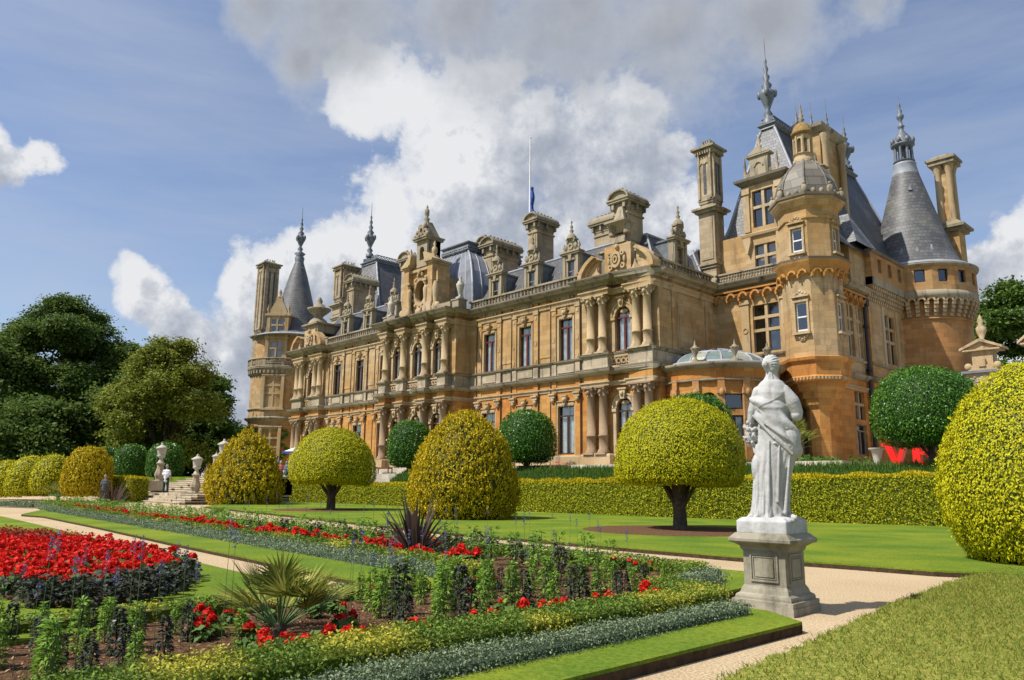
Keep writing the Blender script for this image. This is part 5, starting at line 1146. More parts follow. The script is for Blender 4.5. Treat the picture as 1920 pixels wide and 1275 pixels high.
# axis-aligned plan of the parterre (design units); far lawn outline measured on the ground
LAWN_EDGE = G([(385, 953), (430, 958), (560, 972), (700, 988), (840, 1004), (1000, 1018), (1200, 1037), (1380, 1053), (1600, 1069), (1750, 1081), (1860, 1086)])
def lawns():
    far = LAWN_EDGE+[(5, 18.2), (12, 38.3), (-57.4, 38.3), (-59.0, 26)]
    strip_slab('far_lawn', far, -.2, .12, 'lawn')
    # oval lawn in the foreground left
    inner = [(-52, 7.2), (-43, 7.25), (-23.5, 7.1), (-15.6, 6.55), (-12.2, 5.85)] 
    ov = G([(0, 969), (60, 983), (140, 1002), (250, 1029), (375, 1059), (475, 1083), (545, 1103), (545, 1118), (480, 1138), (340, 1160), (200, 1182), (60, 1206), (-200, 1250), (-900, 1300), (-1500, 1100), (-900, 960), (-200, 950)], .06)
    strip_slab('oval_lawn', ov, -.2, .1, 'lawn')
    # rough grass bank at the right, nearest the camera
    nb = G([(1330, 1300), (1400, 1262), (1470, 1232), (1560, 1195), (1620, 1165), (1700, 1128), (1790, 1094), (1860, 1072), (2000, 1060)], .05)+[(6, 17), (7, 1), (-.8, 1)]
    e = resample(nb[:9], .12); e = [(x+random.uniform(-.05, .05), y+random.uniform(-.05, .05)) for x, y in e]; nb = e+nb[9:]
    strip_slab('near_grass', nb, -.2, .1, 'turf')
    return nb, ov
ARM_A = dict(x0=-52, x1=-7.0, y0=7.9, y1=11.9)
def resample(path, step):
    out = []; 
    for p, q in zip(path, path[1:]):
        L = math.dist(p, q); n = max(1, int(L/step))
        for i in range(n): t = i/n; out.append((p[0]+(q[0]-p[0])*t, p[1]+(q[1]-p[1])*t))
    return out+[path[-1]]
def hedge(name, path, w, h, leaf, mat, core, label, cat, dens=1.0, group=None, top=None, tipmat=None, z0=0.0, rough=.05, parent_label=True, base=None):
    """clipped hedge along a centre line; h may be a list (height per path vertex)"""
    hs = h if isinstance(h, (list, tuple)) else [h]*len(path)
    t = thing(name, label, cat, (path[0][0], path[0][1], z0), 0, group); ox, oy = path[0]
    b = MB(); P, N = [], []; TP = []
    for i, (p, q) in enumerate(zip(path, path[1:])):
        L = math.dist(p, q); d = ((q[0]-p[0])/L, (q[1]-p[1])/L); n = (d[1], -d[0]); h0, h1 = hs[i], hs[i+1]; k = w/2-.06*w
        e = w*.3 if i < len(path)-2 else 0
        vs = [(p[0]+n[0]*k*s-ox, p[1]+n[1]*k*s-oy, z) for z in (0, h0-.06) for s in (1, -1)]+[(q[0]+n[0]*k*s-ox, q[1]+n[1]*k*s-oy, z) for z in (0, h1-.06) for s in (1, -1)]
        b.add(vs, [(0, 1, 3, 2), (4, 6, 7, 5), (0, 2, 6, 4), (1, 5, 7, 3), (2, 3, 7, 6)])
        hm = (h0+h1)/2
        for area, fn in ((L*hm, 0), (L*hm, 1), (L*w, 2)):
            m = int(area*dens/(leaf*leaf)); s = rng.uniform(0, 1, m); r = rng.uniform(0, 1, m)
            hh = h0+(h1-h0)*s; cx = p[0]+d[0]*L*s-ox; cy = p[1]+d[1]*L*s-oy
            if fn < 2:
                sg = 1 if fn == 0 else -1; off = w/2*sg+rng.normal(0, rough*w, m)*1
                P.append(np.stack([cx+n[0]*off, cy+n[1]*off, hh*r], 1)); N.append(np.tile([n[0]*sg, n[1]*sg, .25], (m, 1)))
            else:
                off = (r-.5)*w; P.append(np.stack([cx+n[0]*off, cy+n[1]*off, hh+rng.normal(0, rough*w*.6, m)], 1)); N.append(np.tile([0, 0, 1.0], (m, 1)))
        for (pt, sg, hh) in ((p, -1, h0), (q, 1, h1)):
            if (i == 0 and sg < 0) or (i == len(path)-2 and sg > 0):
                m = int(w*hh*dens/(leaf*leaf)); off = (rng.uniform(0, 1, m)-.5)*w
                P.append(np.stack([pt[0]-ox+n[0]*off, pt[1]-oy+n[1]*off, hh*rng.uniform(0, 1, m)], 1)+np.array([d[0], d[1], 0])*sg*.03); N.append(np.tile([d[0]*sg, d[1]*sg, .2], (m, 1)))
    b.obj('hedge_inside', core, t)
    P = np.concatenate(P); N = np.concatenate(N); bump = vnoise(P, .5/max(leaf*4, .1), 3)*.35*leaf+vnoise(P, .12/max(w, .1), 5)*rough*w*.7
    P = P+N*bump[:, None]
    cards('foliage', mat, P, N, leaf*2.0, t, .5, .7)
    if tipmat:
        PP, NN = [], []
        for i, (p, q) in enumerate(zip(path, path[1:])):
            L = math.dist(p, q); d = ((q[0]-p[0])/L, (q[1]-p[1])/L); n = (d[1], -d[0]); m = int(L*w*dens*1.2/(leaf*leaf)); s = rng.uniform(0, 1, m); off = (rng.uniform(0, 1, m)-.5)*w*1.03
            PP.append(np.stack([p[0]+d[0]*L*s-ox+n[0]*off, p[1]+d[1]*L*s-oy+n[1]*off, hs[i]+(hs[i+1]-hs[i])*s+rng.uniform(-.05, .16, m)*(1+.5*np.sin(s*L*3))], 1))
            NN.append(np.stack([rng.normal(0, 1, m), rng.normal(0, 1, m), rng.normal(0, .3, m)], 1))
        cards('new_growth', tipmat, np.concatenate(PP), np.concatenate(NN), leaf*2.4, t, .35, .3, up=1.5)
    return t
# ------------------------------------------------------------------ topiary
def topiary(name, label, base, prof, trunk, mat, core, leaf, group=None, cat='topiary', lean=(0, 0), dens=1.0, tuft=0, lump=.06, tiltv=.36, rough=.03, clip=None, sx=1.0, upb=.6):
    """prof: list of (radius, z) bottom to top; trunk: (r, z) or None; leaves on the surface, plus tufts"""
    t = thing(name, label, cat, base, 0, group)
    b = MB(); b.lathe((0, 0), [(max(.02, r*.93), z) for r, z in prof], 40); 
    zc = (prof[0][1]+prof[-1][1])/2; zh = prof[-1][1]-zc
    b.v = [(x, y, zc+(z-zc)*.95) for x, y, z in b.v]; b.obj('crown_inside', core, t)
    seg = []
    for (r0, z0), (r1, z1) in zip(prof, prof[1:]): seg.append(math.hypot(r1-r0, z1-z0)*math.pi*(r0+r1))
    tot = sum(seg); P, N = [], []
    for a, ((r0, z0), (r1, z1)) in zip(seg, zip(prof, prof[1:])):
        m = int(a*dens/(leaf*leaf)*1.15)
        if m <= 0: continue
        if r0+r1 > 1e-6: 
            u = rng.uniform(0, 1, m); k = (np.sqrt(r0*r0+(r1*r1-r0*r0)*u)-r0)/(r1-r0) if abs(r1-r0) > 1e-5 else u
        r = r0+(r1-r0)*k; z = z0+(z1-z0)*k; th = rng.uniform(0, 2*math.pi, m); L = math.hypot(r1-r0, z1-z0); nr, nz = (z1-z0)/L, -(r1-r0)/L
        P.append(np.stack([r*np.cos(th), r*np.sin(th), z], 1)); N.append(np.stack([nr*np.cos(th), nr*np.sin(th), np.full(m, nz)], 1))
    P = np.concatenate(P); N = np.concatenate(N); R = max(r for r, z in prof)
    d = vnoise(P+base[0], .35/R, 4)*lump*R*.6+vnoise(P+base[0], 1.3/R, 9)*lump*R*.3+vnoise(P, 3.6/R, 12)*lump*R*.16+vnoise(P, .16/leaf, 2)*leaf*.5+rng.normal(0, rough, len(P))
    P = P+N*d[:, None]
    cards('crown', mat, P, N+np.array([0, 0, upb*.3]), leaf*1.8, t, .5, tiltv, up=upb)
    if not tuft and mat == 'yew':
        m = int(len(P)*.035); idx = rng.integers(0, len(P), m); Q = P[idx]+N[idx]*rng.uniform(.3, 1.6, (m, 1))*leaf*1.6; cards('stray_shoots', mat, Q, np.cross(N[idx], rng.normal(0, 1, (m, 3))), leaf*2.6, t, .3, .3, up=1.2)
    if tuft:
        m = tuft; idx = rng.integers(0, len(P), m); c = P[idx]; n = N[idx]; k = 14; Q = np.repeat(c, k, 0); NN = np.repeat(n, k, 0); ax = NN*.55+np.array([0, 0, .75]); ax /= np.linalg.norm(ax, axis=1, keepdims=True)
        hh = rng.uniform(-.3, 1, len(Q))[:, None]; Q = Q+ax*hh*leaf*2.2+rng.normal(0, 1, Q.shape)*leaf*.62*(1.1-np.clip(hh, 0, 1))
        cards('tufts', mat, Q, rng.normal(0, 1, Q.shape)+NN*1.2, leaf*1.3, t, .45, .3, up=2.0)
    if trunk:
        r, z = trunk; b = MB(); segs = 8; pz = 0; 
        b.lathe((0, 0), [(r*1.5, -.1), (r*1.15, .12), (r, z*.35), (r*1.0, z*.6), (r*1.15, z*.85), (r*1.3, z+.25)], 14)
        for i in range(5):
            a = i*2*math.pi/5+.3; b.tube((r*.4*math.cos(a), r*.4*math.sin(a), z*.5), (R*.36*math.cos(a), R*.36*math.sin(a), z+.35), r*.42, r*.25, 8)
            b.tube((r*.8*math.cos(a), r*.8*math.sin(a), -.05), (r*.7*math.cos(a+.3), r*.7*math.sin(a+.3), z*.6), r*.4, r*.3, 7)
        b.v = [(x*(1+.10*math.sin(z_*9+math.atan2(y, x)*3)), y*(1+.1*math.sin(z_*7+math.atan2(y, x)*4)), z_) for x, y, z_ in b.v]
        b.obj('trunk', 'bark', t)
    return t
def P3(px, py, z=0.0): v = onZ(px, py, z); return (v.x, v.y, z)
def rad(base, px): return px/FPX*depth(base)
def garden_topiary():
    # mushroom yews
    for (px, py, hp, y0, y1, lab) in ((620, 956, 81, 912, 802, 'smaller golden dome-shaped yew on a short trunk, right of the conical bush'), (1275, 993, 124, 915, 748, 'large golden dome-shaped yew on a short trunk just left of the statue')):
        bx = P3(px, py, .1); r = rad(bx, hp)*.98; D = depth(bx); zt = onY(px-2, y1, bx[1]).z; zb = onY(px, y0, bx[1]).z; h = zt-zb-.1
        prof = [(.02, zb+.3), (r*.55, zb+.12), (r*.86, zb), (r*.97, zb+h*.07), (r, zb+h*.2), (r*.985, zb+h*.36), (r*.93, zb+h*.52), (r*.83, zb+h*.67), (r*.69, zb+h*.79), (r*.52, zb+h*.89), (r*.32, zb+h*.96), (.02, zb+h)]
        topiary('yew_topiary', lab, bx, prof, (r*.098, zb), 'yew', 'yewcore', .036 if px > 1000 else .045, 'golden yew topiary on the lawn', lump=.06)
        # mulch circle under it
        m = MB(); R = rad(bx, 145 if px > 1000 else 75); R *= 1.15; m.lathe((bx[0]+R*.12, bx[1]-.9), [(R, .0), (R, .128)], 40, False); struct(m.obj('mulch_circle', 'soil'))
    # golden bush (tear-drop)
    bx = P3(868, 972, .1); r = rad(bx, 100); zt = onY(868, 774, bx[1]).z; h = zt
    topiary('golden_bush', 'tall egg-shaped golden bush on the lawn between the two clipped round yews', bx, [(r*.80, .0), (r*.93, h*.1), (r, h*.26), (r*.97, h*.4), (r*.86, h*.56), (r*.7, h*.72), (r*.48, h*.86), (r*.25, h*.95), (.02, h)], None, 'gold', 'goldcore', .065, 'golden yew topiary on the lawn', dens=.7, tuft=4200, lump=.06, tiltv=.8, rough=.08)
    bx = P3(450, 944, .1); bx = (-55.2, 25.2, .1); r = rad(bx, 68); zt = onY(455, 812, bx[1]).z; h = zt
    topiary('golden_bush', 'loose conical golden bush beside the right end of the garden steps', bx, [(r*.85, .0), (r, h*.14), (r*.98, h*.3), (r*.84, h*.48), (r*.62, h*.68), (r*.36, h*.86), (.02, h)], None, 'gold', 'goldcore', .10, None, dens=.6, tuft=3200, lump=.09, tiltv=.9, rough=.14)
    # big one at the right edge
    bx = (-3.2, 21.6, .1)
    bx = tuple(onY(1985, 1050, 20.6)[:2])+(.1,); r = rad(bx, 186); zt = onY(1960, 672, bx[1]).z; h = zt-.1
    topiary('yew_topiary', 'huge golden egg-shaped clipped yew cut off by the right edge', bx, [(r*.72, .0), (r*.86, h*.07), (r*.97, h*.19), (r, h*.33), (r*.96, h*.48), (r*.87, h*.62), (r*.73, h*.76), (r*.53, h*.88), (r*.3, h*.96), (.02, h)], None, 'yew', 'yewcore', .036, None, lump=.06)
    # golden group at the far left
    for px, py, hp, yt, D, mat, lab, tf in ((10, 932, 30, 862, 66, 'yew', 'dark golden clipped yew at the left edge, partly cut off', 0), (52, 930, 38, 853, 64, 'yew', 'golden dome-shaped yew, second from the left edge in the far row', 0), (97, 925, 37, 851, 62, 'yew', 'round golden yew ball beside the orange-gold bush at left', 0), (160, 930, 42, 838, 60, 'gold', 'orange-gold ragged egg-shaped bush behind the small urn at left', 2000)):
        b0 = onD(px, py, D); bx = (b0.x, b0.y, max(-.0, b0.z)); r = hp/FPX*D; zt = onD(px, yt, D).z; h = zt-bx[2]
        topiary('yew_topiary' if mat == 'yew' else 'golden_bush', lab, bx, [(r*.8, .0), (r*.95, h*.12), (r, h*.35), (r*.95, h*.55), (r*.8, h*.75), (r*.5, h*.92), (.02, h)], None, mat, 'yewcore' if mat == 'yew' else 'goldcore', .085 if mat == 'yew' else .10, None, lump=.05, tuft=tf, dens=1.0)
    # dark green clipped balls
    def ball(px, pyc, hp, yt, yb, Y, lab, grp, leaf=.12, D=None, floor=None, trunk=True, top=.5):
        c = onY(px, yb, Y) if D is None else onD(px, yb, D); Dd = depth(c); r = hp/FPX*Dd*.98; zt = (onY(px, yt, c.y)).z; zb = c.z; fl = floor
        bx = (c.x, c.y, fl); h = zt-zb; z0 = zb-fl
        topiary('clipped_laurel', lab, bx, [(.02, z0+h*.04), (r*.55, z0), (r*.84, z0+h*.06), (r*.98, z0+h*.2), (r, z0+h*.4), (r*.96, z0+h*.6), (r*.83, z0+h*.8), (r*.6, z0+h*.92), (r*.3, z0+h*.985), (.02, z0+h)], (.14, z0+.1) if trunk else None, 'hollow', 'hollowcore', leaf, grp, tiltv=.8, lump=.05, rough=.07, dens=.85)
    g = 'dark green clipped standards on the terrace'
    ball(768, 835, 43, 790, 876, 41.8, 'round dark green clipped tree left of the tall egg-shaped golden bush', g, .085, floor=2.6)
    ball(987, 820, 56, 770, 866, 41.8, 'round dark green clipped tree between the egg-shaped bush and large domed yew', g, .08, floor=2.6)
    ball(1308, 800, 68, 738, 866, 42.0, 'round dark green clipped tree mostly hidden behind the large domed yew', g, .08, floor=2.6)
    ball(1745, 770, 95, 689, 836, 41.8, 'big glossy green clipped tree in front of the red letters', g, .06, floor=2.6)
    for px, hp, yt, D, lab in ((196, 26, 838, 88, 'small dark clipped ball tree behind the orange-gold bush at left'), (242, 30, 832, 84, 'green clipped drum-shaped tree left of the tallest lidded urn'), (308, 33, 830, 80, 'green clipped drum-shaped tree directly behind the tallest lidded urn')):
        c = onD(px, 893, D); r = hp/FPX*D; zt = onD(px, yt, D).z; h = zt-c.z-.05; z0 = .35
        topiary('clipped_laurel', lab, (c.x, c.y, c.z-.3), [(.02, z0), (r*.9, z0), (r, z0+h*.15), (r*1.0, z0+h*.55), (r*.9, z0+h*.74), (r*.66, z0+h*.9), (r*.3, z0+h*.98), (.02, z0+h)], (.16, .4), 'hollow', 'hollowcore', .10, 'dark green clipped trees at the top of the steps', tiltv=.8, lump=.04, rough=.05, dens=.9)
# ------------------------------------------------------------------ background trees
def big_tree(label, c, r, h, trunk_h, mat, nclump, leaf, seed, bark='barkdark', sparse=.28, name='broadleaf_tree', sq=(1, 1)):
    rg = np.random.default_rng(seed); t = thing(name, label, 'tree', c)
    b = MB(); b.tube((0, 0, -.5), (.2, .1, trunk_h), r*.075, r*.05, 10); tips = []
    for i in range(11):
        a = rg.uniform(0, 6.28); e = rg.uniform(.35, 1.25); L = rg.uniform(.5, .92); z0 = trunk_h*rg.uniform(.7, 1.0)
        q = Vector((math.cos(a)*r*L*math.cos(e), math.sin(a)*r*L*math.cos(e), z0+(h-trunk_h)*L*math.sin(e)*.9)); p0 = Vector((.1, .05, z0)); mid = (p0+q)/2+Vector((0, 0, r*.06))
        b.tube(p0, mid, r*.03, r*.02, 7); b.tube(mid, q, r*.02, r*.007, 6); tips.append((mid, q))
        for j in range(5):
            s = mid+(q-mid)*rg.uniform(0, .9); e2 = s+Vector(rg.normal(0, 1, 3).tolist())*r*.18+Vector((0, 0, r*.07)); b.tube(s, e2, r*.008, r*.003, 5)
    b.obj('trunk', bark, t)
    # lobes spread through a dome-shaped volume
    lob = []; zb = trunk_h*.55
    for i in range(34):
        a = rg.uniform(0, 6.28); zf = rg.uniform(0, 1)**.85; env = math.sqrt(max(.04, 1-max(0, (zf-.25)/.75)**2.2)); rr = r*env*rg.uniform(.25, .92); lr = r*rg.uniform(.12, .27)
        lob.append((rr*math.cos(a)*sq[0], rr*math.sin(a)*sq[1], zb+lr*.6+(h-zb-lr*1.5)*zf, lr))
    lob.append((0, 0, h-r*.28, r*.28)); lob += [(r*.42*math.cos(k*1.257), r*.42*math.sin(k*1.257), zb+(h-zb)*.72, r*.3) for k in range(5)]+[(r*.68*math.cos(k*.9), r*.68*math.sin(k*.9), zb+(h-zb)*.45, r*.3) for k in range(7)]; P, N = [], []
    for x, y, z, lr in lob:
        m = int(nclump*1.5/len(lob)); d = rg.normal(0, 1, (m, 3)); d /= np.linalg.norm(d, axis=1, keepdims=True); rr = lr*rg.uniform(.35, 1.1, (m, 1)); c_ = np.array([x, y, z])+d*rr*np.array([1, 1, .8])
        k = 26; Q = np.repeat(c_, k, 0)+rg.normal(0, 1, (m*k, 3))*np.array([1, 1, .45])*leaf*2.2; P.append(Q); N.append(np.repeat(d, k, 0)*.5+np.array([0, 0, .8]))
    P = np.concatenate(P); N = np.concatenate(N)
    if sparse: keep = (vnoise(P, .5/r*2, seed)+rg.normal(0, .3, len(P))) > sparse-.6; P, N = P[keep], N[keep]
    cards('crown', mat, P, N, leaf*1.5, t, .6, .7, rg=rg)
    return t
def tree_px(label, px, pyt, hp, D, floor, mat, n, leaf, seed, th=.22, **k):
    c = onD(px, 900, D); r = hp/FPX*D; zt = onD(px, pyt, D).z; return big_tree(label, (c.x, c.y, floor), r, zt-floor, (zt-floor)*th, mat, n, leaf, seed, **k)
def trees():
    tree_px('massive dark green chestnut tree at the far left, tallest of the left group', 95, 533, 135, 125, 2.1, 'tree_dark', 4200, .33, 21, th=.16)
    tree_px('dark tree cut off by the left edge behind the golden yews', -60, 600, 140, 118, 2.1, 'tree_dark', 2200, .42, 22)
    tree_px('olive-green thin-crowned tree right of the massive dark chestnut', 300, 618, 118, 104, 2.1, 'tree_olive', 3600, .26, 23, sparse=.3, th=.14)
    tree_px('dark green rounded tree between the massive chestnut and the olive-green tree', 205, 625, 85, 128, 2.1, 'tree_dark', 2200, .33, 41, th=.14)
    tree_px('low spreading dark tree behind the clipped drum-shaped trees', 225, 690, 90, 112, 2.1, 'tree_dark', 1500, .38, 24, th=.12)
    tree_px('dark narrow tree at the right end of the left tree group', 385, 700, 46, 130, 2.1, 'tree_dark', 1000, .38, 25)
    tree_px('low dark tree between the left trees and the corner tower', 340, 745, 80, 140, 2.1, 'tree_dark', 1000, .42, 26, th=.1)
    tree_px('shady understorey tree behind the far left yews', 60, 735, 115, 105, 2.1, 'tree_dark', 1300, .38, 27, th=.1)
    tree_px('distant light green tree seen beside the foot of the corner tower', 445, 797, 34, 170, 2.1, 'tree_mid', 500, .45, 28)
    tree_px('leafy green tree behind the garden wall at the right edge', 1925, 500, 105, 118, 2.5, 'tree_mid', 2300, .38, 31, th=.2)
    tree_px('smaller green tree between the round tower and the wall pediment', 1850, 560, 52, 125, 2.5, 'tree_mid', 900, .38, 32, th=.2)
    # dark wood behind the left trees closing the view
    P = []; rg = np.random.default_rng(5)
    m = 26000; px = rg.uniform(-320, 430, m); D = rg.uniform(140, 160, m); top = 800+25*np.sin(px*.03)+12*np.sin(px*.11)-60*np.exp(-((px-60)/160)**2)
    py = rg.uniform(0, 1, m)*(905-top)+top; Q = np.array([onD(a, b, c) for a, b, c in zip(px, py, D)])
    o = cards('distant_wood', 'tree_dark', Q, np.tile([0.3, -.5, .6], (m, 1)), 1.0, None, .6, .8, rg=rg); tag(o, 'dark mass of distant woodland low behind the left trees', 'woodland', kind='stuff')
# ------------------------------------------------------------------ parterre
SOILZ = .07
def parterre():
    soil = [(-53.2, 12.4), (-45, 11.2), (-28.4, 10.2), (-16.6, 9.75), (-10.6, 9.0), (-9.9, 7.4), (-9.7, 2), (-9.8, -4), (-5.9, -4), (-5.9, 9.45), (-6.9, 9.55), (-7.9, 11.1), (-8.2, 12.75), (-30, 12.75), (-53, 13.4)]
    b = MB(); b.slab(soil, -.2, SOILZ); struct(b.obj('flower_bed_soil', 'soil'))
    strip_slab('grass_edging', [(-5.9, -4), (-4.42, -4), (-4.42, 8.86), (-5.1, 9.32), (-5.9, 9.32)], -.2, .13, 'lawn')
    strip_slab('grass_edging', [(-6.9, 9.56), (-6.45, 10.4), (-6.5, 11.15), (-7.0, 13.35), (-52, 14.1), (-52.6, 13.2), (-30, 12.7), (-8.2, 12.7), (-7.9, 11.1)], -.2, .12, 'lawn')
    fr_ = G([(40, 964), (82, 967), (175, 985), (325, 1017), (475, 1047), (620, 1078), (740, 1100)], .1)
    strip_slab('grass_edging', fr_+[(-9.95, 6.2), (-9.8, 2), (-10.6, 1.9), (-10.6, -4), (-9.5, -4), (-9.6, 7.5), (-10.5, 9.1), (-16.6, 9.8), (-28.4, 10.2), (-45, 11.3), (-53.2, 12.5)], -.2, .1, 'lawn')
    B = dict(cat='hedge', group=None)
    hedge('box_hedge', [(-5.85, -3.5), (-5.88, 9.3), (-6.9, 9.45)], .56, .29, .018, 'box', 'yewcore', 'low clipped variegated yellow-green hedge along the near bed, running to the pedestal', 'hedge', z0=.05, dens=1.1, rough=.08)
    hedge('box_hedge', [(-52.9, 12.4), (-45, 11.15), (-28.4, 10.25), (-23.3, 10.0), (-16.6, 9.75), (-11.8, 9.2), (-10.2, 9.0)], .45, .25, .030, 'box', 'yewcore', 'low clipped yellow-green hedge running far back along the long bed beside the inner path', 'hedge', z0=.05, dens=.7, rough=.12)
    hedge('box_hedge', [(-9.65, 7.3), (-9.6, -3.5)], .34, .2, .024, 'box', 'yewcore', 'low yellow-green hedge between the round lawn and the near bed, behind the small palm', 'hedge', z0=.05, dens=.7, rough=.08)
    hedge('box_hedge', [(-7.75, 11.15), (-8.15, 12.5), (-30, 12.6)], .42, .24, .026, 'box', 'yewcore', 'low yellow-green hedge on the outer path side, its end near the pedestal', 'hedge', z0=.05, dens=.65, rough=.08)
    hedge('box_hedge', [(-66, 4.0), (-60, 10.5), (-53.3, 12.5)], .45, .28, .05, 'box', 'yewcore', 'short far run of low hedge at the left edge beyond the inner path', 'hedge', z0=.05, dens=.7, rough=.08)
    hedge('silver_edging', [(-5.2, -3.5), (-5.22, 8.85)], .28, .17, .014, 'silver', 'silvercore', 'low silver-grey edging plants beside the near grass strip, running to the pedestal', 'edging plants', z0=.08, dens=1.1, rough=.16)
    hedge('silver_edging', [(-53.6, 11.7), (-45, 10.5), (-28, 9.55), (-20, 9.15), (-12.8, 8.65), (-10.3, 8.4)], .34, .2, .024, 'silver', 'silvercore', 'long low silver-grey edging along the inner gravel path', 'edging plants', z0=.08, dens=.65, rough=.16)
    hedge('silver_edging', [(-6.85, 10.2), (-7.1, 10.9), (-7.45, 11.7)], .45, .2, .02, 'silver', 'silvercore', 'small clump of silver-grey edging beside the left of the pedestal', 'edging plants', z0=.08, dens=1.1, rough=.16)
    hedge('silver_edging', [(-66, 2.6), (-60, 9.4), (-53.8, 11.5)], .45, .24, .05, 'silver', 'silvercore', 'short far run of silver-grey edging at the left edge', 'edging plants', z0=.08, dens=.6, rough=.12)
def inst_mesh(objs, name, label, cat, group, pts, rg, smin=.85, smax=1.15):
    """objs: list of prototypes (Empty or mesh); pts: (x,y,z)"""
    first = set(); fn = label if callable(label) else (lambda x, y: label)
    for i, p in enumerate(pts):
        label = fn(p[0], p[1])
        k = i % len(objs) if not isinstance(p[-1], str) else 0; o = objs[k]; s = rg.uniform(smin, smax)*(p[3] if len(p) > 3 else 1)
        if k not in first: first.add(k); r = o; r.location = p[:3]; r.rotation_euler = (0, 0, rg.uniform(0, 6.28)); r.scale = (s, s, s); tag(r, label, cat, group)
        else: dup(o, p[:3], rg.uniform(0, 6.28), label, s)
def plant_proto(name, h, w, nl, leaf, mat, seed, aspect=.28, droop=.5, full=False):
    rg = np.random.default_rng(seed); t = bpy.data.objects.new(name, None); COL.objects.link(t)
    b = MB(); ns = 3
    for i in range(ns): a = rg.uniform(0, 6.28); b.tube((0, 0, 0), (w*.25*math.cos(a), w*.25*math.sin(a), h*.92), .012, .006, 5)
    b.obj('stem', 'stem' if mat == 'salvia' else 'barkdark', t)
    z = rg.uniform(.04 if not full else .02, 1.0, nl); rr = w*.5*(.55+.45*np.sin(np.clip(z, 0, 1)*math.pi*.8+.3))*(1.15-.45*z); a = rg.uniform(0, 6.28, nl)
    base = np.stack([.12*rr*np.cos(a), .12*rr*np.sin(a), z*h], 1); d = np.stack([np.cos(a), np.sin(a), rg.normal(.15, .35, nl)+.5*z-droop*.3], 1); d /= np.linalg.norm(d, axis=1, keepdims=True)
    L = leaf*rg.uniform(.7, 1.25, nl)[:, None]; st = base+d*(rr[:, None]-L*.6).clip(0); tip = st+d*L; tip[:, 2] -= L[:, 0]*droop*.5
    sd = np.cross(d, [0, 0, 1]); sd /= np.linalg.norm(sd, axis=1, keepdims=True)+1e-9; sd += rg.normal(0, .35, sd.shape); mid = st+(tip-st)*.45+np.array([0, 0, .02]); w_ = L*aspect*.5
    v = np.empty((nl, 4, 3)); v[:, 0] = st; v[:, 1] = mid+sd*w_; v[:, 2] = tip; v[:, 3] = mid-sd*w_
    rawquads('leaves', mat, v.reshape(-1, 3), nl, t); return t
def begonia_proto(seed, nh=5, r=.17, h=.2):
    rg = np.random.default_rng(seed); t = bpy.data.objects.new('begonia', None); COL.objects.link(t)
    m = 64; a = rg.uniform(0, 6.28, m); q = rg.uniform(.1, 1.15, m)*r; P = np.stack([q*np.cos(a), q*np.sin(a), rg.uniform(.02, h*.85, m)], 1); N = np.stack([np.cos(a)*.6, np.sin(a)*.6, np.full(m, .8)], 1)
    cards('leaves', 'begleaf', P, N, .10, t, .75, .4, rg=rg)
    for i in range(nh):
        a = rg.uniform(0, 6.28); q = r*rg.uniform(.1, .95); c = np.array([q*math.cos(a), q*math.sin(a), h*rg.uniform(.75, 1.25)]); m = 48; d = rg.normal(0, 1, (m, 3)); d /= np.linalg.norm(d, axis=1, keepdims=True); d[:, 2] = np.abs(d[:, 2])*.9-.1
        cards('flower', 'begred', c+d*rg.uniform(.02, .058, (m, 1)), d, .040, t, .9, .6, rg=rg)
    return t
def spike_proto(seed, h=1.0):
    rg = np.random.default_rng(seed); t = bpy.data.objects.new('salvia_spike', None); COL.objects.link(t)
    b = MB(); b.tube((0, 0, 0), (.02, .01, h), .0032, .002, 5); b.obj('stem', 'stem', t)
    m = 34; z = rg.uniform(h-.17, h, m); a = rg.uniform(0, 6.28, m); r = .016*(1+2*(h-z)); P = np.stack([.02+r*np.cos(a), .01+r*np.sin(a), z], 1); cards('flower', 'blue', P, np.stack([np.cos(a), np.sin(a), np.zeros(m)], 1), .019, t, .7, .4, rg=rg); return t
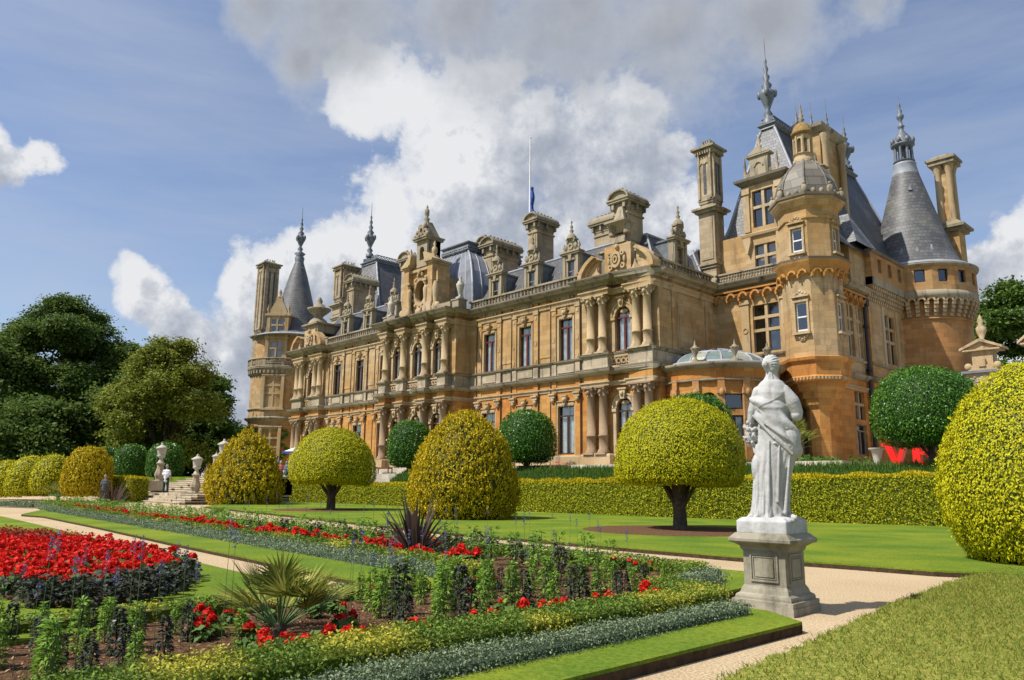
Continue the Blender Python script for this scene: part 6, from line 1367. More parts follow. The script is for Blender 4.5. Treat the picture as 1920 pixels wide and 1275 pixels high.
def bedding():
    rg = np.random.default_rng(99)
    greens = [plant_proto('salvia_plant', .8, .28, 230, .13, 'salvia', s) for s in (1, 2, 3)]; darks = [plant_proto('dark_bedding_plant', .72, .27, 190, .10, 'darkplant', s, .55, .8) for s in (4, 5, 6)]
    gp, dp, gpA, dpA = [], [], [], []
    # near bed rows
    for ri, x in enumerate((-6.85, -7.45, -8.05, -8.65, -9.2)):
        for k in range(44):
            y = (-.9+k*.26 if k < 14 else 2.74+(k-14)*.44)+(ri % 2)*.2
            if y > 11.9: break
            if y > 9.3 and x > -7.1: continue
            if y > 10.8 and x > -7.8: continue
            if 3.6 < y < 5.2 and x < -7.2: continue
            if 2.3 < y < 4.8 and x > -7.2: continue
            if y < 1.6 and x > -7.2: continue
            if rg.uniform() < .13: continue
            Dp = depth((x, y, 0)); lim = (1.65-Dp*225/1430)/.8 if y < 3.7 else (1.65-Dp*(148+max(0, 9.5-Dp)*22)/1430)/.8
            if Dp < 4.6 or lim < .18: continue
            q = (x+rg.normal(0, .10), y+rg.normal(0, .09), SOILZ, min(.82 if y > 4.5 else .6, lim)*rg.uniform(.7, 1.05)); ((gp if (k+ri) % 2 == 0 or (5.0 < y < 7.4 and x < -7.9) else dp)).append(q if not (5.2 < y < 6.6 and x < -8.2) else (*q[:3], q[3]*.8))
    inst_mesh(greens, 'g', lambda x, y: 'feathery green plant in the lower left corner of the near bed' if y < 3.3 else ('feathery green plant right of the large fan palm' if y < 6.5 else ('feathery green plant in the middle of the near bed' if y < 9 else 'feathery green plant at the pedestal end of the near bed')), 'bedding plant', 'green bedding plants in the near bed', gp, rg, .92, 1.08)
    inst_mesh(darks, 'd', lambda x, y: 'dark-leaved plant in the lower left corner of the near bed' if y < 3.3 else ('dark-leaved plant right of the large fan palm' if y < 6.5 else ('dark-leaved plant in the middle of the near bed' if y < 9 else 'dark-leaved plant at the pedestal end of the near bed')), 'bedding plant', 'dark bedding plants in the near bed', dp, rg, .85, 1.12)
    g2 = [plant_proto('salvia_plant', .8, .5, 110, .17, 'salvia', s) for s in (7, 8)]; d2 = [plant_proto('dark_bedding_plant', .66, .42, 80, .15, 'darkplant', s, .55, .8) for s in (9, 10)]
    for ri, y in enumerate((10.75, 11.4, 12.0)):
        x = -9.9
        while x > -51:
            yy = y+max(0, (-x-20))*.02
            if abs(x+14.3) < .8 and ri == 0: x -= .6; continue
            dark = (int(-x/.62)+ri) % 3 == 0 and x > -24
            (dpA if dark else gpA).append((x+rg.normal(0, .06), yy+rg.normal(0, .06), SOILZ, .78)); x -= .66 if x > -30 else .8
    inst_mesh(g2, 'g', lambda x, y: 'feathery green plant right of the big bronze flax in the long bed' if x > -14.3 else ('feathery green plant just left of the big bronze flax' if x > -22 else ('feathery green plant in the middle of the long bed' if x > -36 else 'feathery green plant at the far end of the long bed by the steps')), 'bedding plant', 'green bedding plants in the long bed', gpA, rg, .85, 1.1)
    inst_mesh(d2, 'd', lambda x, y: 'dark-leaved plant right of the big bronze flax in the long bed' if x > -14.3 else 'dark-leaved plant left of the big bronze flax in the long bed', 'bedding plant', 'dark bedding plants in the long bed', dpA, rg, .85, 1.1)
    # begonias
    bg = [begonia_proto(s, n, .12, .19) for s, n in ((21, 2), (22, 3), (23, 2))]; near = []
    for px, py, s in ((470, 1232, 1), (490, 1262, 1.15), (530, 1238, .8), (610, 1240, 1.1), (565, 1265, 1), (650, 1245, .95), (575, 1290, .9), (655, 1265, .9), (640, 1205, .9), (655, 1195, .8), (690, 1250, .7), (715, 1245, .7), (640, 1165, .7), (760, 1240, .7), (735, 1250, .7)): near.append((*G([(px, py)])[0], SOILZ, s))
    for k in range(26): y = 3.0+k*.26; near.append((-6.50+rg.normal(0, .05), y, SOILZ, rg.uniform(.8, 1.2))) if rg.uniform() < .8 else None
    for px, py in ((370, 1180), (385, 1195), (400, 1205), (375, 1215), (430, 1180), (450, 1185), (500, 1178), (590, 1170), (620, 1160), (700, 1130), (890, 1110), (930, 1112), (880, 1140), (940, 1160), (985, 1160), (1230, 1145), (1250, 1140), (1275, 1138), (1300, 1132), (1180, 1075), (1195, 1080), (1220, 1078), (1150, 1075), (1090, 1060)): near.append((*G([(px, py)])[0], SOILZ, rg.uniform(.6, .95)))
    inst_mesh(bg, 'b', lambda x, y: 'red begonia on the bark around the large fan palm' if y < 5.2 and x < -6.6 else ('red begonia just inside the low hedge of the near bed' if x > -6.6 else 'red begonia among the leafy plants of the near bed'), 'begonia', 'red begonias in the near bed', near, rg, .9, 1.1)
    bg2 = [begonia_proto(s, n) for s, n in ((31, 5), (32, 7))]; row = []
    for k in range(120):
        x = -11+-k*.36; u = rg.uniform()
        den = .75 if x > -24 else .92
        if u < den: y = np.interp(-x, [10, 16, 28, 45, 53], [9.55, 10.1, 10.6, 11.55, 12.9]); row.append((x, y+rg.normal(0, .08), SOILZ, rg.uniform(.95, 1.5)))
    for px, py in ((355, 982), (365, 985), (375, 980), (385, 985), (700, 1040), (715, 1030), (735, 1045), (745, 1035), (790, 1040), (800, 1030), (690, 1035), (820, 1040), (160, 962), (170, 960), (190, 955), (200, 958), (215, 965)): row.append((*G([(px, py)])[0], SOILZ, 1.1))
    inst_mesh(bg2, 'b', lambda x, y: 'red begonia at the foot of the big bronze flax' if -17 < x < -12 else ('red begonia edging the near part of the long bed' if x > -30 else 'red begonia edging the far part of the long bed'), 'begonia', 'red begonias in the long bed', row, rg, .9, 1.2)
    # the big red bed on the round lawn
    poly = G([(-60, 1118), (30, 1126), (60, 1136), (150, 1138), (240, 1130), (310, 1114), (354, 1092), (346, 1076), (300, 1060), (200, 1038), (130, 1018), (0, 1006), (-120, 1006)], .1)
    b = MB(); b.slab(poly, .0, .14); struct(b.obj('flower_bed_soil', 'soil'))
    def inside(x, y, pg):
        c = False
        for i in range(len(pg)):
            (x0, y0), (x1, y1) = pg[i-1], pg[i]
            if (y0 > y) != (y1 > y) and x < (x1-x0)*(y-y0)/(y1-y0)+x0: c = not c
        return c
    ctr = (sum(p[0] for p in poly)/len(poly), sum(p[1] for p in poly)/len(poly)); pr = []; back = []; dk_ = []
    red = G([(-60, 1112), (30, 1118), (100, 1122), (190, 1118), (300, 1096), (332, 1086), (325, 1072), (280, 1058), (180, 1038), (0, 1036), (-120, 1036)], .1)
    xs = [p[0] for p in poly]; ys = [p[1] for p in poly]; x = min(xs)
    while x < max(xs):
        y = min(ys)
        while y < max(ys):
            q = (x+rg.normal(0, .05), y+rg.normal(0, .05))
            if inside(*q, poly):
                if inside(*q, red): pr.append((*q, .14, rg.uniform(1.0, 1.4)))
                else:
                    e = onZ(0, 0, 0); py = 0
                    v = Vector((*q, .1))-Vector((0, 0, EYE)); py = 637.5-FPX*v.dot(CU)/v.dot(CF)
                    (back if py < 1044 and q[0] < -15.5 else dk_).append((*q, .14))
            y += .29
        x += .31
    bg3 = [begonia_proto(s, n, .21, .19) for s, n in ((41, 5), (42, 4), (43, 6))]
    pr.sort(key=lambda p: p[0]**2+p[1]**2); inst_mesh(bg3, 'b', lambda x, y: 'red begonia at the front of the big round bed' if x > -13.5 else ('red begonia in the middle of the big round bed' if x > -16.5 else 'red begonia toward the back of the big round bed'), 'begonia', 'red begonias in the round bed', pr[:125], rg, .9, 1.2)
    rest = pr[125:]; FP, FN, LP = [], [], []
    for x, y, z, s in rest:
        s *= rg.uniform(.9, 1.2)
        for i in range(5):
            a = rg.uniform(0, 6.28); q = .21*s*rg.uniform(.1, .95); c = np.array([x+q*math.cos(a), y+q*math.sin(a), z+.19*s*rg.uniform(.75, 1.25)]); d = rg.normal(0, 1, (44, 3)); d /= np.linalg.norm(d, axis=1, keepdims=True); d[:, 2] = np.abs(d[:, 2])*.9-.1; FP.append(c+d*s*rg.uniform(.02, .058, (44, 1))); FN.append(d)
        a = rg.uniform(0, 6.28, 60); q = rg.uniform(.1, 1.15, 60)*.21*s; LP.append(np.stack([x+q*np.cos(a), y+q*np.sin(a), z+rg.uniform(.02, .16*s, 60)], 1))
    o = cards('begonia_mass', 'begred', np.concatenate(FP), np.concatenate(FN), .046, None, .9, .6, rg=rg); tag(o, 'mass of further red begonias filling the back of the big round bed', 'flower bed', kind='stuff'); LP = np.concatenate(LP); cards('leaves', 'begleaf', LP, np.tile([0, 0, 1.0], (len(LP), 1)), .11, o, .75, .6, rg=rg)
    far = []
    d3 = [plant_proto('dark_bedding_plant', .21, .36, 70, .085, 'darkplant', s, .7, .5, True) for s in (51, 52)]
    for px, py in ((352, 1085), (345, 1100), (330, 1108), (310, 1118), (280, 1126), (250, 1130), (220, 1134), (180, 1136), (150, 1137), (110, 1137), (80, 1138), (60, 1136), (335, 1070), (300, 1108), (265, 1115), (320, 1090)): dk_.append((*G([(px, py)], .1)[0], .12))
    inst_mesh(d3, 'd', lambda x, y: 'low dark-leaved plant at the right tip of the round red bed' if y > 4 else 'low dark-leaved plant along the front edge of the round red bed', 'bedding plant', 'dark edging plants of the round bed', dk_[:200], rg, .9, 1.25)
    q = [p[:2] for p in back]+[p[:2] for p in far]
    if q:
        c = np.array(q); n = len(c)*70; Q = np.repeat(c, 70, 0)+rg.normal(0, .13, (n, 2)); z = .14+np.abs(rg.normal(.12, .07, n)); o = cards('dark_red_bedding', 'darkred', np.column_stack([Q, z]), np.tile([0, 0, 1.0], (n, 1)), .07, None, .8, .7, rg=rg); tag(o, 'mass of small dark red bedding plants at the back of the round bed', 'flower bed', kind='stuff')
    # blue spikes
    sp = [spike_proto(s, h) for s, h in ((61, 1.0), (62, .85), (63, 1.1))]; pts = []
    for px, py in ((20, 1290), (47, 1290), (72, 1300), (62, 1275), (120, 1280), (137, 1290), (178, 1270), (202, 1270), (233, 1262), (245, 1275), (283, 1250), (314, 1240), (335, 1245), (350, 1260), (413, 1225), (428, 1215), (650, 1185), (658, 1190), (673, 1195), (692, 1190), (717, 1175), (722, 1180), (733, 1185), (738, 1180), (760, 1165), (770, 1175), (790, 1170), (830, 1165), (833, 1170), (905, 1165), (911, 1160), (986, 1150), (984, 1155), (1040, 1135), (1066, 1130), (1120, 1120), (1128, 1125), (1180, 1120)): pts.append((*G([(px, py)])[0], SOILZ, .98))
    for k in range(46): x = -10.5-k*.5; pts.append((x+rg.normal(0, .15), 12.1+rg.normal(0, .3)+max(0, (-x-20))*.02, SOILZ, 1.0))
    inst_mesh(sp, 's', 'thin stem topped with a small blue flower spike above the bedding', 'flower', 'blue flower spikes', pts, rg, .9, 1.15)
    # small broadleaf of bark chips on the soil
    m = 5200; X = rg.uniform(-9.4, -6.1, m); Y = rg.uniform(1, 12, m); o = cards('bark_chips', 'chip', np.column_stack([X, Y, np.full(m, SOILZ+.008)]), np.tile([0, 0, 1.0], (m, 1)), .05, None, .4, .35, rg=rg); tag(o, 'loose bark chips scattered over the near bed', 'bark mulch', kind='stuff')
M['chip'] = leafmat('chips', [(0.07, 0.035, 0.018), (0.20, 0.11, 0.06), (0.36, 0.23, 0.13)], 0.0, 0.9)
# ------------------------------------------------------------------ feature plants
def fan_palm(label, loc, s=1.0, n=26, seed=1, trunk=0.12):
    rg = np.random.default_rng(seed); t = thing('fan_palm', label, 'palm', loc); t.scale = (s*1.06, s*1.06, s*.82); b = MB(); b.tube((0, 0, -.05), (0, 0, trunk+.12), .07, .06, 8); b.obj('trunk', 'bark', t); V = []; st = MB()
    for i in range(n):
        a = i*2.4+rg.uniform(-.2, .2); e = rg.uniform(.05, 1.35)*(1-.0*i); L = rg.uniform(.32, .52); d = np.array([math.cos(a)*math.cos(e), math.sin(a)*math.cos(e), math.sin(e)]); c = np.array([0, 0, trunk+.1])+d*L
        st.tube((0, 0, trunk+.05), tuple(c), .009, .007, 5); side = np.cross(d, [0, 0, 1]); side /= np.linalg.norm(side)+1e-9; up = np.cross(side, d)
        for k in range(19):
            th = (k-9)/9*1.25; dd = d*math.cos(th)+side*math.sin(th)+up*.12; dd /= np.linalg.norm(dd); l = rg.uniform(.36, .46)*(1-.25*abs(th)/1.25); tip = c+dd*l; tip[2] -= .05*rg.uniform(0, 1); w = np.cross(dd, up); w /= np.linalg.norm(w)+1e-9
            mid = c+dd*l*.45; V += [c, mid+w*.011, tip, mid-w*.011]
    rawquads('fronds', 'palm', np.array(V), len(V)//4, t); st.obj('leaf_stalks', 'stem', t); return t
def phormium(label, loc, s=1.0, n=60, seed=1):
    rg = np.random.default_rng(seed); t = thing('new_zealand_flax', label, 'spiky plant', loc); t.scale = (s, s, s); V = []
    for i in range(n):
        a = rg.uniform(0, 6.28); e = rg.uniform(.15, 1.4); L = rg.uniform(.8, 1.3); d = np.array([math.cos(a)*math.cos(e), math.sin(a)*math.cos(e), math.sin(e)]); side = np.cross(d, [0, 0, 1]); side /= np.linalg.norm(side)+1e-9
        p = np.array([.06*math.cos(a), .06*math.sin(a), 0]); K = 5; w = rg.uniform(.022, .036)
        pts = [p+d*L*j/K-np.array([0, 0, (j/K)**2.5*L*.35*math.cos(e)*rg.uniform(.6, 1.4)]) for j in range(K+1)]; ws = [w*.8, w, w, w*.8, w*.5, .002]
        for j in range(K): V += [pts[j]-side*ws[j], pts[j]+side*ws[j], pts[j+1]+side*ws[j+1], pts[j+1]-side*ws[j+1]]
    V = np.array(V); me = rawquads('leaves', 'phorm', V, len(V)//4, t); bm = bmesh.new(); bm.from_mesh(me.data); bmesh.ops.remove_doubles(bm, verts=bm.verts, dist=.0005); bm.to_mesh(me.data); bm.free(); return t
def near_grass_blades(nb):
    rg = np.random.default_rng(3); m = 150000
    xs = [p[0] for p in nb]; ys = [p[1] for p in nb]
    def inside(X, Y):
        c = np.zeros(len(X), bool)
        for i in range(len(nb)):
            (x0, y0), (x1, y1) = nb[i-1], nb[i]
            k = ((y0 > Y) != (y1 > Y)) & (X < (x1-x0)*(Y-y0)/(y1-y0+1e-12)+x0); c ^= k
        return c
    r = rg.uniform(0, 1, m)**.8; X = rg.uniform(-6.5, 3.0, m); Y = 2.5+r*16; k = inside(X+rg.normal(0, .035, m), Y+rg.normal(0, .035, m)); X, Y = X[k], Y[k]; P0 = np.column_stack([X, Y]); 
    # creeping runners over the gravel at the edge
    E = []
    edge = [p for p in nb[:-3]]*2
    for x, y in edge:
        if rg.uniform() < .8:
            a = math.radians(150)+rg.normal(0, .6); L = rg.uniform(.04, .22); kk = int(L*90)
            for j in range(kk): u = j/kk; E.append((x+math.cos(a)*L*u+rg.normal(0, .012), y+math.sin(a)*L*u+rg.normal(0, .012)))
    P0 = np.concatenate([P0, np.array(E)]); n = len(P0); h = rg.uniform(.015, .045, n); a = rg.uniform(0, 6.28, n); z = np.full(n, .1); z[len(X):] = .01
    v = np.empty((n, 4, 3)); w = .006*np.ones(n); le = rg.normal(0, .035, (n, 2))
    v[:, 0] = np.column_stack([P0[:, 0]-w*np.cos(a), P0[:, 1]-w*np.sin(a), z-.01]); v[:, 1] = np.column_stack([P0[:, 0]+w*np.cos(a), P0[:, 1]+w*np.sin(a), z-.01]); v[:, 2] = np.column_stack([P0[:, 0]+le[:, 0]+w*.4*np.cos(a), P0[:, 1]+le[:, 1]+w*.4*np.sin(a), z+h]); v[:, 3] = np.column_stack([P0[:, 0]+le[:, 0]-w*.4*np.cos(a), P0[:, 1]+le[:, 1], z+h*.96])
    o = rawquads('grass_blades', 'grassblade', v.reshape(-1, 3), n); tag(o, 'longer dry grass with ragged creeping edge at the lower right', 'grass', kind='stuff')
def bank_grass():
    rg = np.random.default_rng(8); m = 42000; X = rg.uniform(-57, 5, m); f = rg.uniform(0, 1, m); Y = 39.2+f*1.9; z = 1.3+(Y-38.2)/(40.8-38.2)*1.34
    P = np.column_stack([X, Y, z]); n = m; a = rg.uniform(0, 6.28, n); h = rg.uniform(.15, .42, n); w = .035; v = np.empty((n, 4, 3)); le = rg.normal(0, .1, (n, 2)); c, s = w*np.cos(a), w*np.sin(a)
    v[:, 0] = P-np.column_stack([c, s, 0*c]); v[:, 1] = P+np.column_stack([c, s, 0*c]); v[:, 2] = P+np.column_stack([le[:, 0]+c*.2, le[:, 1], h]); v[:, 3] = P+np.column_stack([le[:, 0]-c*.2, le[:, 1], h])
    o = rawquads('bank_grass', 'bankgrass', v.reshape(-1, 3), n); tag(o, 'long green grass on the bank between hedge and terrace', 'grass', kind='stuff')
def ivy():
    TC = (-106.2, 53.3); R = 4.85; t = None; rg = np.random.default_rng(12)
    def hit(px, py):
        d = ray(px, py); a = d.x**2+d.y**2; b = -2*(d.x*TC[0]+d.y*TC[1]); c = TC[0]**2+TC[1]**2-R*R; q = b*b-4*a*c; s = (-b-math.sqrt(max(q, 0)))/(2*a); return Vector((0, 0, EYE))+d*s
    for lab, pts in (('zigzag green climber trained on the corner tower wall right of its window', [(523, 800), (541, 814), (524, 827), (541, 846), (524, 862), (515, 870)]), ('short run of green climber on the left side of the corner tower window', [(481, 802), (471, 815), (480, 828)])):
        P = []
        for p, q in zip(pts, pts[1:]):
            for k in range(70): u = rg.uniform(); h = hit(p[0]+(q[0]-p[0])*u, p[1]+(q[1]-p[1])*u); P.append([h.x+rg.normal(0, .12), h.y-abs(rg.normal(0, .12)), h.z+rg.normal(0, .14)])
        o = cards('climbing_plant', 'hollow', np.array(P), np.tile([.5, -.8, .3], (len(P), 1)), .28, None, .7, .5, rg=rg); tag(o, lab, 'climber')
# ------------------------------------------------------------------ remeshed solids
def solidify(mb, name, mat, parent=None, voxel=.02, smooth=3, keep_mesh=None):
    o = mb.obj(name, mat, parent); m = o.modifiers.new('r', 'REMESH'); m.mode = 'VOXEL'; m.voxel_size = voxel; m.use_smooth_shade = True
    if smooth: s = o.modifiers.new('s', 'SMOOTH'); s.factor = .5; s.iterations = smooth
    dg = bpy.context.evaluated_depsgraph_get(); me = bpy.data.meshes.new_from_object(o.evaluated_get(dg)); o.modifiers.clear(); old = o.data; o.data = me; me.name = name
    bpy.data.meshes.remove(old)
    if not me.materials: me.materials.append(M[mat])
    me.polygons.foreach_set('use_smooth', [True]*len(me.polygons)); return o
def sstep(a, b, x): t = min(1, max(0, (x-a)/(b-a))); return t*t*(3-2*t)
def statue(loc, rz):
    t = thing('statue', 'white marble statue of a draped woman seen from behind, holding flowers, on the stone pedestal', 'statue', loc, rz)
    b = MB()
    KEY = [(0.0, -.035, .33, .27, .0), (.06, -.03, .30, .25, 0), (.14, -.02, .285, .24, 0), (.30, 0, .265, .22, 0), (.55, .03, .262, .205, 0), (.78, .085, .275, .2, 0), (.97, .13, .285, .2, 0), (1.16, .135, .265, .19, 0), (1.31, .12, .245, .18, 0), (1.47, .09, .215, .165, -.01), (1.62, .07, .225, .165, -.02), (1.77, .085, .25, .155, -.02), (1.86, .09, .215, .13, -.02), (1.92, .095, .165, .11, -.02), (1.97, .10, .115, .095, -.01), (2.03, .105, .085, .085, 0), (2.10, .11, .08, .08, .01)]
    hs = [k[0] for k in KEY]; n = 220; m = 230; vs = []; fs = []
    for j in range(m):
        h = 2.10*j/(m-1); cx, rx, ry, cy = (float(np.interp(h, hs, [k[i] for k in KEY])) for i in (1, 2, 3, 4))
        for i in range(n):
            a = 2*math.pi*i/n; ca, sa = math.cos(a), math.sin(a); x, y = rx*ca, ry*sa
            # skirt folds, deeper toward the hem, raked from the left hip
            fd = sstep(1.25, .75, h)*(.55+.45*sstep(.9, 0, h)); ph = a*1.0+(1.0-h)*.35*ca
            f = 0
            for fr_, am, p0 in ((7, .55, .3), (11, .25, 1.9), (4, .45, 4.0)): s = math.sin(ph*fr_+p0+1.1*math.sin(h*1.7+fr_)+(h-.5)*2.2*(-1 if fr_ == 11 else 1)); f += am*(1-abs(s)**.6*1.6)
            d = -.046*fd*f*(.55+.45*math.sin(a*3+h*2.5+1))
            if h < .1: d += .035*sstep(.1, 0, h)*math.sin(a*11+1)
            # cloak: from left shoulder down to the right hip, thick lower edge
            xx = cx+x; hem = 1.46-(xx+.2)*.86 if sa < .35 else 1.3-(xx+.2)*.35; top = 1.74-(xx+.2)*.30
            inn = sstep(hem-.012, hem+.02, h)*sstep(top+.03, top-.02, h)
            if h < 1.8: d += .032*inn*(1+.6*math.exp(-((h-hem-.03)/.05)**2))
            u = (h+.86*xx); v = xx-.4*h
            if inn > 0: d += inn*.024*(math.sin(u*26+2*math.sin(v*3))*sstep(.1, .5, abs(math.sin(v*2.1+1)))+.8*math.sin(u*13+1.0))
            # second garment edge across the back and shoulder blades
            if 1.5 < h < 1.95 and sa < .2: e = 1.60+.55*(xx-.03); d += .014*sstep(e-.01, e+.015, h)*sstep(-.1, .02, xx); d -= .012*math.exp(-((xx-.09)/.03)**2)*sstep(1.55, 1.75, h)*sstep(1.95, 1.8, h)
            d += .010*math.exp(-((h-1.55)/.03)**2)
            d += .006*math.sin(a*7+h*9)*sstep(1.9, 1.5, h)
            vs.append((cx+x+d*ca*1.1, cy+y+d*sa*1.1, h))
    for j in range(m-1):
        for i in range(n): fs.append((j*n+i, j*n+(i+1) % n, (j+1)*n+(i+1) % n, (j+1)*n+i))
    fs.append(tuple(range(n-1, -1, -1))); fs.append(tuple((m-1)*n+i for i in range(n))); b.add(vs, fs, True)
    # cloak mass swelling over the right hip, and its dropped corner
    b.ball((.30, -.02, 1.08), .17, .19, .28, 20, 14); b.ball((.37, -.02, .96), .12, .14, .13, 16, 12);  b.capsule((.10, -.205, 1.05), (.42, -.10, .90), .018, .024)
    b.capsule((-.19, -.15, 1.44), (.10, -.215, 1.12), .016, .026); b.capsule((.10, -.215, 1.12), (.33, -.17, .90), .026, .02)
    for p, q, r in (((-.15, -.16, 1.56), (.20, -.20, 1.20), .012), ((-.05, -.165, 1.62), (.28, -.18, 1.25), .010), ((.0, -.2, 1.30), (.34, -.15, 1.02), .012), ((.12, -.19, 1.42), (.36, -.12, 1.16), .010)): b.capsule(p, q, r*.5, r*1.5, 8)
    # raking folds that fall from the left hip
    for p, q, r in (((.16, -.205, 1.0), (.10, -.235, .25), .018), ((.02, -.20, 1.08), (-.04, -.235, .1), .02), ((.30, -.15, .9), (.20, -.215, .1), .022)): b.capsule(p, q, r*.6, r*1.4, 10)
    b.capsule((.26, -.12, .05), (.34, -.2, .035), .05, .035); b.capsule((-.28, -.1, .03), (-.33, -.15, .02), .05, .03)
    # drapery bag on the left
    b.ball((-.17, -.02, .70), .085, .12, .20, 16, 12); b.ball((-.14, .0, .9), .06, .09, .16, 14, 10); b.ball((-.15, -.02, .55), .06, .09, .12, 12, 9)
    # right arm: sleeve to the elbow, forearm forward and up
    b.capsule((.26, -.03, 1.79), (.37, -.03, 1.64), .105, .115, 16); b.capsule((.37, -.03, 1.64), (.425, .0, 1.50), .115, .10, 16); b.capsule((.44, .02, 1.47), (.36, .26, 1.56), .08, .05, 14); b.ball((.42, .0, 1.45), .095, .10, .09, 14, 10); b.capsule((.38, .24, 1.57), (.30, .33, 1.62), .035, .03)
    for k, (dx, L) in enumerate(((-.03, .075), (-.01, .085), (.012, .08), (.033, .065))): b.capsule((.28+dx, .36, 1.63), (.26+dx, .36+L, 1.60), .011, .009, 7)
    b.capsule((.30, .33, 1.64), (.335, .38, 1.67), .012, .010, 7)
    # left arm: bare upper arm, forearm forward to the bouquet
    b.capsule((-.10, -.03, 1.79), (-.20, -.03, 1.52), .085, .066, 16); b.capsule((-.20, -.03, 1.52), (-.225, .0, 1.38), .066, .055, 14); b.capsule((-.225, .0, 1.38), (-.23, .17, 1.24), .055, .035, 14); b.ball((-.235, .20, 1.21), .04, .045, .03, 10, 8)
    for k in range(4): b.capsule((-.255+k*.017, .225, 1.20), (-.26+k*.018, .245, 1.15-.01*(k % 2)), .011, .009, 7)
    b.capsule((-.20, .2, 1.22), (-.18, .22, 1.17), .012, .010, 7)
    rg = random.Random(5)
    for i in range(60):
        a = rg.uniform(0, 6.28); z = rg.uniform(-.17, .17); r = .10*math.sqrt(max(.05, 1-(z/.18)**2)); c = (-.235+r*math.cos(a), .06+r*math.sin(a)*1.1, 1.20+z-.05*math.cos(a)*0); b.ball(c, rg.uniform(.018, .034), None, None, 8, 6)
        b.ball((c[0]+.02*math.cos(a), c[1]+.02*math.sin(a), c[2]+.012), .014, None, None, 6, 5)
    b.ball((-.23, .05, 1.19), .085, .09, .14, 12, 10)
    for k in range(5): b.capsule((-.22, .05, 1.08), (-.20+.02*k, .02, .93), .016, .012, 7)
    # neck and head, turned to the right
    b.capsule((.10, -.02, 1.90), (.118, .0, 2.10), .095, .075, 16); b.ball((.125, .02, 2.19), .098, .118, .128, 20, 16); b.ball((.145, .055, 2.125), .068, .08, .075, 16, 12)
    b.capsule((.175, .10, 2.185), (.205, .135, 2.155), .014, .019, 8); b.ball((.175, .125, 2.10), .022, .022, .018, 8, 6); b.ball((.165, .105, 2.07), .033, .033, .026, 10, 8); b.ball((.20, .08, 2.205), .02, .02, .014, 8, 6); b.ball((.15, .12, 2.205), .02, .02, .014, 8, 6)
    b.ball((.185, -.005, 2.165), .016, .026, .034, 8, 8)
    # full wavy hair with rolls and a knot at the nape
    hc = Vector((.108, -.005, 2.20)); kd = Vector((-.62, -.76, -.12)).normalized(); fd = Vector((.62, .74, .05)).normalized()
    b.ball(tuple(hc), .122, .12, .128, 18, 14); b.ball((.10, -.05, 2.12), .09, .07, .07, 14, 10)
    s1 = fd.orthogonal().normalized(); s2 = fd.cross(s1)
    for k in range(19):
        t_ = k/19*6.283; sdv = (fd*.30+(s1*math.cos(t_)+s2*math.sin(t_))).normalized(); prev = None
        for j in range(9):
            u = j/8; dv = sdv.lerp(kd, u**1.15); dv = dv.normalized() if dv.length > .05 else kd; w = 1+.035*math.sin(u*17+k*2.1); pt = hc+dv*(.124*w); 
            if prev is not None: b.capsule(tuple(prev), tuple(pt), .0155*(1-.35*u), .0155*(1-.35*u), 7)
            prev = pt
    kc = hc+kd*.145
    for k in range(7): a0, a1 = k*.9, k*.9+1.3; o1 = kd.orthogonal().normalized(); o2 = kd.cross(o1); b.capsule(tuple(kc+(o1*math.cos(a0)+o2*math.sin(a0))*.034), tuple(kc+(o1*math.cos(a1)+o2*math.sin(a1))*.034+kd*.012), .020, .016, 8)
    b.ball(tuple(kc), .042, .042, .042, 12, 9)
    b.capsule((.09, -.085, 2.10), (.06, -.10, 1.95), .025, .018, 8); b.capsule((.10, -.09, 2.05), (.125, -.115, 1.90), .02, .014, 8); b.capsule((.08, -.09, 2.02), (.085, -.12, 1.88), .018, .022, 8); b.ball((.09, -.125, 1.87), .026, .02, .03, 8, 6)
    b.v = [(.03+(x-.03)*(.95 if z > .9 else .90+.05*z/.9), y*.95, z) for x, y, z in b.v]
    solidify(b, 'marble_figure', 'statue', t, .0068, 1)
    # rocky marble base the figure stands on
    r = MB(); r.box(None, -.36, .36, -.36, .36, -.19, -.01); r.ball((.20, -.15, -.01), .2, .16, .06, 12, 8); r.ball((-.2, .1, -.01), .15, .2, .05, 12, 8); r.frus(None, -.36, .36, -.36, .36, -.02, -.3, .3, -.3, .3, .03); o = solidify(r, 'marble_base', 'statue', t, .014, 1); o.rotation_euler = (0, 0, -rz+R_(4))
    return t
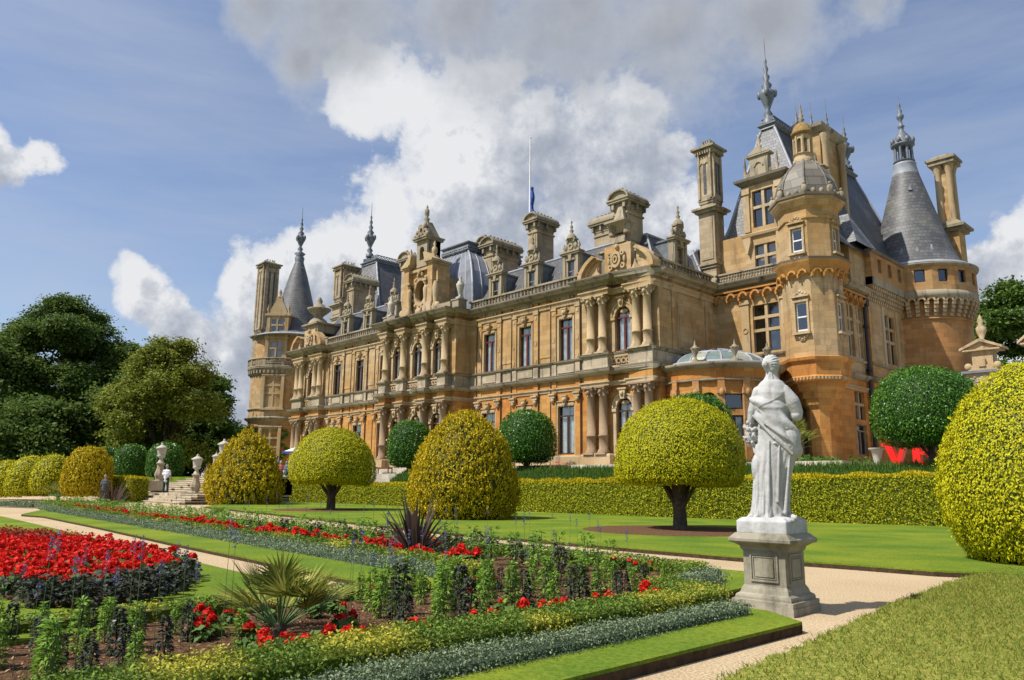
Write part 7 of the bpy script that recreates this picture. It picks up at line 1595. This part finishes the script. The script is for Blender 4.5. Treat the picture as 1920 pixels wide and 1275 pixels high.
def pedestal(loc, rz, h=1.04):
    t = thing('pedestal', 'weathered square stone pedestal with sunken panels under the white statue', 'pedestal', loc, rz); b = MB(); fr = None
    def sq(w, z0, z1): b.box(None, -w, w, -w, w, z0, z1)
    a = .44; b.slab([(-a, -a), (a, -a), (a, a), (-a, a)], 0, .10)
    def lath(pr): b.lathe((0, 0), [(w*math.sqrt(2), z) for w, z in pr], 4, False, math.pi/4)
    lath([(.43, .10), (.43, .165), (.395, .17), (.395, .20), (.385, .225), (.345, .25), (.33, .30), (.305, .345)])
    lath([(.30, .345), (.30, .82)]); o = None
    lath([(.305, .80), (.325, .83), (.33, .86), (.39, .90), (.435, .915), (.445, .93), (.445, .965), (.42, .99), (.37, 1.04)])
    b.obj('pedestal_block', 'pedestal', t)
    for k in range(4):
        f = Fr(.30*math.sin(k*math.pi/2), -.30*math.cos(k*math.pi/2), k*90); c = MB()
        for u0, u1, z0, z1 in ((-.20, .20, .40, .425), (-.20, .20, .745, .77), (-.20, -.175, .425, .745), (.175, .20, .425, .745)): c.box(f, u0, u1, -.01, .022, z0, z1)
        for u0, u1, z0, z1 in ((-.165, .165, .435, .45), (-.165, .165, .72, .735), (-.165, -.15, .45, .72), (.15, .165, .45, .72)): c.box(f, u0, u1, -.01, .012, z0, z1)
        c.box(f, -.135, .135, -.01, .016, .465, .705); c.obj('panel_moulding', 'pedestal', t)
    for s_ in ((-.1, .1, -.33, -.29),): pass
    return t
# ------------------------------------------------------------------ people
M['skin'] = plain('skin', (0.42, 0.24, 0.16), 0.55, var=.05); M['hair_grey'] = plain('grey_hair', (0.28, 0.27, 0.26), .8); M['hair_brown'] = plain('brown_hair', (0.10, 0.06, 0.04), .8); M['hair_fair'] = plain('fair_hair', (0.42, 0.32, 0.18), .8)
for k, c in dict(shirt_white=(.72, .73, .76), trousers_dark=(.02, .045, .055), sweater_grey=(.085, .09, .10), trousers_grey=(.05, .06, .085), shirt_pink=(.55, .12, .12), shirt_blue=(.12, .19, .38), shirt_slate=(.10, .13, .19), top_black=(.03, .03, .035), shoes=(.03, .025, .02)).items(): M[k] = plain(k, c, .85, var=.15, scale=14)
def person(label, loc, rz, shirt, trousers, hair, pose='stand', s=1.33, arms='down', sleeves='short', group=None, scale=1.0):
    t = thing('person', label, 'person', loc, rz, group); sc_ = s*scale; t.scale = (sc_,)*3       # 1.75 m figure
    if pose == 'sit': hip = .50; kn = [(s_*.10, .42, .50) for s_ in (-1, 1)]; ft = [(s_*.10, .44, .06) for s_ in (-1, 1)]
    elif pose == 'walk': hip = .92; kn = [(-.10, .10, .50), (.10, -.02, .50)]; ft = [(-.10, .12, .06), (.11, -.20, .09)]
    else: hip = .92; kn = [(-.11, .03, .50), (.12, .02, .50)]; ft = [(-.13, .0, .06), (.15, .0, .06)]
    H = hip; sh = H+.52; hd = H+.76
    def body(mb, g=0.0, part='all'):
        if part in ('all', 'top'):
            mb.capsule((0, 0, H+.02), (0, -.01, H+.26), .145+g, .13+g, 14); mb.capsule((-.07, -.01, H+.30), (.07, -.01, H+.30), .13+g, .13+g, 14); mb.capsule((-.14, -.01, sh-.04), (.14, -.01, sh-.04), .085+g, .085+g, 14); mb.capsule((0, 0, sh-.1), (0, 0, sh), .12+g, .07+g)
        if part in ('all', 'legs'):
            mb.capsule((-.06, 0, H), (.06, 0, H), .135+g, .135+g, 14)
            for s_, k, f in zip((-1, 1), kn, ft): mb.capsule((s_*.085, 0, H-.02), k, .09+g, .062+g, 12); mb.capsule(k, f, .06+g, .042+g*1.4, 12)
    el = []; ha = []
    for s_ in (-1, 1):
        if arms == 'down' or (arms == 'reach' and s_ > 0): e = (s_*.25, -.02, sh-.29); h = (s_*.26, .10, sh-.52)
        elif arms == 'reach': e = (-.33, .10, sh-.22); h = (-.55, .22, sh-.30)
        elif arms == 'pocket': e = (s_*.27, -.06, sh-.27); h = (s_*.19, .04, sh-.48)
        else: e = (s_*.24, .05, sh-.28); h = (s_*.10, .26, sh-.34)
        el.append(e); ha.append(h)
    b = MB(); body(b)
    b.capsule((0, 0, sh), (0, .01, hd-.05), .052, .05, 12); b.ball((0, .01, hd+.02), .078, .095, .115, 16, 12); b.ball((0, .05, hd-.045), .05, .055, .05, 12, 9); b.capsule((0, .10, hd+.015), (0, .118, hd-.01), .010, .014, 7)
    for s_ in (-1, 1): b.ball((s_*.03, .092, hd+.03), .012, .012, .009, 7, 5); b.ball((s_*.08, .0, hd+.01), .012, .02, .028, 7, 6)
    b.ball((0, .098, hd-.045), .022, .014, .009, 8, 5)
    for s_, e, h in zip((-1, 1), el, ha):
        b.capsule((s_*.18, -.01, sh-.05), e, .052, .038, 12); b.capsule(e, h, .038, .025, 12); d = (Vector(h)-Vector(e)).normalized(); p = Vector(h)+d*.05; b.ball(tuple(p), .036, .022, .042, 10, 8); x = Vector((1, 0, 0))
        for k, L in enumerate((.055, .068, .064, .05)): q = p+d*.035+x*(k-1.5)*.017; b.capsule(tuple(q), tuple(q+d*L+Vector((0, .012, 0))), .0085, .007, 6)
        q = p-d*.02+x*(-s_)*.035; b.capsule(tuple(q), tuple(q+d*.05+Vector((-s_*.015, .015, 0))), .010, .008, 6)
    solidify(b, 'body', 'skin', t, .014, 2)
    c = MB(); body(c, .018, 'top'); c.capsule((0, 0, H-.08), (0, 0, H+.05), .155, .16, 14)
    for s_, e, h in zip((-1, 1), el, ha):
        if sleeves == 'none': continue
        e2 = e if sleeves == 'long' else tuple(Vector((s_*.18, -.01, sh-.05)).lerp(Vector(e), .75)); c.capsule((s_*.18, -.01, sh-.05), e2, .068, .056, 12)
        if sleeves == 'long': c.capsule(e, tuple(Vector(e).lerp(Vector(h), .9)), .054, .04, 12)
    solidify(c, 'shirt', shirt, t, .016, 2)
    c = MB(); body(c, .016, 'legs'); solidify(c, 'trousers', trousers, t, .016, 2)
    c = MB()
    for f in ft: c.capsule((f[0], f[1]-.03, .045), (f[0]*1.1, f[1]+.14, .035), .048, .04, 10)
    c.obj('shoes', 'shoes', t); c = MB(); c.ball((0, -.008, hd+.045), .088, .10, .105, 14, 10)
    if hair == 'hair_fair' : c.ball((0, -.03, hd-.01), .09, .08, .10, 12, 9)
    c.obj('hair', hair, t); return t
def lidded_urn(label, loc, h, group='lidded stone urns on baluster pedestals'):
    t = thing('stone_urn', label, 'urn', loc, 0, group); t.scale = (h,)*3
    b = MB(); b.box(None, -.13, .13, -.13, .13, 0, .05); b.lathe((0, 0), [(.11, .05), (.09, .08), (.10, .12), (.125, .18), (.12, .24), (.085, .34), (.075, .44), (.10, .47), (.11, .49), (.08, .51)], 8, False, math.pi/8); b.obj('baluster_pedestal', 'grey', t)
    b = MB(); b.lathe((0, 0), [(.075, .51), (.06, .55), (.04, .58), (.045, .61), (.09, .65), (.10, .68), (.085, .70), (.10, .74), (.115, .84), (.12, .86)], 16); b.obj('urn_body', 'urn', t)
    b = MB(); b.lathe((0, 0), [(.145, .86), (.15, .875), (.10, .91), (.05, .94), (.03, .955), (.035, .97), (.02, 1.0)], 16); b.obj('urn_lid', 'urn', t); return t
def steps_and_people():
    t = thing('garden_steps', 'broad pale stone steps rising to the terrace beside the loose conical golden bush', 'steps', (-71, 22, 0)); ox, oy = -71, 22
    xr = -57.5; xl = onY(166, 936, 21.6).x
    b = MB()
    for i in range(4): b.slab([(xl+i*.5-ox, 21.4+i*.42-oy), (xr-ox, 21.4+i*.42-oy), (xr-ox, 30-oy), (xl+i*.5-ox, 30-oy)], i*.183-.1, (i+1)*.183); b.slab([(xl+i*.5-.04-ox, 21.36+i*.42-oy), (xr-ox, 21.36+i*.42-oy), (xr-ox, 21.6+i*.42-oy), (xl+i*.5-.04-ox, 21.6+i*.42-oy)], (i+1)*.183-.05, (i+1)*.183+.003)
    b.obj('lower_flight', 'steps', t); b = MB(); x2 = onY(250, 915, 24.6).x
    for i in range(8): z = .732+(i+1)*.178; b.slab([(x2-ox+i*.55, 24.6+i*.6-oy), (xr-ox, 24.6+i*.6-oy), (xr-ox, 30.2-oy), (x2-ox+i*.55, 30.2-oy)], .7, z); b.slab([(x2-ox+i*.55-.04, 24.55+i*.6-oy), (xr-ox, 24.55+i*.6-oy), (xr-ox, 24.8+i*.6-oy), (x2-ox+i*.55-.04, 24.8+i*.6-oy)], z-.05, z+.003)
    b.obj('upper_flight', 'steps', t)
    b = MB(); 
    for i in range(3): c = onD(352, 940, 61); b.box(None, c.x-3.0+i*.5-ox, c.x+3-i*.3-ox, c.y-2.4+i*.45-oy, c.y+1-oy, 0, .35+i*.22)
    b.obj('urn_plinth', 'grey', t)
    b = MB(); c = onD(283, 903, 66); b.box(None, c.x-2.0-ox, c.x+1.2-ox, c.y-.6-oy, c.y+.8-oy, .9, c.z+.05); b.box(None, c.x-3.2-ox, c.x-1.7-ox, c.y-.7-oy, c.y+.9-oy, c.z-.25, c.z+.2); b.obj('side_wall', 'steps', t)
    for px, pyt, pyb, D, lab in ((365, 851, 927, 61, 'lidded urn on a grey waisted pedestal, right of the white-shirted man'), (193, 865, 930, 61, 'smallest-looking pale lidded urn in front of the orange-gold bush, left of the steps'), (298, 830, 905, 66, 'tallest lidded urn on its waisted pedestal, directly left of the white-shirted man'), (402, 848, 905, 70, 'lidded urn half hidden behind the left side of the conical golden bush'), (415, 822, 905, 72, 'lidded urn rising highest behind the conical golden bush')):
        p = onD(px, pyb, D); q = onD(px, pyt, D); lidded_urn(lab, tuple(p), q.z-p.z)
    def ped(px, yt, yb, D, *a, **k):
        p = onD(px, yb, D); q = onD(px, yt, D); return person(a[0], tuple(p), k.pop('rz'), *a[1:], s=(q.z-p.z)/k.pop('hh', 1.78), **k)
    # facing away from the camera: rotate so +y points away
    away = math.atan2(.727, .687)
    ped(309, 872, 926, 62, 'man in a white T-shirt and dark trousers standing on the steps, seen from behind', 'shirt_white', 'trousers_dark', 'hair_grey', rz=away, pose='stand')
    ped(193, 891, 941, 58, 'person in a dark grey sweater walking up the steps behind the left bronze spiky plant', 'sweater_grey', 'trousers_grey', 'hair_grey', rz=away, pose='walk', sleeves='long')
    ped(386, 870, 899, 72, 'person in black sleeveless top sitting atop the steps, one arm stretched out', 'top_black', 'trousers_dark', 'hair_brown', rz=away-.4, pose='sit', arms='reach', sleeves='none', hh=1.38)
    ped(517, 855, 900, 76, 'man in a blue checked shirt standing behind the two seated visitors', 'shirt_blue', 'trousers_grey', 'hair_brown', rz=away+2.6, pose='stand', arms='pocket')
    ped(525, 864, 899, 74, 'seated person with fair hair in a red and pink top seen from behind', 'shirt_pink', 'trousers_grey', 'hair_fair', rz=away+.3, pose='sit', hh=1.38, arms='front')
    ped(536, 865, 899, 73, 'seated grey-haired person in a slate blue top seen from behind', 'shirt_slate', 'trousers_dark', 'hair_grey', rz=away-.2, pose='sit', hh=1.38, arms='front')
    def bench(name, label, px, py, D, w, mat, back=False, floor=None, rz=0.0, h=.6):
        p = onD(px, py, D); t = thing(name, label, 'bench', (p.x, p.y, floor if floor is not None else p.z), rz); b = MB()
        for i in range(4): b.box(None, -w/2, w/2, -.26+i*.14, -.15+i*.14, h-.05, h)
        b.obj('seat', mat, t)
        for sx_ in (-1, 1):
            for sy_ in (-1, 1): b = MB(); b.box(None, *sorted((sx_*w/2, sx_*(w/2-.09))), *sorted((sy_*.26, sy_*.18)), 0, h-.05); b.obj('leg', mat, t)
        b = MB(); b.box(None, -w/2, w/2, -.24, -.2, h-.15, h-.06); b.box(None, -w/2, w/2, .2, .24, h-.15, h-.06); b.obj('rail', mat, t); return t
    p = onZ(718, 888, 2.6); q = onY(718, 888, 42.0)
    bench('garden_bench', 'brown wooden bench on the terrace left of the round dark green clipped tree', 718, 889, depth(onY(718, 889, 41.9)), 2.4, 'wood', floor=2.6, h=.62)
    bench('white_stool', 'white slatted seat under the person at the top of the steps', 388, 899, 72, .9, 'white', rz=away)
    bench('garden_bench', 'bench under the two seated visitors beside the conical golden bush', 531, 899, 73.5, 2.2, 'wood', rz=away)
    # parasol
    p = onD(557, 900, 79); t = thing('parasol', 'cream and blue parasol half hidden behind the left domed yew', 'parasol', tuple(p)); zt = onD(557, 836, 79).z-p.z; b = MB(); b.lathe((0, 0), [(.05, 0), (.04, zt)], 8); b.obj('pole', 'wood', t); b = MB(); b.lathe((0, 0), [(1.7, zt-.75), (1.72, zt-.6), (.9, zt-.3), (.03, zt)], 8, False, cap=False); b.obj('canopy', 'curtain', t); b = MB(); b.lathe((0, 0), [(1.72, zt-.8), (1.74, zt-.58)], 8, False, cap=False); b.obj('valance', 'flag', t)
    # rope barrier posts
    for px, D, lab in ((321, 72, 'thin dark rope post beside the man in the white shirt'), (376, 72, 'thin dark rope post beside the person stretching an arm')):
        p = onD(px, 900, D); t = thing('rope_post', lab, 'post', tuple(p)); b = MB(); b.lathe((0, 0), [(.12, 0), (.12, .04), (.03, .06), (.03, .8)], 8); b.ball((0, 0, .85), .06, n=8, m=6); b.obj('post', 'pipe', t)
# ------------------------------------------------------------------ terrace things at the right
def letter(name, label, strokes, x, y, z, w, h, d=.45):
    t = MB(); fr = Fr(x, y, 0); t.box(fr, 0, w, -d, -.02, z-.4, z) if z < 3.2 else None
    for k, s in enumerate(strokes): t.prism(fr, [(u*w, z+v*h) for u, v in s], -d+.003*k, .003*k)
    o = t.obj(name, 'red', None); tag(o, label, 'letter', 'red sculpture letters'); return o
def right_side():
    a = onY(1655, 868, 45.0); b_ = onY(1706, 868, 45.0); c = onY(1752, 868, 45.0); z0 = 2.95; h = onY(1655, 829, 45).z-z0
    letter('red_letter', 'big red slab letter V on the terrace under the glossy green clipped tree', [[(0, .82), (.42, .82), (.42, 1), (0, 1)], [(.62, .82), (1, .82), (1, 1), (.62, 1)], [(.08, .9), (.36, .9), (.62, 0), (.4, 0)], [(.74, .9), (.9, .9), (.6, 0), (.46, 0)]], a.x, 45, z0, b_.x-a.x, h)
    letter('red_letter', 'big red slab letter E on the terrace right of the letter V', [[(0, 0), (.9, 0), (.9, .14), (0, .14)], [(0, .86), (.9, .86), (.9, 1), (0, 1)], [(.1, .1), (.42, .1), (.42, .9), (.1, .9)], [(.4, .44), (.68, .44), (.68, .56), (.4, .56)], [(.78, .1), (.94, .1), (.94, .36), (.86, .3)], [(.78, .9), (.94, .9), (.94, .66), (.86, .72)], [(.66, .34), (.74, .34), (.74, .66), (.66, .66)]], b_.x+.05, 45, z0, c.x-b_.x-.05, h)
    letter('red_letter', 'red slab letter L standing above the V, mostly hidden by the clipped tree', [[(0, .86), (.5, .86), (.5, 1), (0, 1)], [(.12, .1), (.38, .1), (.38, .9), (.12, .9)], [(0, 0), (1, 0), (1, .14), (0, .14)], [(.84, .1), (1, .1), (1, .42), (.92, .3)]], a.x-.03, 45, z0+h+.02, b_.x-a.x, h*1.05)
    p = onY(1645, 862, 44.0); t = thing('planter', 'small white stone planter beside the red letter V', 'planter', (p.x, p.y, 2.6)); zt = onY(1645, 840, 44).z-2.6; b = MB(); b.box(None, -.25, .25, -.25, .25, 0, .12); b.lathe((0, 0), [(.2, .12), (.12, .25), (.22, zt*.6), (.30, zt*.9), (.42, zt*.93), (.42, zt)], 14); b.obj('bowl', 'urn', t)
    # garden wall with pedimented block
    Y = 69.5; f = lambda px, py: onY(px, py, Y); t = thing('garden_wall', 'stone wall with carved panels and a small pedimented block, running right from the round tower', 'wall', (0, 0, 0)); fr = Fr(0, Y, 0)
    x0, x1 = -20.5, 30; zt = f(1850, 695).z; zb = f(1850, 722).z; wl = MB(); wl.box(fr, x0, x1, -1.5, 0, 2.4, zb-.4); wl.obj('wall_face', 'mid', t)
    b = MB(); b.box(fr, x0, x1, -1.4, .1, zb-.2, zt-.15); xs = np.arange(f(1812, 700).x, x1, 3.1)
    for i, x in enumerate(xs):
        b.box(fr, x, x+.18, 0, .18, zb-.2, zt-.15)
        for k in range(10): b.ball(fr.P(x+.6+.2*(k % 3)+(0 if k < 5 else 1.5), .12, zb+.1+.2*(k % 4)), .13, .08, .1, 6, 5)
        b.box(fr, x+1.0, x+2.2, .1, .16, zb+.1, zt-.4)
    b.obj('carved_band', 'grey', t); b = MB(); b.box(fr, x0, x1, -1.6, .35, zt-.15, zt+.05); b.obj('coping', 'lead', t); b = MB(); b.box(fr, x0, x1, -1.5, .3, zb-.4, zb-.2); b.obj('string_course', 'dark', t)
    for pxa, pxb, pt, nm in ((1818, 1868, 640, 1), (1930, 1985, 610, 1)):
        xa, xb = f(pxa, 680).x, f(pxb, 680).x; za, zp = zt+.05, f((pxa+pxb)/2, pt).z; zm = f(pxa, 657).z if nm and pxa < 1900 else za+(zp-za)*.6; b = MB(); b.box(fr, xa+.2, xb-.2, -1.2, 0, za, zm); b.prism(fr, [(xa-.4, zm), (xb+.4, zm), ((xa+xb)/2, zp)], -1.4, .1)
        for s_ in (-1, 1): b.prism(fr, [((xa+xb)/2+s_*((xb-xa)/2+.6), zm-.05), ((xa+xb)/2+s_*((xb-xa)/2+.6), zm+.15), ((xa+xb)/2, zp+.25), ((xa+xb)/2, zp)], -1.5, .35)
        b.box(fr, xa-.4, xb+.4, -1.4, .3, zm-.12, zm); b.box(fr, xa-.1, xb+.1, 0, .2, za, za+.45); b.box(fr, xa+.7, xb-.7, 0, .3, za+.3, za+.9)
        for s_ in (xa-.1, xb+.1): b.ball(fr.P(s_, .1, za+.35), .3, .2, .3, 10, 7)
        b.lathe(fr.P((xa+xb)/2, -.5, 0)[:2], [(.4, zp), (.15, zp+.3), (.35, zp+.8), (.4, zp+1.2), (.15, zp+1.5), (.25, zp+1.8), (.03, zp+2.3)], 10); b.obj('pedimented_block', 'trim', t)
    # planting at the foot of the front
    rg = np.random.default_rng(77); m = 9000; X = rg.uniform(-43.5, -38.5, m); Yv = rg.uniform(41.7, 42.6, m); z = 2.6+rg.uniform(0, .55, m)
    o = cards('purple_bed', 'darkplant', np.column_stack([X, Yv, z]), np.tile([0, -.5, .8], (m, 1)), .12, None, .5, .8, rg=rg); tag(o, 'dark purple-leaved planting at the foot of the front behind the second dark round tree', 'flower bed', kind='stuff')
    m = 160; o = cards('pink_flowers', 'begred', np.column_stack([rg.uniform(-43, -38.5, m), rg.uniform(41.6, 42.4, m), 2.6+rg.uniform(.4, .8, m)]), np.tile([0, -.5, .8], (m, 1)), .11, None, .8, .8, rg=rg); tag(o, 'scattered red flowers above the dark purple planting', 'flowers', kind='stuff')
    m = 7000; X = rg.uniform(-30, -18.5, m); o = cards('shrub_border', 'bankgrass', np.column_stack([X, rg.uniform(44, 48, m), 2.6+rg.uniform(0, .7, m)*(1+.4*np.sin(X*2))]), np.tile([0, -.5, .8], (m, 1)), .3, None, .4, .8, rg=rg); tag(o, 'low green border at the foot of the turret and red letters', 'shrub border', kind='stuff')
def spiky():
    fan_palm('fan palm with stiff splayed fronds in the near bed', (*G([(522, 1205)])[0], SOILZ), 1.12, 30, 4, .02)
    fan_palm('small fan palm in the far left bed in front of the golden yews', (*onD(108, 942, 60)[:2], .05), 2.0, 18, 9)
    fan_palm('fan palm growing against the turret base behind the statue', (-24.6, 49.2, 2.6), 3.2, 24, 12, .55)
    fan_palm('half-seen fan palm tips at the left of the long bed near the golden cone', (*onD(412, 985, 31)[:2], .05), .85, 14, 14)
    phormium('large bronze spiky flax plant in the middle of the long bed', (-14.29, 10.6, SOILZ), 1.4, 95, 2)
    phormium('bronze spiky flax plant in front of the person in the grey sweater', (*onD(213, 948, 50)[:2], .05), 1.7, 55, 6)
def far_hedges():
    pts = []; hs = []
    for px, pb, pt, Y in ((478, 943, 905, 30.9), (512, 946, 905, 31.5), (733, 954, 906, 32.6), (960, 968, 900, 32.6), (1240, 978, 897, 33.6), (1500, 986, 891, 35.0), (1790, 990, 884, 36.4)):
        q = onY(px, pb, Y); pts.append((q.x, Y+.6)); hs.append(onY(px, pt, Y+.3).z-.1-.14)
    hedge('golden_hedge', pts, 1.3, hs, .048, 'yewhedge', 'yewcore', 'long waist-high golden clipped hedge across the lawn behind the topiary', 'hedge', dens=1.0, z0=.1, tipmat='gold', rough=.05)
    p = [onD(205, 915, 63), onD(262, 918, 61)]
    hedge('golden_hedge', [(p[0].x, p[0].y), (p[1].x, p[1].y)], 1.6, [onD(205, 897, 63).z, onD(262, 897, 61).z], .08, 'yewhedge', 'yewcore', 'short golden hedge at the left of the steps beside the orange-gold bush', 'hedge', dens=1.0, z0=0, tipmat='gold', rough=.05)
finish_manor()
ground()
nb, ov = lawns()
parterre(); garden_topiary(); far_hedges(); steps_and_people(); right_side()
pedestal((-5.45, 10.2, 0), R_(3))
statue((-5.45, 10.2, 1.22), math.atan2(.47, .88))
trees(); spiky(); bedding(); near_grass_blades(nb); bank_grass(); ivy()
# ------------------------------------------------------------------ metres
seen = set()
for o in list(sc.objects):
    if o.type == 'CAMERA' or o.type == 'LIGHT': continue
    o.location = o.location*S
    if o.type == 'MESH' and o.data.name not in seen:
        seen.add(o.data.name); o.data.transform(Matrix.Scale(S, 4))
sc.render.engine = 'CYCLES'
